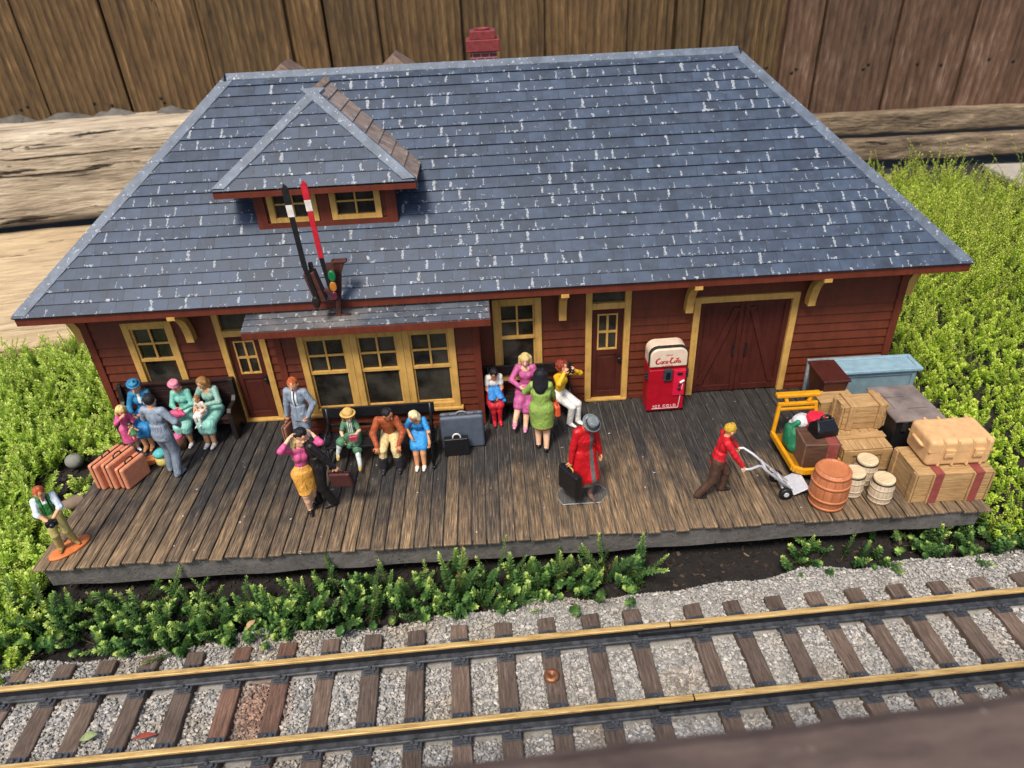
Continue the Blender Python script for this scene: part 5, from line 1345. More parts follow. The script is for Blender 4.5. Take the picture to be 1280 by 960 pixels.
soft('knitting', 'knitting', 'bundle of pink knitting in the lap of the woman with the pink hat', (2.18, 4.88, .98), 0, (('wool_bundle', f),))
H = 2.64
human('seated fair haired woman in a pale mint dress with a toddler on her lap', (3.03, 5.42, 0), -6, H,
      sit(H, .04, -.26, LH=(.02, -.16, .50), RH=(-.10, -.16, .46), Le=(1, .2, -.3), head=(-28, 28, 0)),
      dict(fem=True, top='#7fa396', bottom='tealp', leg='stocking', shoe='white', hair='brownhair', hairstyle='bob', skirt=('sit', 'tealp', .3), vneck=True))
human('toddler in white sitting on the lap of the fair haired woman', (2.86, 5.0, .70), -14, 1.28,
      dict(hip=(0, 0, .3), LF=(.07, -.24, .10), RF=(-.05, -.22, .06), Lk=(0, -1, 1), Rk=(0, -1, 1), LH=(.12, -.12, .38), RH=(-.12, -.10, .36), head=(-10, 10, 0)),
      dict(kid=True, fem=True, top='#cdbfb4', bottom='white', leg='white', shoe='white', hair='brownhair', hairstyle='short', sleeve=.7, skirt=('sit', '#d8d2cc', .1)))
# --- in front of the bay
M2 = human('red haired man in a blue grey suit and black tie standing by the bay', (6.05, 4.15, 0), -12, 2.66,
      dict(hip=(0, 0, .515), LF=(.06, 0, .045), RF=(-.06, .01, .045), LH=(.125, -.07, .54), Le=(1, .6, 0), Lc=.9, RH=(-.155, -.02, .49), Rc=1.3, Rn=(0, 1, 0), head=(8, 8, 0)),
      dict(top='suit', bottom='suitd', shoe='black', hair='redhair', brow='redhair', extra=jacket_hem('suit', .05), chest=suitchest()))
hx_ = M2['hands']['R']; handheld('briefcase', 'briefcase', 'tan brown case held by the red haired man in the blue grey suit', (hx_.x, hx_.y, hx_.z), 75, .62, .16, .5, paint('#8a5a44', .5, .15), tilt=0)
H = 2.5
CW_ = human('woman with long fair hair, pink blouse and ochre skirt embracing the man in black', (6.62, 1.56, 0), 30, H,
      dict(hip=(.0, .0, .515), lean=(.10, .02, 1), LF=(.03, .07, .045), RF=(-.02, -.03, .045), Lk=(.5, -1, .2), RH=(-.05, -.02, .97), Re=(-1, -.5, -.2), LH=(.2, .05, .88), Le=(.2, -1, -.3), head=(35, -10, -14), Rt_=-10, Lt_=10),
      dict(fem=True, top='pink', bottom='ochre', leg='pale', skin='pale', shoe='black', hair='blond', hairstyle='long', skirt=('stand', 'ochre', .30, .080), sleeve=1.45, chest=[((0, .055, .085), (.05, .05, .010), '#d8c4ae')]))
MK = human('black haired man in a black suit embracing the woman in the ochre skirt', (7.0, 1.75, 0), -58, 2.68,
      dict(hip=(0, 0, .515), lean=(-.04, -.16, 1), LF=(.06, .05, .045), RF=(-.06, -.06, .045), LH=(.19, .12, .50), Le=(1, .4, 0), Lc=1.3, RH=(-.08, -.18, .66), Re=(-1, 0, -.4), head=(6, 28, 8)),
      dict(top='black', bottom='black', shoe='#1f1e22', hair='hairblack', extra=jacket_hem('black', .07), chest=[((0, .06, .26), (.02, .05, .05), 'white')]))
hx_ = MK['hands']['L']; handheld('briefcase', 'briefcase', 'dark maroon case held by the man in black', (hx_.x, hx_.y, hx_.z + .02), -15, .62, .17, .42, paint('#41201f', .45, .15), tilt=-10)
H = 2.05
human('girl in a green dress and straw hat sitting on the left of the iron bench', (7.52, 3.62, 0), 6, H,
      dict(hip=(0, 0, SEAT / H + .05), RF=(-.21, -.17, .26), LF=(.08, -.37, .05), Lk=(0, -1, 1), Rk=(-.3, -1, 1), LH=(.06, -.17, .52), RH=(-.1, -.15, .46), head=(15, 10, 0), Rp=10),
      dict(fem=True, kid=True, head=1.2, top='greend', bottom='greend', leg='#c9cfc9', shoe='#c6a862', skin='pale', hair='brownhair', hairstyle='bob', hat=('straw', 'straw', '#a8823c'), skirt=('sit', 'greend', .12), sleeve=.7,
           chest=[((-.024, .06, .2), (.007, .05, .1), '#c9cfc4'), ((.0, .06, .2), (.005, .05, .1), '#c9cfc4'), ((.024, .06, .2), (.007, .05, .1), '#c9cfc4')]))
t = thing('purse', 'tiny red purse in the lap of the girl with the straw hat', 'purse', (7.66, 3.2, .98), 10)
b = B(); b.box(-.12, .12, -.05, .05, 0, .17); b.build('purse_body', paint('#a83a4c', .4), t, .03, 3)
b = B(); b.tube([(-.07, 0, .16), (-.05, 0, .23), (.05, 0, .23), (.07, 0, .16)], .014, 6); b.build('handle', paint('#c9a5a8', .4), t)
H = 2.58
human('man in a rust brown jacket and cream trousers leaning forward on the iron bench', (8.62, 3.66, 0), 0, H,
      sit(H, .09, -.25, lean=(0, -.42, .9), LH=(.115, -.245, .345), RH=(-.12, -.26, .345), Le=(1, .5, .2), Re=(-1, .5, .2), Lc=.7, Rc=.7, Ln=(0, 0, -1), Rn=(0, 0, -1), Ld=(0, -.6, -.6), Rd=(0, -.6, -.6), head=(62, 25, 0), twist=0),
      dict(top='rust', bottom='tanp', leg='tanp', shoe='boot', cuff='boot', hair='hairblack', trouser=True, skin='#b8744e'))
H = 2.26
human('blond woman in a sky blue dress holding a black cane on the iron bench', (9.46, 3.66, 0), -2, H,
      sit(H, .045, -.27, lean=(0, -.42, .9), LH=(.15, -.30, .40), Le=(1, .3, 0), RH=(-.09, -.18, .42), head=(-42, 30, 0), Lc=1.2),
      dict(fem=True, top='skyblue', bottom='skyblue', leg='tan', skin='tan', shoe='white', hair='#dccb9c', hairstyle='bob', skirt=('sit', 'skyblue', .12), sleeve=.75, vneck=True))
t = thing('walking_cane', 'black cane held by the blond woman in sky blue', 'cane', (9.82, 2.98, 0))
b = B(); b.tube([(0, 0, 0), (0, .05, .98), (0, .05, 1.06), (-.03, .09, 1.12), (-.05, .15, 1.12)], .032, 8); b.build('shaft', BLK, t)
b = B(); b.lathe([(.05, 0), (.055, .05), (.04, .1)], (0, 0, 0), 10); b.build('ferrule', BLK, t)
# --- bench beside the bay
H = 2.3
human('dark haired woman in a white blouse hunched on the shaded bench beside the bay', (11.62, 5.5, 0), 6, H,
      sit(H, .04, -.22, lean=(0, -.25, .95), LH=(.035, -.2, .40), RH=(-.035, -.2, .41), head=(0, 42, 0)),
      dict(fem=True, top='white', bottom='redc', leg='redc', shoe='redc', skin='#c9835c', hair='hairblack', hairstyle='bun', skirt=('sit', 'redc', .1), sleeve=.55, vneck=True,
           extra=lambda c: None))
def fap(s):
    s.cap((-.08, .1, .3), (-.1, -.26, .12), .13, .12, '#2b76b8', .06, (0, .3, 1), .4); s.cap((.08, .1, .3), (.16, -.2, .1), .12, .1, '#2b76b8', .06, (0, .3, 1), .4); s.cap((.1, -.1, .2), (.26, -.22, .0), .09, .06, '#2b76b8', .05)
soft('apron_cloth', 'cloth', 'bright blue cloth in the lap of the woman with the white blouse', (11.64, 5.2, .82), 6, (('cloth', fap),))
H = 2.78
human('blond woman in a mauve pink suit sitting with her legs crossed on the shaded bench', (12.62, 5.5, 0), -8, H,
      sit(H, .02, -.24, LF=(.01, -.32, .045), RF=(-.10, -.36, .12), Rk=(.2, -1, 1), LH=(.06, -.16, .42), RH=(-.05, -.19, .46), Re=(-1, .3, -.3), head=(4, 10, 0)),
      dict(fem=True, top='mauve', bottom='mauve', leg='pale', skin='pale', shoe='#d08aa6', hair='blond', hairstyle='bob', skirt=('sit', 'mauve', .25), vneck=True))
M3 = human('woman with long black hair in a lime green coat, seen from behind', (12.95, 3.58, 0), 172, 2.78,
      dict(hip=(0, 0, .515), LF=(.04, -.03, .045), RF=(-.045, .03, .045), LH=(.11, -.17, .60), Le=(.9, .4, -.3), RH=(-.13, -.14, .50), Re=(-.8, .6, -.2), head=(-5, 5, 0), Rt_=-12),
      dict(fem=True, top='greenl', bottom='greenl', leg='pale', skin='pale', shoe='black', hair='hairblack', hairstyle='long', skirt=('stand', 'orange', .262, .088), coat=('greenl', .30, .100)))
hx_ = M3['hands']['R']; t = thing('handbag', 'orange red handbag carried by the woman in the lime green coat', 'handbag', (13.36, 3.66, 1.16), -70)
b = B(); b.prism([(-.2, 0), (.2, 0), (.17, .3), (.05, .38), (-.1, .36), (-.18, .28)], 1, -.08, .08); b.build('bag_body', paint('#c2502a', .45), t, .04, 3)
b = B(); b.tube([(-.1, 0, .33), (-.06, 0, .46), (.06, 0, .46), (.1, 0, .33)], .02, 6); b.build('handle', paint('#a03e20', .45), t)
H = 2.58
M4 = human('auburn haired woman in a yellow sweater and white trousers sitting and raising a camera', (13.62, 5.12, 0), 42, H,
      sit(H, .05, -.25, lean=(0, -.1, 1), LF=(.05, -.24, .045), RF=(-.05, -.20, .045), LH=(.055, -.155, .70), RH=(-.075, -.14, .71), Le=(1, -.4, -.6), Re=(-1, -.4, -.6), Ln=(-1, 0, 0), Rn=(1, 0, 0), Ld=(-.2, -.3, .9), Rd=(.2, -.3, .9), Lc=.9, Rc=.9, head=(0, 2, 0)),
      dict(fem=True, trouser=True, top='yellow', bottom='white', leg='white', shoe='white', shin='white', hair='auburn', hairstyle='curly', brow='auburn'))
def camera_thing(label, loc, rz):
    t = thing('camera', label, 'camera', loc, rz)
    b = B(); b.box(-.13, .13, -.05, .05, -.07, .07); b.box(-.05, .05, -.045, .045, .07, .11); b.build('camera_body', paint('#17171a', .35), t, .015)
    b = B(); b.lathe([(.055, 0), (.06, .05), (.05, .09), (.035, .09)], (0, 0, 0), 14, 0, Matrix.Translation((0, -.05, 0)) @ Matrix.Rotation(R(90), 4, 'X')); b.build('lens', paint('#222227', .2), t)
p_ = M4['W'](M4['ctx']['hc'] + M4['ctx']['hf'] * .115 + M4['ctx']['hu'] * .004); camera_thing('black camera held up to the eye of the woman in yellow', p_, 42)
# --- near the platform edge
M5 = human('person in a long red coat and grey hat walking with a black suitcase', (13.85, 1.42, 0), 22, 2.78,
      dict(hip=(0, 0, .515), lean=(0, -.10, 1), LF=(.05, -.05, .045), RF=(-.06, .06, .045), RH=(-.15, -.04, .50), Rc=1.3, Rn=(0, 1, 0), LH=(.15, -.05, .50), Le=(1, .5, 0), head=(18, 42, 0)),
      dict(top='redcoat', bottom='grey', leg='#6d5348', shoe='#5d463c', fem=True, hair='#9a958c', hairstyle='short', hat=('fedora', 'hatgrey', '#22252a'), coat=('redcoat', .19, .118, .0), open=(.022, 0, .035), skirt=('stand', 'grey', .17, .10), skin='tan'))
hx_ = M5['hands']['R']; handheld('suitcase', 'suitcase', 'black suitcase carried by the person in the long red coat', (hx_.x, hx_.y, hx_.z), 122, .76, .22, .72, paint('#151517', .32, .15, 6, .1), paint('#b98a3c', .4))
t = thing('display_base', 'clear octagonal plastic base under the person in the red coat', 'figurine base', (13.85, 1.42, 0))
gm = NT('clear_acrylic'); gm.p.inputs['Base Color'].default_value = (.8, .82, .82, 1); gm.p.inputs['Roughness'].default_value = .12
tr = gm.n.new('ShaderNodeBsdfTransparent'); mx = gm.n.new('ShaderNodeMixShader'); gs = gm.sep(gm.n.new('ShaderNodeNewGeometry').outputs['Normal'])
gm.link(gm.math('MULTIPLY_ADD', gm.math('LESS_THAN', gs[2], .7), .5, .05), mx.inputs[0]); gm.link(tr.outputs[0], mx.inputs[1]); gm.link(gm.p.outputs[0], mx.inputs[2]); gm.link(mx.outputs[0], gm.n['Material Output'].inputs[0])
b = B(); oc = [(-.66, -.06), (-.56, -.3), (.44, -.3), (.66, -.02), (.66, .2), (.5, .42), (-.5, .42), (-.66, .2)]
b.prism(oc, 2, .002, .03); b.build('base_plate', gm.m, t, .006)
M5['t'].location.z = .03
M6 = human('fair haired porter in a red jacket pushing the hand truck', (17.26, 1.18, 0), 84, 2.42,
      dict(hip=(0, 0, .49), lean=(0, -.2, .97), LF=(.07, -.10, .045), RF=(-.06, .17, .05), Lk=(0, -1, .1), Rk=(0, -1, .1), LH=(.19, -.25, .50), RH=(-.15, -.27, .45), Le=(.8, .6, -.4), Re=(-.8, .6, -.5), Lc=1.1, Rc=1.1, Ln=(0, 0, -1), Rn=(0, 0, -1), head=(14, 16, 0), Rp=12),
      dict(top='#c01824', bottom='brownp', leg='brownp', shoe='black', hair='yellowhair', extra=jacket_hem('#c01824', .07)))
hl, hr2 = M6['hands']['L'], M6['hands']['R']
AL = paint('#c4c4c8', .38, .1, 8, .05, 'aluminium', .5, .25)
t = wthing('hand_truck', 'silver two wheeled hand truck pushed by the porter', 'hand truck', (19.1, 1.2, 0))
b = B()
for hh, yy in ((hl, 1.38), (hr2, 1.0)):
    q0 = Vector((18.38, yy, .98)); q1 = Vector((19.3, yy, .12))
    b.tube([hh + Vector((-.1, 0, .01)), hh + Vector((.12, 0, .0)), hh.lerp(q0, .75) + Vector((0, 0, .05)), q0 + Vector((-.02, 0, .03)), q0 + (q1 - q0) * .06, q1], .034, 8)
b.bar((18.5, .98, .87), (18.5, 1.42, .87), .05, .05); b.bar((19.0, .98, .40), (19.0, 1.42, .40), .05, .05); b.bar((18.75, 1.1, .64), (19.3, 1.1, .12), .06, .03); b.bar((18.75, 1.3, .64), (19.3, 1.3, .12), .06, .03)
b.build('frame', AL, t)
b = B(); d_ = Vector((.92, 0, -.86)).normalized(); up_ = Vector((.68, 0, .73))
b.bar((19.28, 1.2, .10), (19.66, 1.2, .30), .72, .035, (0, 0, 1)); b.build('toe_plate', AL, t, .01)
for y in (.84, 1.54):
    b = B(); b.lathe([(.04, -.06), (.16, -.06), (.175, -.03), (.175, .03), (.16, .06), (.04, .06)], (0, 0, 0), 20, 0, Matrix.Translation((19.06, y, .175)) @ Matrix.Rotation(R(90), 4, 'X')); w_ = b.build('wheel', paint('#131315', .5), t)
    b = B(); b.lathe([(.06, -.07), (.07, -.07), (.07, .07), (.06, .07)], (0, 0, 0), 14, 0, Matrix.Translation((19.06, y, .175)) @ Matrix.Rotation(R(90), 4, 'X')); b.build('hub', AL, w_)
b = B(); b.tube([(19.06, .84, .175), (19.06, 1.54, .175)], .03, 8); b.bar((19.06, 1.1, .175), (18.98, 1.1, .42), .05, .04); b.bar((19.06, 1.3, .175), (18.98, 1.3, .42), .05, .04); b.build('axle', AL, t)
M7 = human('red haired man in a green vest standing on an orange base with a camera', (.62, .66, .06), 32, 2.05,
      dict(hip=(0, 0, .515), LF=(.085, .03, .045), RF=(-.07, .0, .045), LH=(.03, -.15, .585), RH=(-.045, -.16, .57), Le=(1, .2, -.4), Re=(-1, .2, -.4), Lc=.9, Rc=.9, head=(-4, 22, 0), Lt_=25, Rt_=-10),
      dict(top='vest', bottom='khaki', leg='khaki', shoe='#8a6a3a', hair='redhair', sleeve=1.15, sleevecol='shirt', head=1.15, chest=[((0, .06, .262), (.022, .05, .03), 'white'), ((0, .06, .275), (.014, .06, .012), '#8a2f6a'), ((.035, .06, .2), (.006, .06, .11), 'black'), ((-.035, .06, .2), (.006, .06, .11), 'black')]))
p_ = (M7['hands']['L'] + M7['hands']['R']) / 2; camera_thing('black camera in the hands of the man with the green vest', (p_.x + .02, p_.y - .03, p_.z + .02), 32)
t = thing('display_base', 'orange clay coloured oval base under the man with the green vest', 'figurine base', (.64, .66, 0), 52)
b = B(); b.lathe([(.5, 0), (.52, .02), (.5, .055), (.4, .062), (.001, .066)], (0, 0, 0), 36, 0, Matrix.Diagonal((1, .52, 1, 1))); b.build('base_plate', paint('#c06a34', .55), t)
# ------------------------------------------------------------------ ground
def gheight(x, y):
    z = -1.36 + 0.0 * x
    z = z - .3 * np.clip((-2.6 - y + .04 * x) / .5, 0, 1)
    z += 1.05 * np.clip((y - 7) / 16, 0, 1) * np.clip((x - 18) / 8, 0, 1)
    z += .45 * np.clip((y - 4) / 10, 0, 1) * np.clip((2 - x) / 4, 0, 1)
    return z + .05 * np.sin(x * 1.3 + y * .7) * np.cos(y * 1.1)
def soil_mat():
    t = NT('dark_soil'); P = t.tc(); n1 = t.noise(P, 3, 6, .7); n2 = t.noise(P, 14, 4, .65)
    t.base(t.ramp(t.math('MULTIPLY_ADD', n2, .5, t.math('MULTIPLY', n1, .5)), (.34, '#0b0908'), (.52, '#1a1410'), (.74, '#382d23'))); t.rough(.95); t.bump(n2, .8, .06); return t.m
xs = np.concatenate([np.linspace(-400, -22, 12), np.arange(-20, 52, .5), np.linspace(54, 400, 12)]); ys = np.concatenate([np.linspace(-60, -9, 8), np.arange(-8, 36, .5), np.linspace(38, 500, 12)])
gx, gy = np.meshgrid(xs, ys, indexing='ij'); gz_ = gheight(gx, gy)
Vg = np.stack([gx, gy, gz_], -1).reshape(-1, 3); nx_, ny_ = len(xs), len(ys)
ii, jj = np.meshgrid(np.arange(nx_ - 1), np.arange(ny_ - 1), indexing='ij'); a = (ii * ny_ + jj).ravel()
Qg = np.stack([a, a + ny_, a + ny_ + 1, a + 1], 1)
o = np_mesh('ground', Vg, Qg, soil_mat()); tag(o, 'dark garden soil', None, None, 'structure')

# ------------------------------------------------------------------ railway track and ballast
TA = R(2.2); TO = np.array([12.0, -3.31, 0.0]); ca, sa = math.cos(TA), math.sin(TA)
def tw_(s, q, z): return (TO[0] + s * ca - q * sa, TO[1] + s * sa + q * ca, z)
def gravel_mat():
    t = NT('crushed_gravel'); r_ = t.attr('rnd'); P = t.tc(); n = t.noise(P, 24, 3)
    big = t.noise(P, .7, 4, .6)
    c = t.ramp(r_, (0, '#716e6a'), (.3, '#94918c'), (.62, '#a9a5a0'), (.86, '#b5ac9f'), (1, '#cbc7c2'))
    c = t.mix(t.math('MULTIPLY', t.ramp(big, (.5, (0, 0, 0, 1)), (.68, (1, 1, 1, 1))), .5), c, t.mix(1.0, c, (.95, .8, .62, 1), 'MULTIPLY'))
    s = t.sep(P)
    dx = t.math('SUBTRACT', s[0], 6.25); dy = t.math('ADD', s[1], 3.5)
    rd = t.math('ADD', t.math('MULTIPLY', t.math('MULTIPLY', dx, dx), 1.3), t.math('MULTIPLY', t.math('MULTIPLY', dy, dy), .7))
    rust = t.math('MULTIPLY', t.ramp(t.math('ADD', rd, t.math('MULTIPLY_ADD', n, .8, -.4)), (.1, (1, 1, 1, 1)), (.9, (0, 0, 0, 1))), .72)
    c = t.mix(rust, c, t.mix(1.0, c, (.75, .36, .2, 1), 'MULTIPLY'))
    t.base(t.mix(.5, c, t.mix(1.0, c, t.ramp(n, (.3, (.5, .5, .5, 1)), (.7, (1.2, 1.2, 1.2, 1))), 'MULTIPLY'))); t.rough(.9); t.bump(n, .5, .02); return t.m
GM = gravel_mat()
SP = np.array([-15.5, -14.5, -13.5, -12.48, -11.42, -10.44, -9.5, -8.52, -7.5, -6.45, -5.4, -4.4, -3.4, -2.4, -1.4, -.38, .65, 1.69, 2.7, 4.14, 5.12, 6.12, 7.14, 8.15, 9.16, 10.18, 11.22, 12.28, 13.3, 14.35, 15.4, 16.3])
def edge_q(s): return 2.34 + .026 * s + .10 * np.sin(s * .9 + 1) + .06 * np.sin(s * 2.7)
def bed_z(s, q):
    return -1.12 - 0.5 * np.clip((q - (edge_q(s) - .22)) / .3, 0, 1) ** 1.5 + .07 * np.clip((q - 1.5) / .4, 0, 1) * np.sin(s * 1.9) + .05 * np.sin(s * 1.1 + q)
ss = np.arange(-17, 19, .18); qs = np.arange(-4.2, 3.1, .1)
sg_, qg_ = np.meshgrid(ss, qs, indexing='ij'); zz = bed_z(sg_, qg_) - .05
Vb = np.stack([TO[0] + sg_ * ca - qg_ * sa, TO[1] + sg_ * sa + qg_ * ca, zz], -1).reshape(-1, 3)
ii, jj = np.meshgrid(np.arange(len(ss) - 1), np.arange(len(qs) - 1), indexing='ij'); a = (ii * len(qs) + jj).ravel(); nq = len(qs)
o = np_mesh('gravel_bed', Vb, np.stack([a, a + nq, a + nq + 1, a + 1], 1), GM, attrs={'rnd': rng.random(len(Vb)) * .4 + .1}); tag(o, 'gravel ballast bed', None, None, 'structure')
ICO = np.array([(1, .15, .1), (-1, -.1, .05), (.1, 1, -.1), (-.05, -1, .1), (.15, .1, .9), (0, -.1, -.9), (.62, .6, .55), (-.6, -.55, .6)])
ICF = np.array([(0, 2, 6), (2, 4, 6), (4, 0, 6), (2, 1, 4), (1, 7, 4), (1, 3, 7), (3, 4, 7), (3, 0, 4), (2, 0, 5), (1, 2, 5), (3, 1, 5), (0, 3, 5)])
NS = 110000
s_ = rng.uniform(-15.5, 17.5, NS); q_ = rng.uniform(-2.9, 2.75, NS); keep = (q_ < edge_q(s_) + rng.normal(0, .06, NS)) & ~((np.abs(s_[:, None] - SP[None]).min(1) < .2) & (np.abs(q_) < 1.62) & (rng.random(NS) < .985)) & (np.abs(np.abs(q_) - .918) > .23); s_, q_ = s_[keep], q_[keep]; NS = len(s_)
sz_ = .031 * np.exp(rng.normal(0, .3, NS)); sz_ = np.clip(sz_, .014, .075) * np.where(q_ > 1.5, .82, 1)
ctr = np.stack([TO[0] + s_ * ca - q_ * sa, TO[1] + s_ * sa + q_ * ca, bed_z(s_, q_) - .03 + sz_ * .25 + rng.random(NS) * .03], -1)
sh_ = ICO[None] * (1 + rng.normal(0, .2, (NS, 8, 1))) * (sz_[:, None] * rng.uniform(.7, 1.3, (NS, 3)))[:, None, :]
an = rng.uniform(0, 6.28, NS); c_, s2 = np.cos(an)[:, None], np.sin(an)[:, None]
shr = np.stack([sh_[..., 0] * c_ - sh_[..., 1] * s2, sh_[..., 0] * s2 + sh_[..., 1] * c_, sh_[..., 2]], -1) + ctr[:, None]
o = np_mesh('gravel', shr.reshape(-1, 3), (ICF[None] + 8 * np.arange(NS)[:, None, None]).reshape(-1, 3), GM, attrs={'rnd': np.repeat(rng.random(NS), 8)}, smooth=False, nper=3)
tag(o, 'loose grey crushed gravel between and beside the sleepers', 'gravel', None, 'stuff')

TRK = wthing('railway_track', 'garden railway track with brass topped rails on brown sleepers in gravel', 'track', (12, -3.31, -1.1))
BRASS = NT('worn_brass'); P_ = BRASS.tc(); nb_ = BRASS.noise(BRASS.mapv(P_, (.9, 9, 9)), 1.6, 6, .75); BRASS.base(BRASS.ramp(nb_, (.32, '#6e5430'), (.42, '#b08c52'), (.55, '#cfab6c'), (.72, '#dcc08a'))); BRASS.rough(.42); BRASS.p.inputs['Metallic'].default_value = .35
RUSTB = paint('#1d1e22', .5, .35, 5, .3, 'blackened_rail')
gap_s = 3.42
CHAIR = paint('#3d3f43', .42, .45, 5, .4, 'rail_chair_black')
for qv in (.918, -.918):
    w = B()
    for a, c_ in ((-16, gap_s - .015), (gap_s + .015, 17)):
        for (q0, q1, z0, z1, mi) in ((-.2, .2, -.985, -.945, 2), (-.045, .045, -.945, -.76, 0), (-.062, .062, -.765, -.70, 1)):
            v = [tw_(s, qv + q, z) for z in (z0, z1) for q in (q0, q1) for s in (a, c_)]
            w.add(v, [(0, 2, 3, 1), (4, 5, 7, 6), (0, 1, 5, 4), (2, 6, 7, 3), (0, 4, 6, 2), (1, 3, 7, 5)], mi)
    # rounded flange toe
    for sgn in (-1, 1):
        w.tube([tw_(-16, qv + sgn * .18, -.95), tw_(17, qv + sgn * .18, -.95)], .04, 6, 2)
    w.build('rail', [RUSTB, BRASS.m, CHAIR], TRK, .012)
    j = B()
    for sgn in (-1, 1):
        v = [tw_(s, qv + sgn * q, z) for z in (-.93, -.8) for q in (.05, .12) for s in (gap_s - .75, gap_s + .75)]
        j.add(v, [(0, 2, 3, 1), (4, 5, 7, 6), (0, 1, 5, 4), (2, 6, 7, 3), (0, 4, 6, 2), (1, 3, 7, 5)])
    j.build('rail_joiner', RUSTB, TRK, .01)
SLW = wood('sleeper_wood', '#352b26', '#6f5f54', '#93837a', 1, 4.2, 14, .75, .6, 0, True, .03)
SLR = wood('rusty_sleeper_wood', '#372922', '#72574a', '#92766a', 1, 4.2, 14, .75, .6, 0, True, .03)
spos = [-15.5, -14.5, -13.5, -12.48, -11.42, -10.44, -9.5, -8.52, -7.5, -6.45, -5.4, -4.4, -3.4, -2.4, -1.4, -.38, .65, 1.69, 2.7, 4.14, 5.12, 6.12, 7.14, 8.15, 9.16, 10.18, 11.22, 12.28, 13.3, 14.35, 15.4, 16.3]
def sleeper_mesh(seed, mat):
    rr = random.Random(seed); b = B(); n = 10; vs = []
    for i in range(n + 1):
        y = -1.66 + 3.32 * i / n
        for (x, z) in ((-.21, -.2), (-.2, .075), (.2, .075), (.21, -.2)):
            vs.append((x + rr.uniform(-.012, .012), y + (rr.uniform(-.03, .03) if i in (0, n) else 0), z + rr.uniform(-.008, .008)))
    fs = [(0, 1, 2, 3), (n * 4 + 3, n * 4 + 2, n * 4 + 1, n * 4)]
    for i in range(n):
        for k in range(4): fs.append((i * 4 + k, i * 4 + (k + 1) % 4, i * 4 + 4 + (k + 1) % 4, i * 4 + 4 + k))
    b.add(vs, fs); return b
def clip_mesh(sg):
    b = B(); 
    b.box(-.19, .19, -.36, .36, .07, .1)
    for s in (-1, 1):
        b.box(-.13, .13, s * .22 - .06 if s < 0 else s * .22 - .02, s * .22 + .02 if s < 0 else s * .22 + .06, .1, .16)
        b.box(-.1, .1, *sorted((s * .27, s * .33)), .1, .13)
        b.lathe([(.045, .0), (.045, .03), (.03, .05)], (.0, s * .24, .16), 8)
    return b
for i, s in enumerate(spos):
    p = tw_(s, 0, -1.08); m = SLR if abs(s + 6.45) < .1 or abs(s + 5.4) < .1 else SLW
    o = sleeper_mesh(i, m).build('sleeper', m, TRK, .025)
    rel = Vector(p) - ORG['railway_track']; M_ = Matrix.Translation(rel) @ Matrix.Rotation(TA + random.uniform(-.012, .012), 4, 'Z')
    off = ORG['railway_track']; o.data.transform(Matrix.Translation(off)); o.data.transform(Matrix.Identity(4))
    o.matrix_basis = M_
    for qv in (.918, -.918):
        c_ = clip_mesh(1); q = c_.build('rail_chair', CHAIR, o, .008); q.data.transform(Matrix.Translation(off + Vector((0, qv, 0))))
    if abs(s - .65) < .01:
        b = B(); b.lathe([(.17, 0), (.18, .02), (.15, .07), (.06, .085), (.05, .05), (.001, .05)], (-.06, .08, .08), 20); q = b.build('screw', paint('#8a5a3c', .45, .35, 14, .3, 'rusty_screw', .5, .5), o); q.data.transform(Matrix.Translation(off))

# ------------------------------------------------------------------ leaves, stones, scraps
def stone(label, loc, rad, hexc, seed):
    rr = np.random.default_rng(seed); s = SDF(); s.ell((0, 0, rad[2] * .6), rad, hexc)
    for k in range(2): s.ell(rr.normal(0, .2, 3) * np.array(rad) + np.array((0, 0, rad[2] * .6)), np.array(rad) * .85, hexc, .1)
    o = s.mesh('stone', lambda c: conc('river_stone', hexc, '#' + ''.join('%02x' % min(255, int(int(hexc[k:k+2], 16) * 1.3)) for k in (1, 3, 5)), 5, .2), None, .04); o.location = loc; o.rotation_euler = (0, 0, R(seed * 37)); tag(o, label, 'stone')
stone('smooth grey river stone among the plants left of the station', (-2.0, 5.6, -1.05), (.3, .24, .2), '#55554f', 4)
stone('small dark stone left of the smooth grey river stone', (-3.4, 5.95, -1.0), (.2, .15, .14), '#2a2b30', 5)
stone('pale tan flat stone beside the left edge of the platform', (-.95, 3.6, -1.05), (.5, .2, .17), '#56493c', 1)
stone('dark stone beside the platform behind the terracotta suitcases', (-.9, 5.4, -1.1), (.34, .24, .2), '#2e2b29', 8)
def leaf_scrap(label, loc, rz, hexc, L, Wd):
    b = B(); n = 6; up_ = lambda u, w: .03 + .05 * math.sin(u * 3.1) + .04 * abs(w)
    vs = []
    for i in range(n + 1):
        u = i / n; hw = Wd * math.sin(math.pi * min(max(u, .06), .94)) / 2
        for w_ in (-1, 0, 1): vs += [(L * (u - .5), w_ * hw, up_(u, w_))]
    fs = []
    for i in range(n):
        for k in range(2): fs.append((i * 3 + k, i * 3 + k + 1, i * 3 + 4 + k, i * 3 + 3 + k))
    b.add(vs, fs, 0, True); o = b.build('fallen_leaf', paint(hexc, .6, .3, 8), None); m = o.modifiers.new('solid', 'SOLIDIFY'); m.thickness = .012
    o.location = loc; o.rotation_euler = (0, 0, R(rz)); tag(o, label, 'leaf')
leaf_scrap('pale green dry leaf lying between the rails near the left edge', (2.9, -3.95, -1.02), 20, '#8f9a6a', .34, .22)
leaf_scrap('curled red brown leaf lying beside the near rail', (4.08, -4.02, -1.02), 8, '#8a4030', .5, .14)
leaf_scrap('tan leaf caught at the edge of the gravel below the platform', (5.55, -1.35, -1.0), 60, '#b5966c', .34, .16)
leaf_scrap('upright pale brown leaf at the back of the right hand plants', (34.2, 25.6, .3), 60, '#a08468', 1.3, .7)

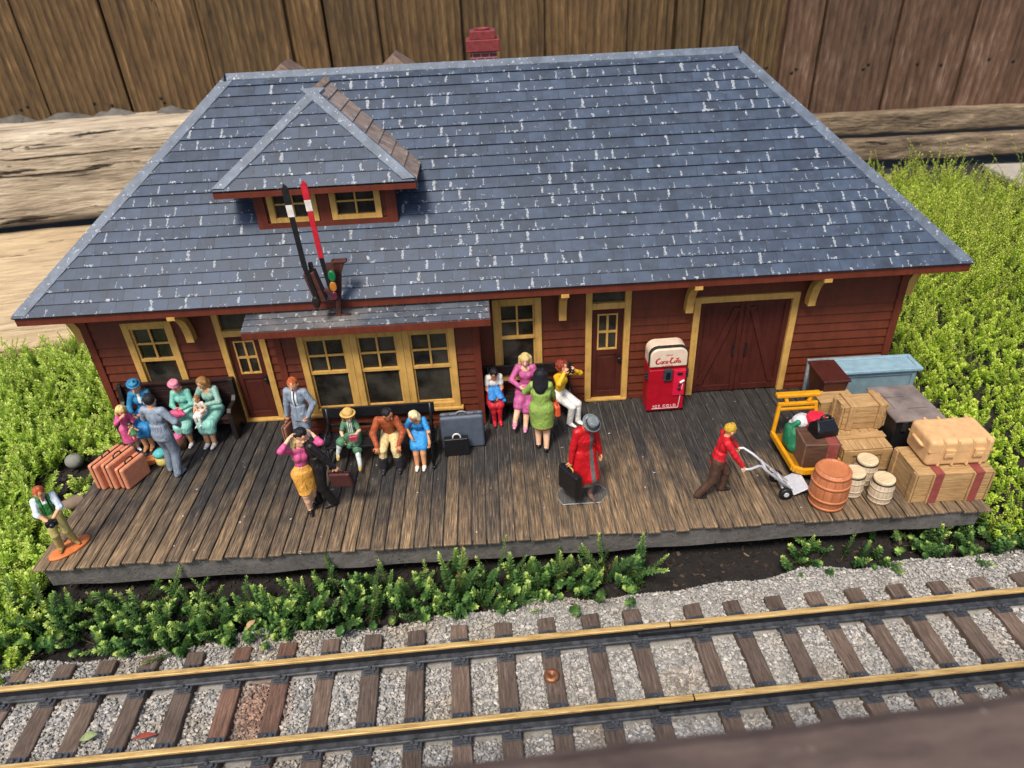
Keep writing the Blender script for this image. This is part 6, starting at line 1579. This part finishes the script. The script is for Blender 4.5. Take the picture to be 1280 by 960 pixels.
# ------------------------------------------------------------------ succulent ground cover
def leaf_mat(name, stops):
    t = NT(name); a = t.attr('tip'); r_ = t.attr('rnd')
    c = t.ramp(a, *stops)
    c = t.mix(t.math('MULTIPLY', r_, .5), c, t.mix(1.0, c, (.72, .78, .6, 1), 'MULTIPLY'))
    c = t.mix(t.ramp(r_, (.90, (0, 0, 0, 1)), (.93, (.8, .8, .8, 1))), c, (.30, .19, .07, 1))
    t.base(c); t.rough(.5); t.p.inputs['Subsurface Weight'].default_value = 0.0
    t.p.inputs['Specular IOR Level'].default_value = .35
    tr = t.n.new('ShaderNodeBsdfTranslucent'); t.link(c, tr.inputs[0]); mx = t.n.new('ShaderNodeMixShader'); mx.inputs[0].default_value = .38
    out = t.n['Material Output']; t.link(t.p.outputs[0], mx.inputs[1]); t.link(tr.outputs[0], mx.inputs[2]); t.link(mx.outputs[0], out.inputs[0]); return t.m
LFL = leaf_mat('sedum_left', ((0, '#6f8f34'), (.35, '#bcd854'), (1, '#e6f08c')))
LFR = leaf_mat('sedum_right', ((0, '#86a83c'), (.35, '#c8e04c'), (1, '#ecf47a')))
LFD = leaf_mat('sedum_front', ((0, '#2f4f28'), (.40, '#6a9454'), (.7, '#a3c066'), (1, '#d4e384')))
STEM = paint('#6a5a34', .7)
def sprigs(base, dirs, length, nl, ll, lw, seed, tipmax=None):
    """arrays of leafy stems: base (n,3), dirs (n,3) growth direction, length (n), nl leaves each. returns verts, quads, attrs"""
    rg = np.random.default_rng(seed); n = len(base)
    k = np.arange(nl); u = (k + .5) / nl; u = .12 + .88 * u ** .85
    d = dirs / np.linalg.norm(dirs, axis=1, keepdims=True)
    bend = rg.normal(0, .22, (n, 3)); bend[:, 2] = np.abs(bend[:, 2]) * .6
    pos = base[:, None] + d[:, None] * (length[:, None] * u[None])[..., None] + bend[:, None] * (length[:, None] * u[None] ** 2)[..., None] * .6
    tang = d[:, None] + bend[:, None] * (1.2 * u[None])[..., None]; tang /= np.linalg.norm(tang, axis=2, keepdims=True)
    ref = np.where(np.abs(tang[..., 2:3]) < .9, np.array([0, 0, 1.0]), np.array([1.0, 0, 0]))
    s = np.cross(tang, ref); s /= np.linalg.norm(s, axis=2, keepdims=True); w = np.cross(tang, s)
    ang = k[None] * 2.4 + rg.uniform(0, 6.28, (n, 1)) + rg.normal(0, .2, (n, nl))
    out = s * np.cos(ang)[..., None] + w * np.sin(ang)[..., None]
    upw = .45 + .7 * u[None] ** 3 + rg.normal(0, .15, (n, nl))
    ld = out + tang * upw[..., None]; ld /= np.linalg.norm(ld, axis=2, keepdims=True)
    side = np.cross(ld, tang); side /= np.linalg.norm(side, axis=2, keepdims=True) + 1e-9; nrm = np.cross(side, ld)
    sc2 = rg.uniform(.72, 1.35, (n, 1)) * (1 - .45 * u[None] ** 4) * rg.uniform(.75, 1.2, (n, nl)) * (.7 + .3 * np.minimum(1, u[None] * 3))
    L = (ll * sc2)[..., None]; Wd = (lw * sc2)[..., None]
    e = lambda a, b, c: pos + ld * L * a + side * Wd * b + nrm * L * c
    V = np.stack([pos, e(.42, .36, .10), e(.80, .42, .13), e(1.0, 0, .06), e(.80, -.42, .13), e(.42, -.36, .10)], 2).reshape(-1, 3)
    b6 = np.arange(0, len(V), 6)[:, None]; Q = np.concatenate([b6 + np.array([[0, 1, 2, 3]]), b6 + np.array([[0, 3, 4, 5]])])
    tip = np.repeat(np.broadcast_to(u[None] ** 2.2 * rg.uniform(.45, 1.15, (n, 1)), (n, nl)).reshape(-1), 6)
    rnd = np.repeat(np.repeat(rg.random(n), nl) * .6 + rg.random(n * nl) * .4, 6)
    # stems: thin three-sided prisms in 4 pieces
    m = 5; us = np.linspace(0, .97, m); sp = base[:, None] + d[:, None] * (length[:, None] * us[None])[..., None] + bend[:, None] * (length[:, None] * us[None] ** 2)[..., None] * .6
    off = np.array([(1, 0, 0), (-.5, .866, 0), (-.5, -.866, 0)]) * .011
    SV = (sp[:, :, None] + off[None, None]).reshape(-1, 3); o0 = np.arange(n)[:, None, None] * m * 3 + np.arange(m - 1)[None, :, None] * 3; kk = np.arange(3)[None, None]
    SQ = np.stack([o0 + kk, o0 + (kk + 1) % 3, o0 + 3 + (kk + 1) % 3, o0 + 3 + kk], -1).reshape(-1, 4)
    Vt = np.concatenate([V, SV]); Qt = np.concatenate([Q, SQ + len(V)]); mi = np.concatenate([np.zeros(len(Q), int), np.ones(len(SQ), int)])
    return Vt, Qt, mi, {'tip': np.concatenate([tip, np.zeros(len(SV))]), 'rnd': np.concatenate([rnd, np.zeros(len(SV))])}
def cover(name, label, pts, dirs, length, nl, ll, lw, mat, seed):
    V, Q, mi, at = sprigs(pts, dirs, length, nl, ll, lw, seed); o = np_mesh(name, V, Q, [mat, STEM], mi, at, True); return o
def scatter(n, x0, x1, y0, y1, seed, keepf=None):
    rg = np.random.default_rng(seed); x = rg.uniform(x0, x1, n); y = rg.uniform(y0, y1, n)
    if keepf is not None: m = keepf(x, y, rg); x, y = x[m], y[m]
    return x, y, rg
def clump(x, y, sc_): return np.sin(x * sc_ + 1.3) * np.cos(y * sc_ * 1.1 + .4) + .5 * np.sin(x * sc_ * 2.3 + y * sc_ * 1.7)
# right hand mass
x, y, rg = scatter(11500, 23.6, 47, -1.6, 25.5, 3, lambda x, y, r: (x > 24.35 + .5 * np.clip((y - 4) / 5, 0, 1)) & (y < 25.3 - .0 * x) & (x < 26 + (y + 6) * .95) & ((clump(x, y, .9) > -.95) | (y > 9)) & ~((y > 22) & (x > 37)) & ((y > -.15 + .03 * (x - 24))))
z = gheight(x, y); n = len(x)
ln = (.75 + .55 * np.clip((y - 6) / 10, 0, 1)) * rg.uniform(.65, 1.25, n) * (1 + .2 * clump(x, y, .5)); ln *= 1 + .55 * np.clip((y - 7) / 8, 0, 1) * (1 + .5 * clump(x, y, .8))
dr_ = np.stack([rg.normal(-.05, .4, n), rg.normal(-.15, .4, n), np.full(n, .8)], -1)
o = cover('sedum_cover', '', np.stack([x, y, z], -1), dr_, ln, 40, .105, .062, LFR, 5); tag(o, 'bright green succulent ground cover right of the station', 'ground cover', None, 'stuff')
# left hand mass
def kl(x, y, r):
    near = (x < -.25 + .02 * y) | (y < -.25)
    nostone = ((x + 2.0) ** 2 / .55 + (y - 5.1) ** 2 / .7 > 1) & ((x + 1.0) ** 2 / .9 + (y - 3.4) ** 2 / .6 > 1) & ((x + .9) ** 2 + (y - 5.2) ** 2 > .5)
    return near & nostone & (x > -3.2 - .55 * (y + 2)) & ((clump(x, y, 1.4) > -.75)) & (y < edge_left(x))
def edge_left(x): return 12.5 + .0 * x
x, y, rg = scatter(7200, -12, .3, -3.2, 13, 8, lambda x, y, r: kl(x, y, r) & ((y > -2.75 + .05 * (x + 4)) | (x < -4.2)) & (r.random(len(x)) < np.where(y > 6, .8, .95)))
z = gheight(x, y); n = len(x); ln = (.85 + .35 * np.clip((y - 4) / 5, 0, 1)) * rg.uniform(.6, 1.25, n) * (1 + .18 * clump(x, y, .7))
dr_ = np.stack([rg.normal(.1, .45, n), rg.normal(-.1, .45, n), np.full(n, .8)], -1)
o = cover('sedum_cover', '', np.stack([x, y, z], -1), dr_, ln, 42, .13, .07, LFL, 6); tag(o, 'yellowish green succulent ground cover left of the platform', 'ground cover', None, 'stuff')
# low growth under the front edge
x, y, rg = scatter(520, -2.2, 15.2, -1.95, -.1, 9, lambda x, y, r: (y > -1.9 + .06 * np.clip(x, 0, 20)) & ~((x > .6) & (x < 2.0) & (y < -.9) & (r.random(len(x)) < .75)))
z = np.full(len(x), -1.35); n = len(x); ln = rg.uniform(.5, 1.15, n)
dr_ = np.stack([rg.normal(0, .5, n), rg.normal(-.25, .4, n), np.full(n, .75)], -1)
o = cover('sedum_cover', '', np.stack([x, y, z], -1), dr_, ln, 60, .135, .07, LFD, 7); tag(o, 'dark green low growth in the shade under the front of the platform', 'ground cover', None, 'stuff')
x, y, rg = scatter(210, 18.5, 27, -.7, .8, 19, lambda x, y, r: (y > -.55 + .02 * (x - 19)) & ((x > 22.3) | (r.random(len(x)) < .4)))
z = np.full(len(x), -1.35); n = len(x); dr_ = np.stack([rg.normal(0, .5, n), rg.normal(-.2, .4, n), np.full(n, .6)], -1)
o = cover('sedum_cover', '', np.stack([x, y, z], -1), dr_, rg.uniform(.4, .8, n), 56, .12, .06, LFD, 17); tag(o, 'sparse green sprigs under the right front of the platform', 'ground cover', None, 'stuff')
# taller single plants standing against the platform front: (x, y, stems, height)
fp = [(6.0, -1.0, 6, 1.15), (6.9, -.8, 4, 1.35), (8.3, -.7, 3, 1.2), (9.3, -.65, 3, 1.05), (10.4, -.55, 5, 1.3), (11.3, -.5, 5, 1.45), (12.2, -.55, 4, 1.0), (13.1, -.45, 5, 1.2), (14.2, -.4, 6, 1.3), (15.0, -.35, 3, 1.25), (3.2, -1.3, 6, .9), (4.5, -1.2, 6, 1.0), (5.2, -1.55, 5, .7), (.1, -1.0, 6, .8), (2.0, -1.15, 5, .75), (6.4, -1.5, 6, .7), (7.0, -1.35, 5, .75), (3.9, -1.7, 5, .6), (9.9, -1.05, 4, .6), (12.8, -.95, 4, .6), (8.0, -1.3, 4, .55)]
for i, (px_, py_, ns, hh) in enumerate(fp):
    rg = np.random.default_rng(100 + i)
    bs = np.stack([rg.normal(0, .13, ns), rg.normal(0, .1, ns), np.zeros(ns)], -1); dr_ = np.stack([rg.normal(0, .34, ns), rg.normal(-.12, .2, ns), np.full(ns, 1.0)], -1)
    V, Q, mi, at = sprigs(bs, dr_, 1.15 * hh * rg.uniform(.65, 1.05, ns), 96, .125, .062, 200 + i)
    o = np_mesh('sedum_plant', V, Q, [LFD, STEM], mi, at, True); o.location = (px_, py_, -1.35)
    tag(o, 'leafy dark green succulent with upright stems growing against the front of the platform', 'plant', 'upright succulents along the platform front')

# bark scraps and dry bits on the bare soil
n = 3200
x = np.concatenate([rng.uniform(-4, 26, n), rng.uniform(-4, 0, n // 3)]); y = np.concatenate([rng.uniform(-2.7, .9, n), rng.uniform(1, 8, n // 3)]); n = len(x)
sx = rng.uniform(.02, .08, n); sy = sx * rng.uniform(.25, .7, n); an = rng.uniform(0, 6.28, n); tl = rng.normal(0, .35, (n, 2))
cr = np.array([(-1, -1), (1, -.7), (.8, 1), (-.9, .8)]); px_ = cr[None, :, 0] * sx[:, None]; py_ = cr[None, :, 1] * sy[:, None]
zb_ = gheight(x, y) + .04
top_ = np.stack([x[:, None] + px_ * np.cos(an)[:, None] - py_ * np.sin(an)[:, None], y[:, None] + px_ * np.sin(an)[:, None] + py_ * np.cos(an)[:, None], zb_[:, None] + px_ * tl[:, :1] + py_ * tl[:, 1:]], -1)
V = np.concatenate([top_, top_ - np.array([0, 0, .025])], 1).reshape(-1, 3); b8 = np.arange(n)[:, None, None] * 8
Q = (b8 + np.array([[0, 1, 2, 3], [7, 6, 5, 4], [0, 4, 5, 1], [1, 5, 6, 2], [2, 6, 7, 3], [3, 7, 4, 0]])[None]).reshape(-1, 4)
def _bark():
    t = NT('bark_scraps'); r_ = t.attr('rnd'); t.base(t.ramp(r_, (0, '#110d0a'), (.75, '#2b2119'), (.95, '#4a3b2e'), (1, '#75634c'))); t.rough(.9); return t.m
o = np_mesh('bark_litter', V, Q, _bark(), attrs={'rnd': np.repeat(rng.random(n), 8)}, smooth=False); tag(o, 'brown bark scraps and dry bits lying on the bare soil', 'litter', None, 'stuff')

# ------------------------------------------------------------------ timbers, fence and the near rail
def timber(name, label, cat, c, L, D, H, rz, mat, seed, tilt=0):
    rr = np.random.default_rng(seed); nx, ny, nz_ = max(10, int(L * 2)), 8, 8; V = []; 
    b = B(); n = nx; ring = []
    prof = []
    for k in range(10): prof.append((-D / 2 + D * k / 10, -H / 2))
    for k in range(10): prof.append((D / 2, -H / 2 + H * k / 10))
    for k in range(10): prof.append((D / 2 - D * k / 10, H / 2))
    for k in range(10): prof.append((-D / 2, H / 2 - H * k / 10))
    m = len(prof); ph1 = rr.uniform(0, 6, 8)
    for i in range(n + 1):
        x = -L / 2 + L * i / n
        for j, (y, z) in enumerate(prof):
            w = .03 * math.sin(x * .7 + ph1[0] + j * .3) + .025 * math.sin(x * 1.9 + ph1[1] + j * .8) + rr.normal(0, .012)
            e = .9 if j % 10 == 0 else 1.0
            V.append((x, y * e * (1 + w / D * 2), z * (1 if e == 1 else .96) * (1 + w / H)))
    fs = []
    for i in range(n):
        for j in range(m): fs.append((i * m + j, i * m + (j + 1) % m, (i + 1) * m + (j + 1) % m, (i + 1) * m + j))
    fs += [tuple(range(m)), tuple(range(n * m + m - 1, n * m - 1, -1))]
    b.add(V, fs, 0, True); o = b.build(name, mat, None); o.location = c; o.rotation_euler = (R(tilt), 0, R(rz)); tag(o, label, cat); return o
OLD = wood('old_timber', '#7a7062', '#b9ad99', '#d6ccb9', 0, .8, 9, .85, .8, 1.0, True, .3)
OLD2 = wood('old_plank', '#8d7b63', '#bca988', '#d8c7aa', 0, .9, 9, .85, .7, .8, True, .25)
KICK = wood('kick_board', '#3a3026', '#7d6e5b', '#b3a189', 0, 1.0, 5, .85, .9, .8, True, .25)
timber('landscape_timber', 'thick weathered timber with long cracks lying below the fence on the left', 'timber', (-14.5, 28.7, 2.45), 46, 3.2, 5.0, 9, OLD, 1, 4)
timber('landscape_plank', 'wide pale tan plank in front of the cracked timber, behind the left plants', 'timber', (-14.2, 19.2, -.62), 44, 15.4, .9, 9, OLD2, 2)
timber('kick_board', 'upper of the two rough boards along the foot of the right fence', 'board', (38, 30.2, 2.36), 40, .9, 1.22, -1.2, KICK, 3)
timber('kick_board', 'lower of the two rough boards along the foot of the right fence', 'board', (38, 29.8, .9), 40, 1.0, 1.3, -1.2, KICK, 4)
b = B()
tb_ = np.array(0)
xs = np.linspace(-30, 9, 60); V = []; Q = []
for i, xx in enumerate(xs):
    for j, yy in enumerate(np.linspace(29.5, 33.5, 8)): V.append((xx, yy, 4.95 + .25 * math.sin(xx * 2.1 + j) * (1 if 0 < j < 7 else 0) + (.28 * random.random() if 1 < j < 6 else -.4)))
for i in range(59):
    for j in range(7): a = i * 8 + j; Q.append((a, a + 8, a + 9, a + 1))
o = np_mesh('earth_ledge', V, Q, conc('grey_rubble', '#2f2c29', '#55514b', 3, .8)); tag(o, 'grey earth ledge behind the timber', None, None, 'structure')
def paver(label, loc, rz):
    b = B(); b.box(-4.5, 4.5, -2, 2, 0, .35); o = b.build('paving_slab', conc('pale_concrete', '#6f6961', '#8a8379', 4, .5), None, .08); o.location = loc; o.rotation_euler = (0, 0, R(rz)); tag(o, label, 'paving slab')
paver('pale concrete slab behind the right hand plants', (45.5, 25.9, -.25), -4)

FW1 = wood('fence_wood', '#35291b', '#624e33', '#88704c', 2, .9, 6, .7, .6, .35, True, .2, .75)
FW2 = wood('fence_wood_worn', '#3c2c22', '#6b5242', '#948073', 2, .8, 4.5, .6, .6, .3, True, .2, .5)
def fence(name, label, xa, xb, ya, yb, edges, z0, z1, mat, battens=(), thick=.5):
    t = wthing(name, label, 'fence', ((xa + xb) / 2, (ya + yb) / 2, z0))
    for i, (a, c_) in enumerate(zip(edges[:-1], edges[1:])):
        y = ya + (yb - ya) * ((a + c_) / 2 - xa) / (xb - xa) + random.uniform(-.12, .12); b = B()
        b.box(a + .07, c_ - .07, y, y + thick, z0, z1); o = b.build('board', mat, t, .06)
        for zz_ in (z0 + 3.1, z0 + 3.3 + random.uniform(-.1, .1)):
            nx__ = a + (c_ - a) * random.uniform(.2, .8); nb = B(); nb.lathe([(.09, 0), (.09, .03), (.04, .05)], (0, 0, 0), 10, 0, Matrix.Translation((nx__, y, zz_)) @ Matrix.Rotation(R(90), 4, 'X')); nb.build('nail', paint('#2e2622', .5, .3, 8, 0, None, .5, .6), o)
    for (x, wd) in battens:
        y = ya + (yb - ya) * (x - xa) / (xb - xa) - .22; b = B(); b.box(x - wd / 2, x + wd / 2, y, y + .18, z0, z1); b.build('batten', mat, t, .04)
    y = max(ya, yb); B().box(xa, xb, y + thick + .13, y + .74, z0, z1).build('gap_backing', mat, t); b = B(); b.box(xa, xb, y + .75, y + 1.2, z1 - 4, z1 - 2.6); b.box(xa, xb, y + .75, y + 1.2, z0 + 1, z0 + 2.4); b.build('rail', mat, t)  # plain sheet added behind the boards to keep sky out of the gaps
    return t
fence('wooden_fence', 'golden brown vertical board fence with narrow battens behind the station', -22.5, 28.9, 31.05, 31.05,
      [-22.5, -17.9, -13.3, -8.55, -3.6, 1.05, 3.3, 6.05, 10.65, 15.25, 19.86, 22.8, 24.35, 27.68, 29.0], 2.4, 16.5, FW1, [(6.05, .35), (10.65, .3), (15.25, .3), (19.86, .35), (22.0, .5), (1.05, .35), (-3.6, .3), (27.68, .25)])
fence('wooden_fence', 'reddish brown worn board fence with pale stains, right of the golden brown one', 29.05, 57, 30.75, 30.55,
      [29.05, 31.2, 35.5, 39.85, 44.4, 48.8, 53, 57], 2.2, 16.5, FW2)

# the out of focus top rail right below the camera
RAILW = paint('#4a3a36', .6, .35, 2.2, .5, 'weathered_brown_rail')
def near_rail():
    t = wthing('deck_rail', 'dark brown weathered deck rail close to the camera at the lower right', 'rail', (13.3, -11.2, 0))
    A_, C_ = Vector((11.32, -9.87, 7.70)), Vector((15.46, -9.77, 7.95)); d_ = (C_ - A_).normalized()
    p0 = A_ - d_ * 9; p1 = C_ + d_ * 9; up_ = Vector((-.06, 0, 1)).normalized(); s = d_.cross(up_).normalized()
    b = B(); n = 90; V = []; rr = np.random.default_rng(4)
    for i in range(n + 1):
        p = p0.lerp(p1, i / n); j = rr.normal(0, .012); k = rr.normal(0, .012)
        for (o_, z) in ((0 + j, -.06 + k), (.10 + j, 0 + k), (2.1, .0), (2.2, -.1), (2.2, -.9), (0, -.9)): V.append(p + s * o_ + Vector((0, 0, z)))
    fs = []
    for i in range(n):
        for q in range(6): fs.append((i * 6 + q, i * 6 + (q + 1) % 6, i * 6 + 6 + (q + 1) % 6, i * 6 + 6 + q))
    b.add(V, fs); b.build('top_rail', railmat, t)
    for x in (4.2, 22.5):
        y = -11.0; b = B(); b.box(x - .5, x + .5, y - .5, y + .5, -1.4, 6.75 + (x - 11) * .06); b.build('post', railmat, t, .05)
def _rm():
    t = NT('weathered_brown_rail'); P = t.tc(); n1 = t.noise(t.mapv(P, (.5, 2, 2)), 2.2, 5, .65); n2 = t.noise(P, 9, 4, .7)
    c = t.ramp(n1, (.3, '#3a2c25'), (.7, '#5c4b42')); c = t.mix(t.math('MULTIPLY', t.math('GREATER_THAN', n2, .70), .3), c, (.35, .29, .24, 1)); t.base(c); t.rough(.6); t.bump(n2, .4, .02); return t.m
railmat = _rm()
near_rail()
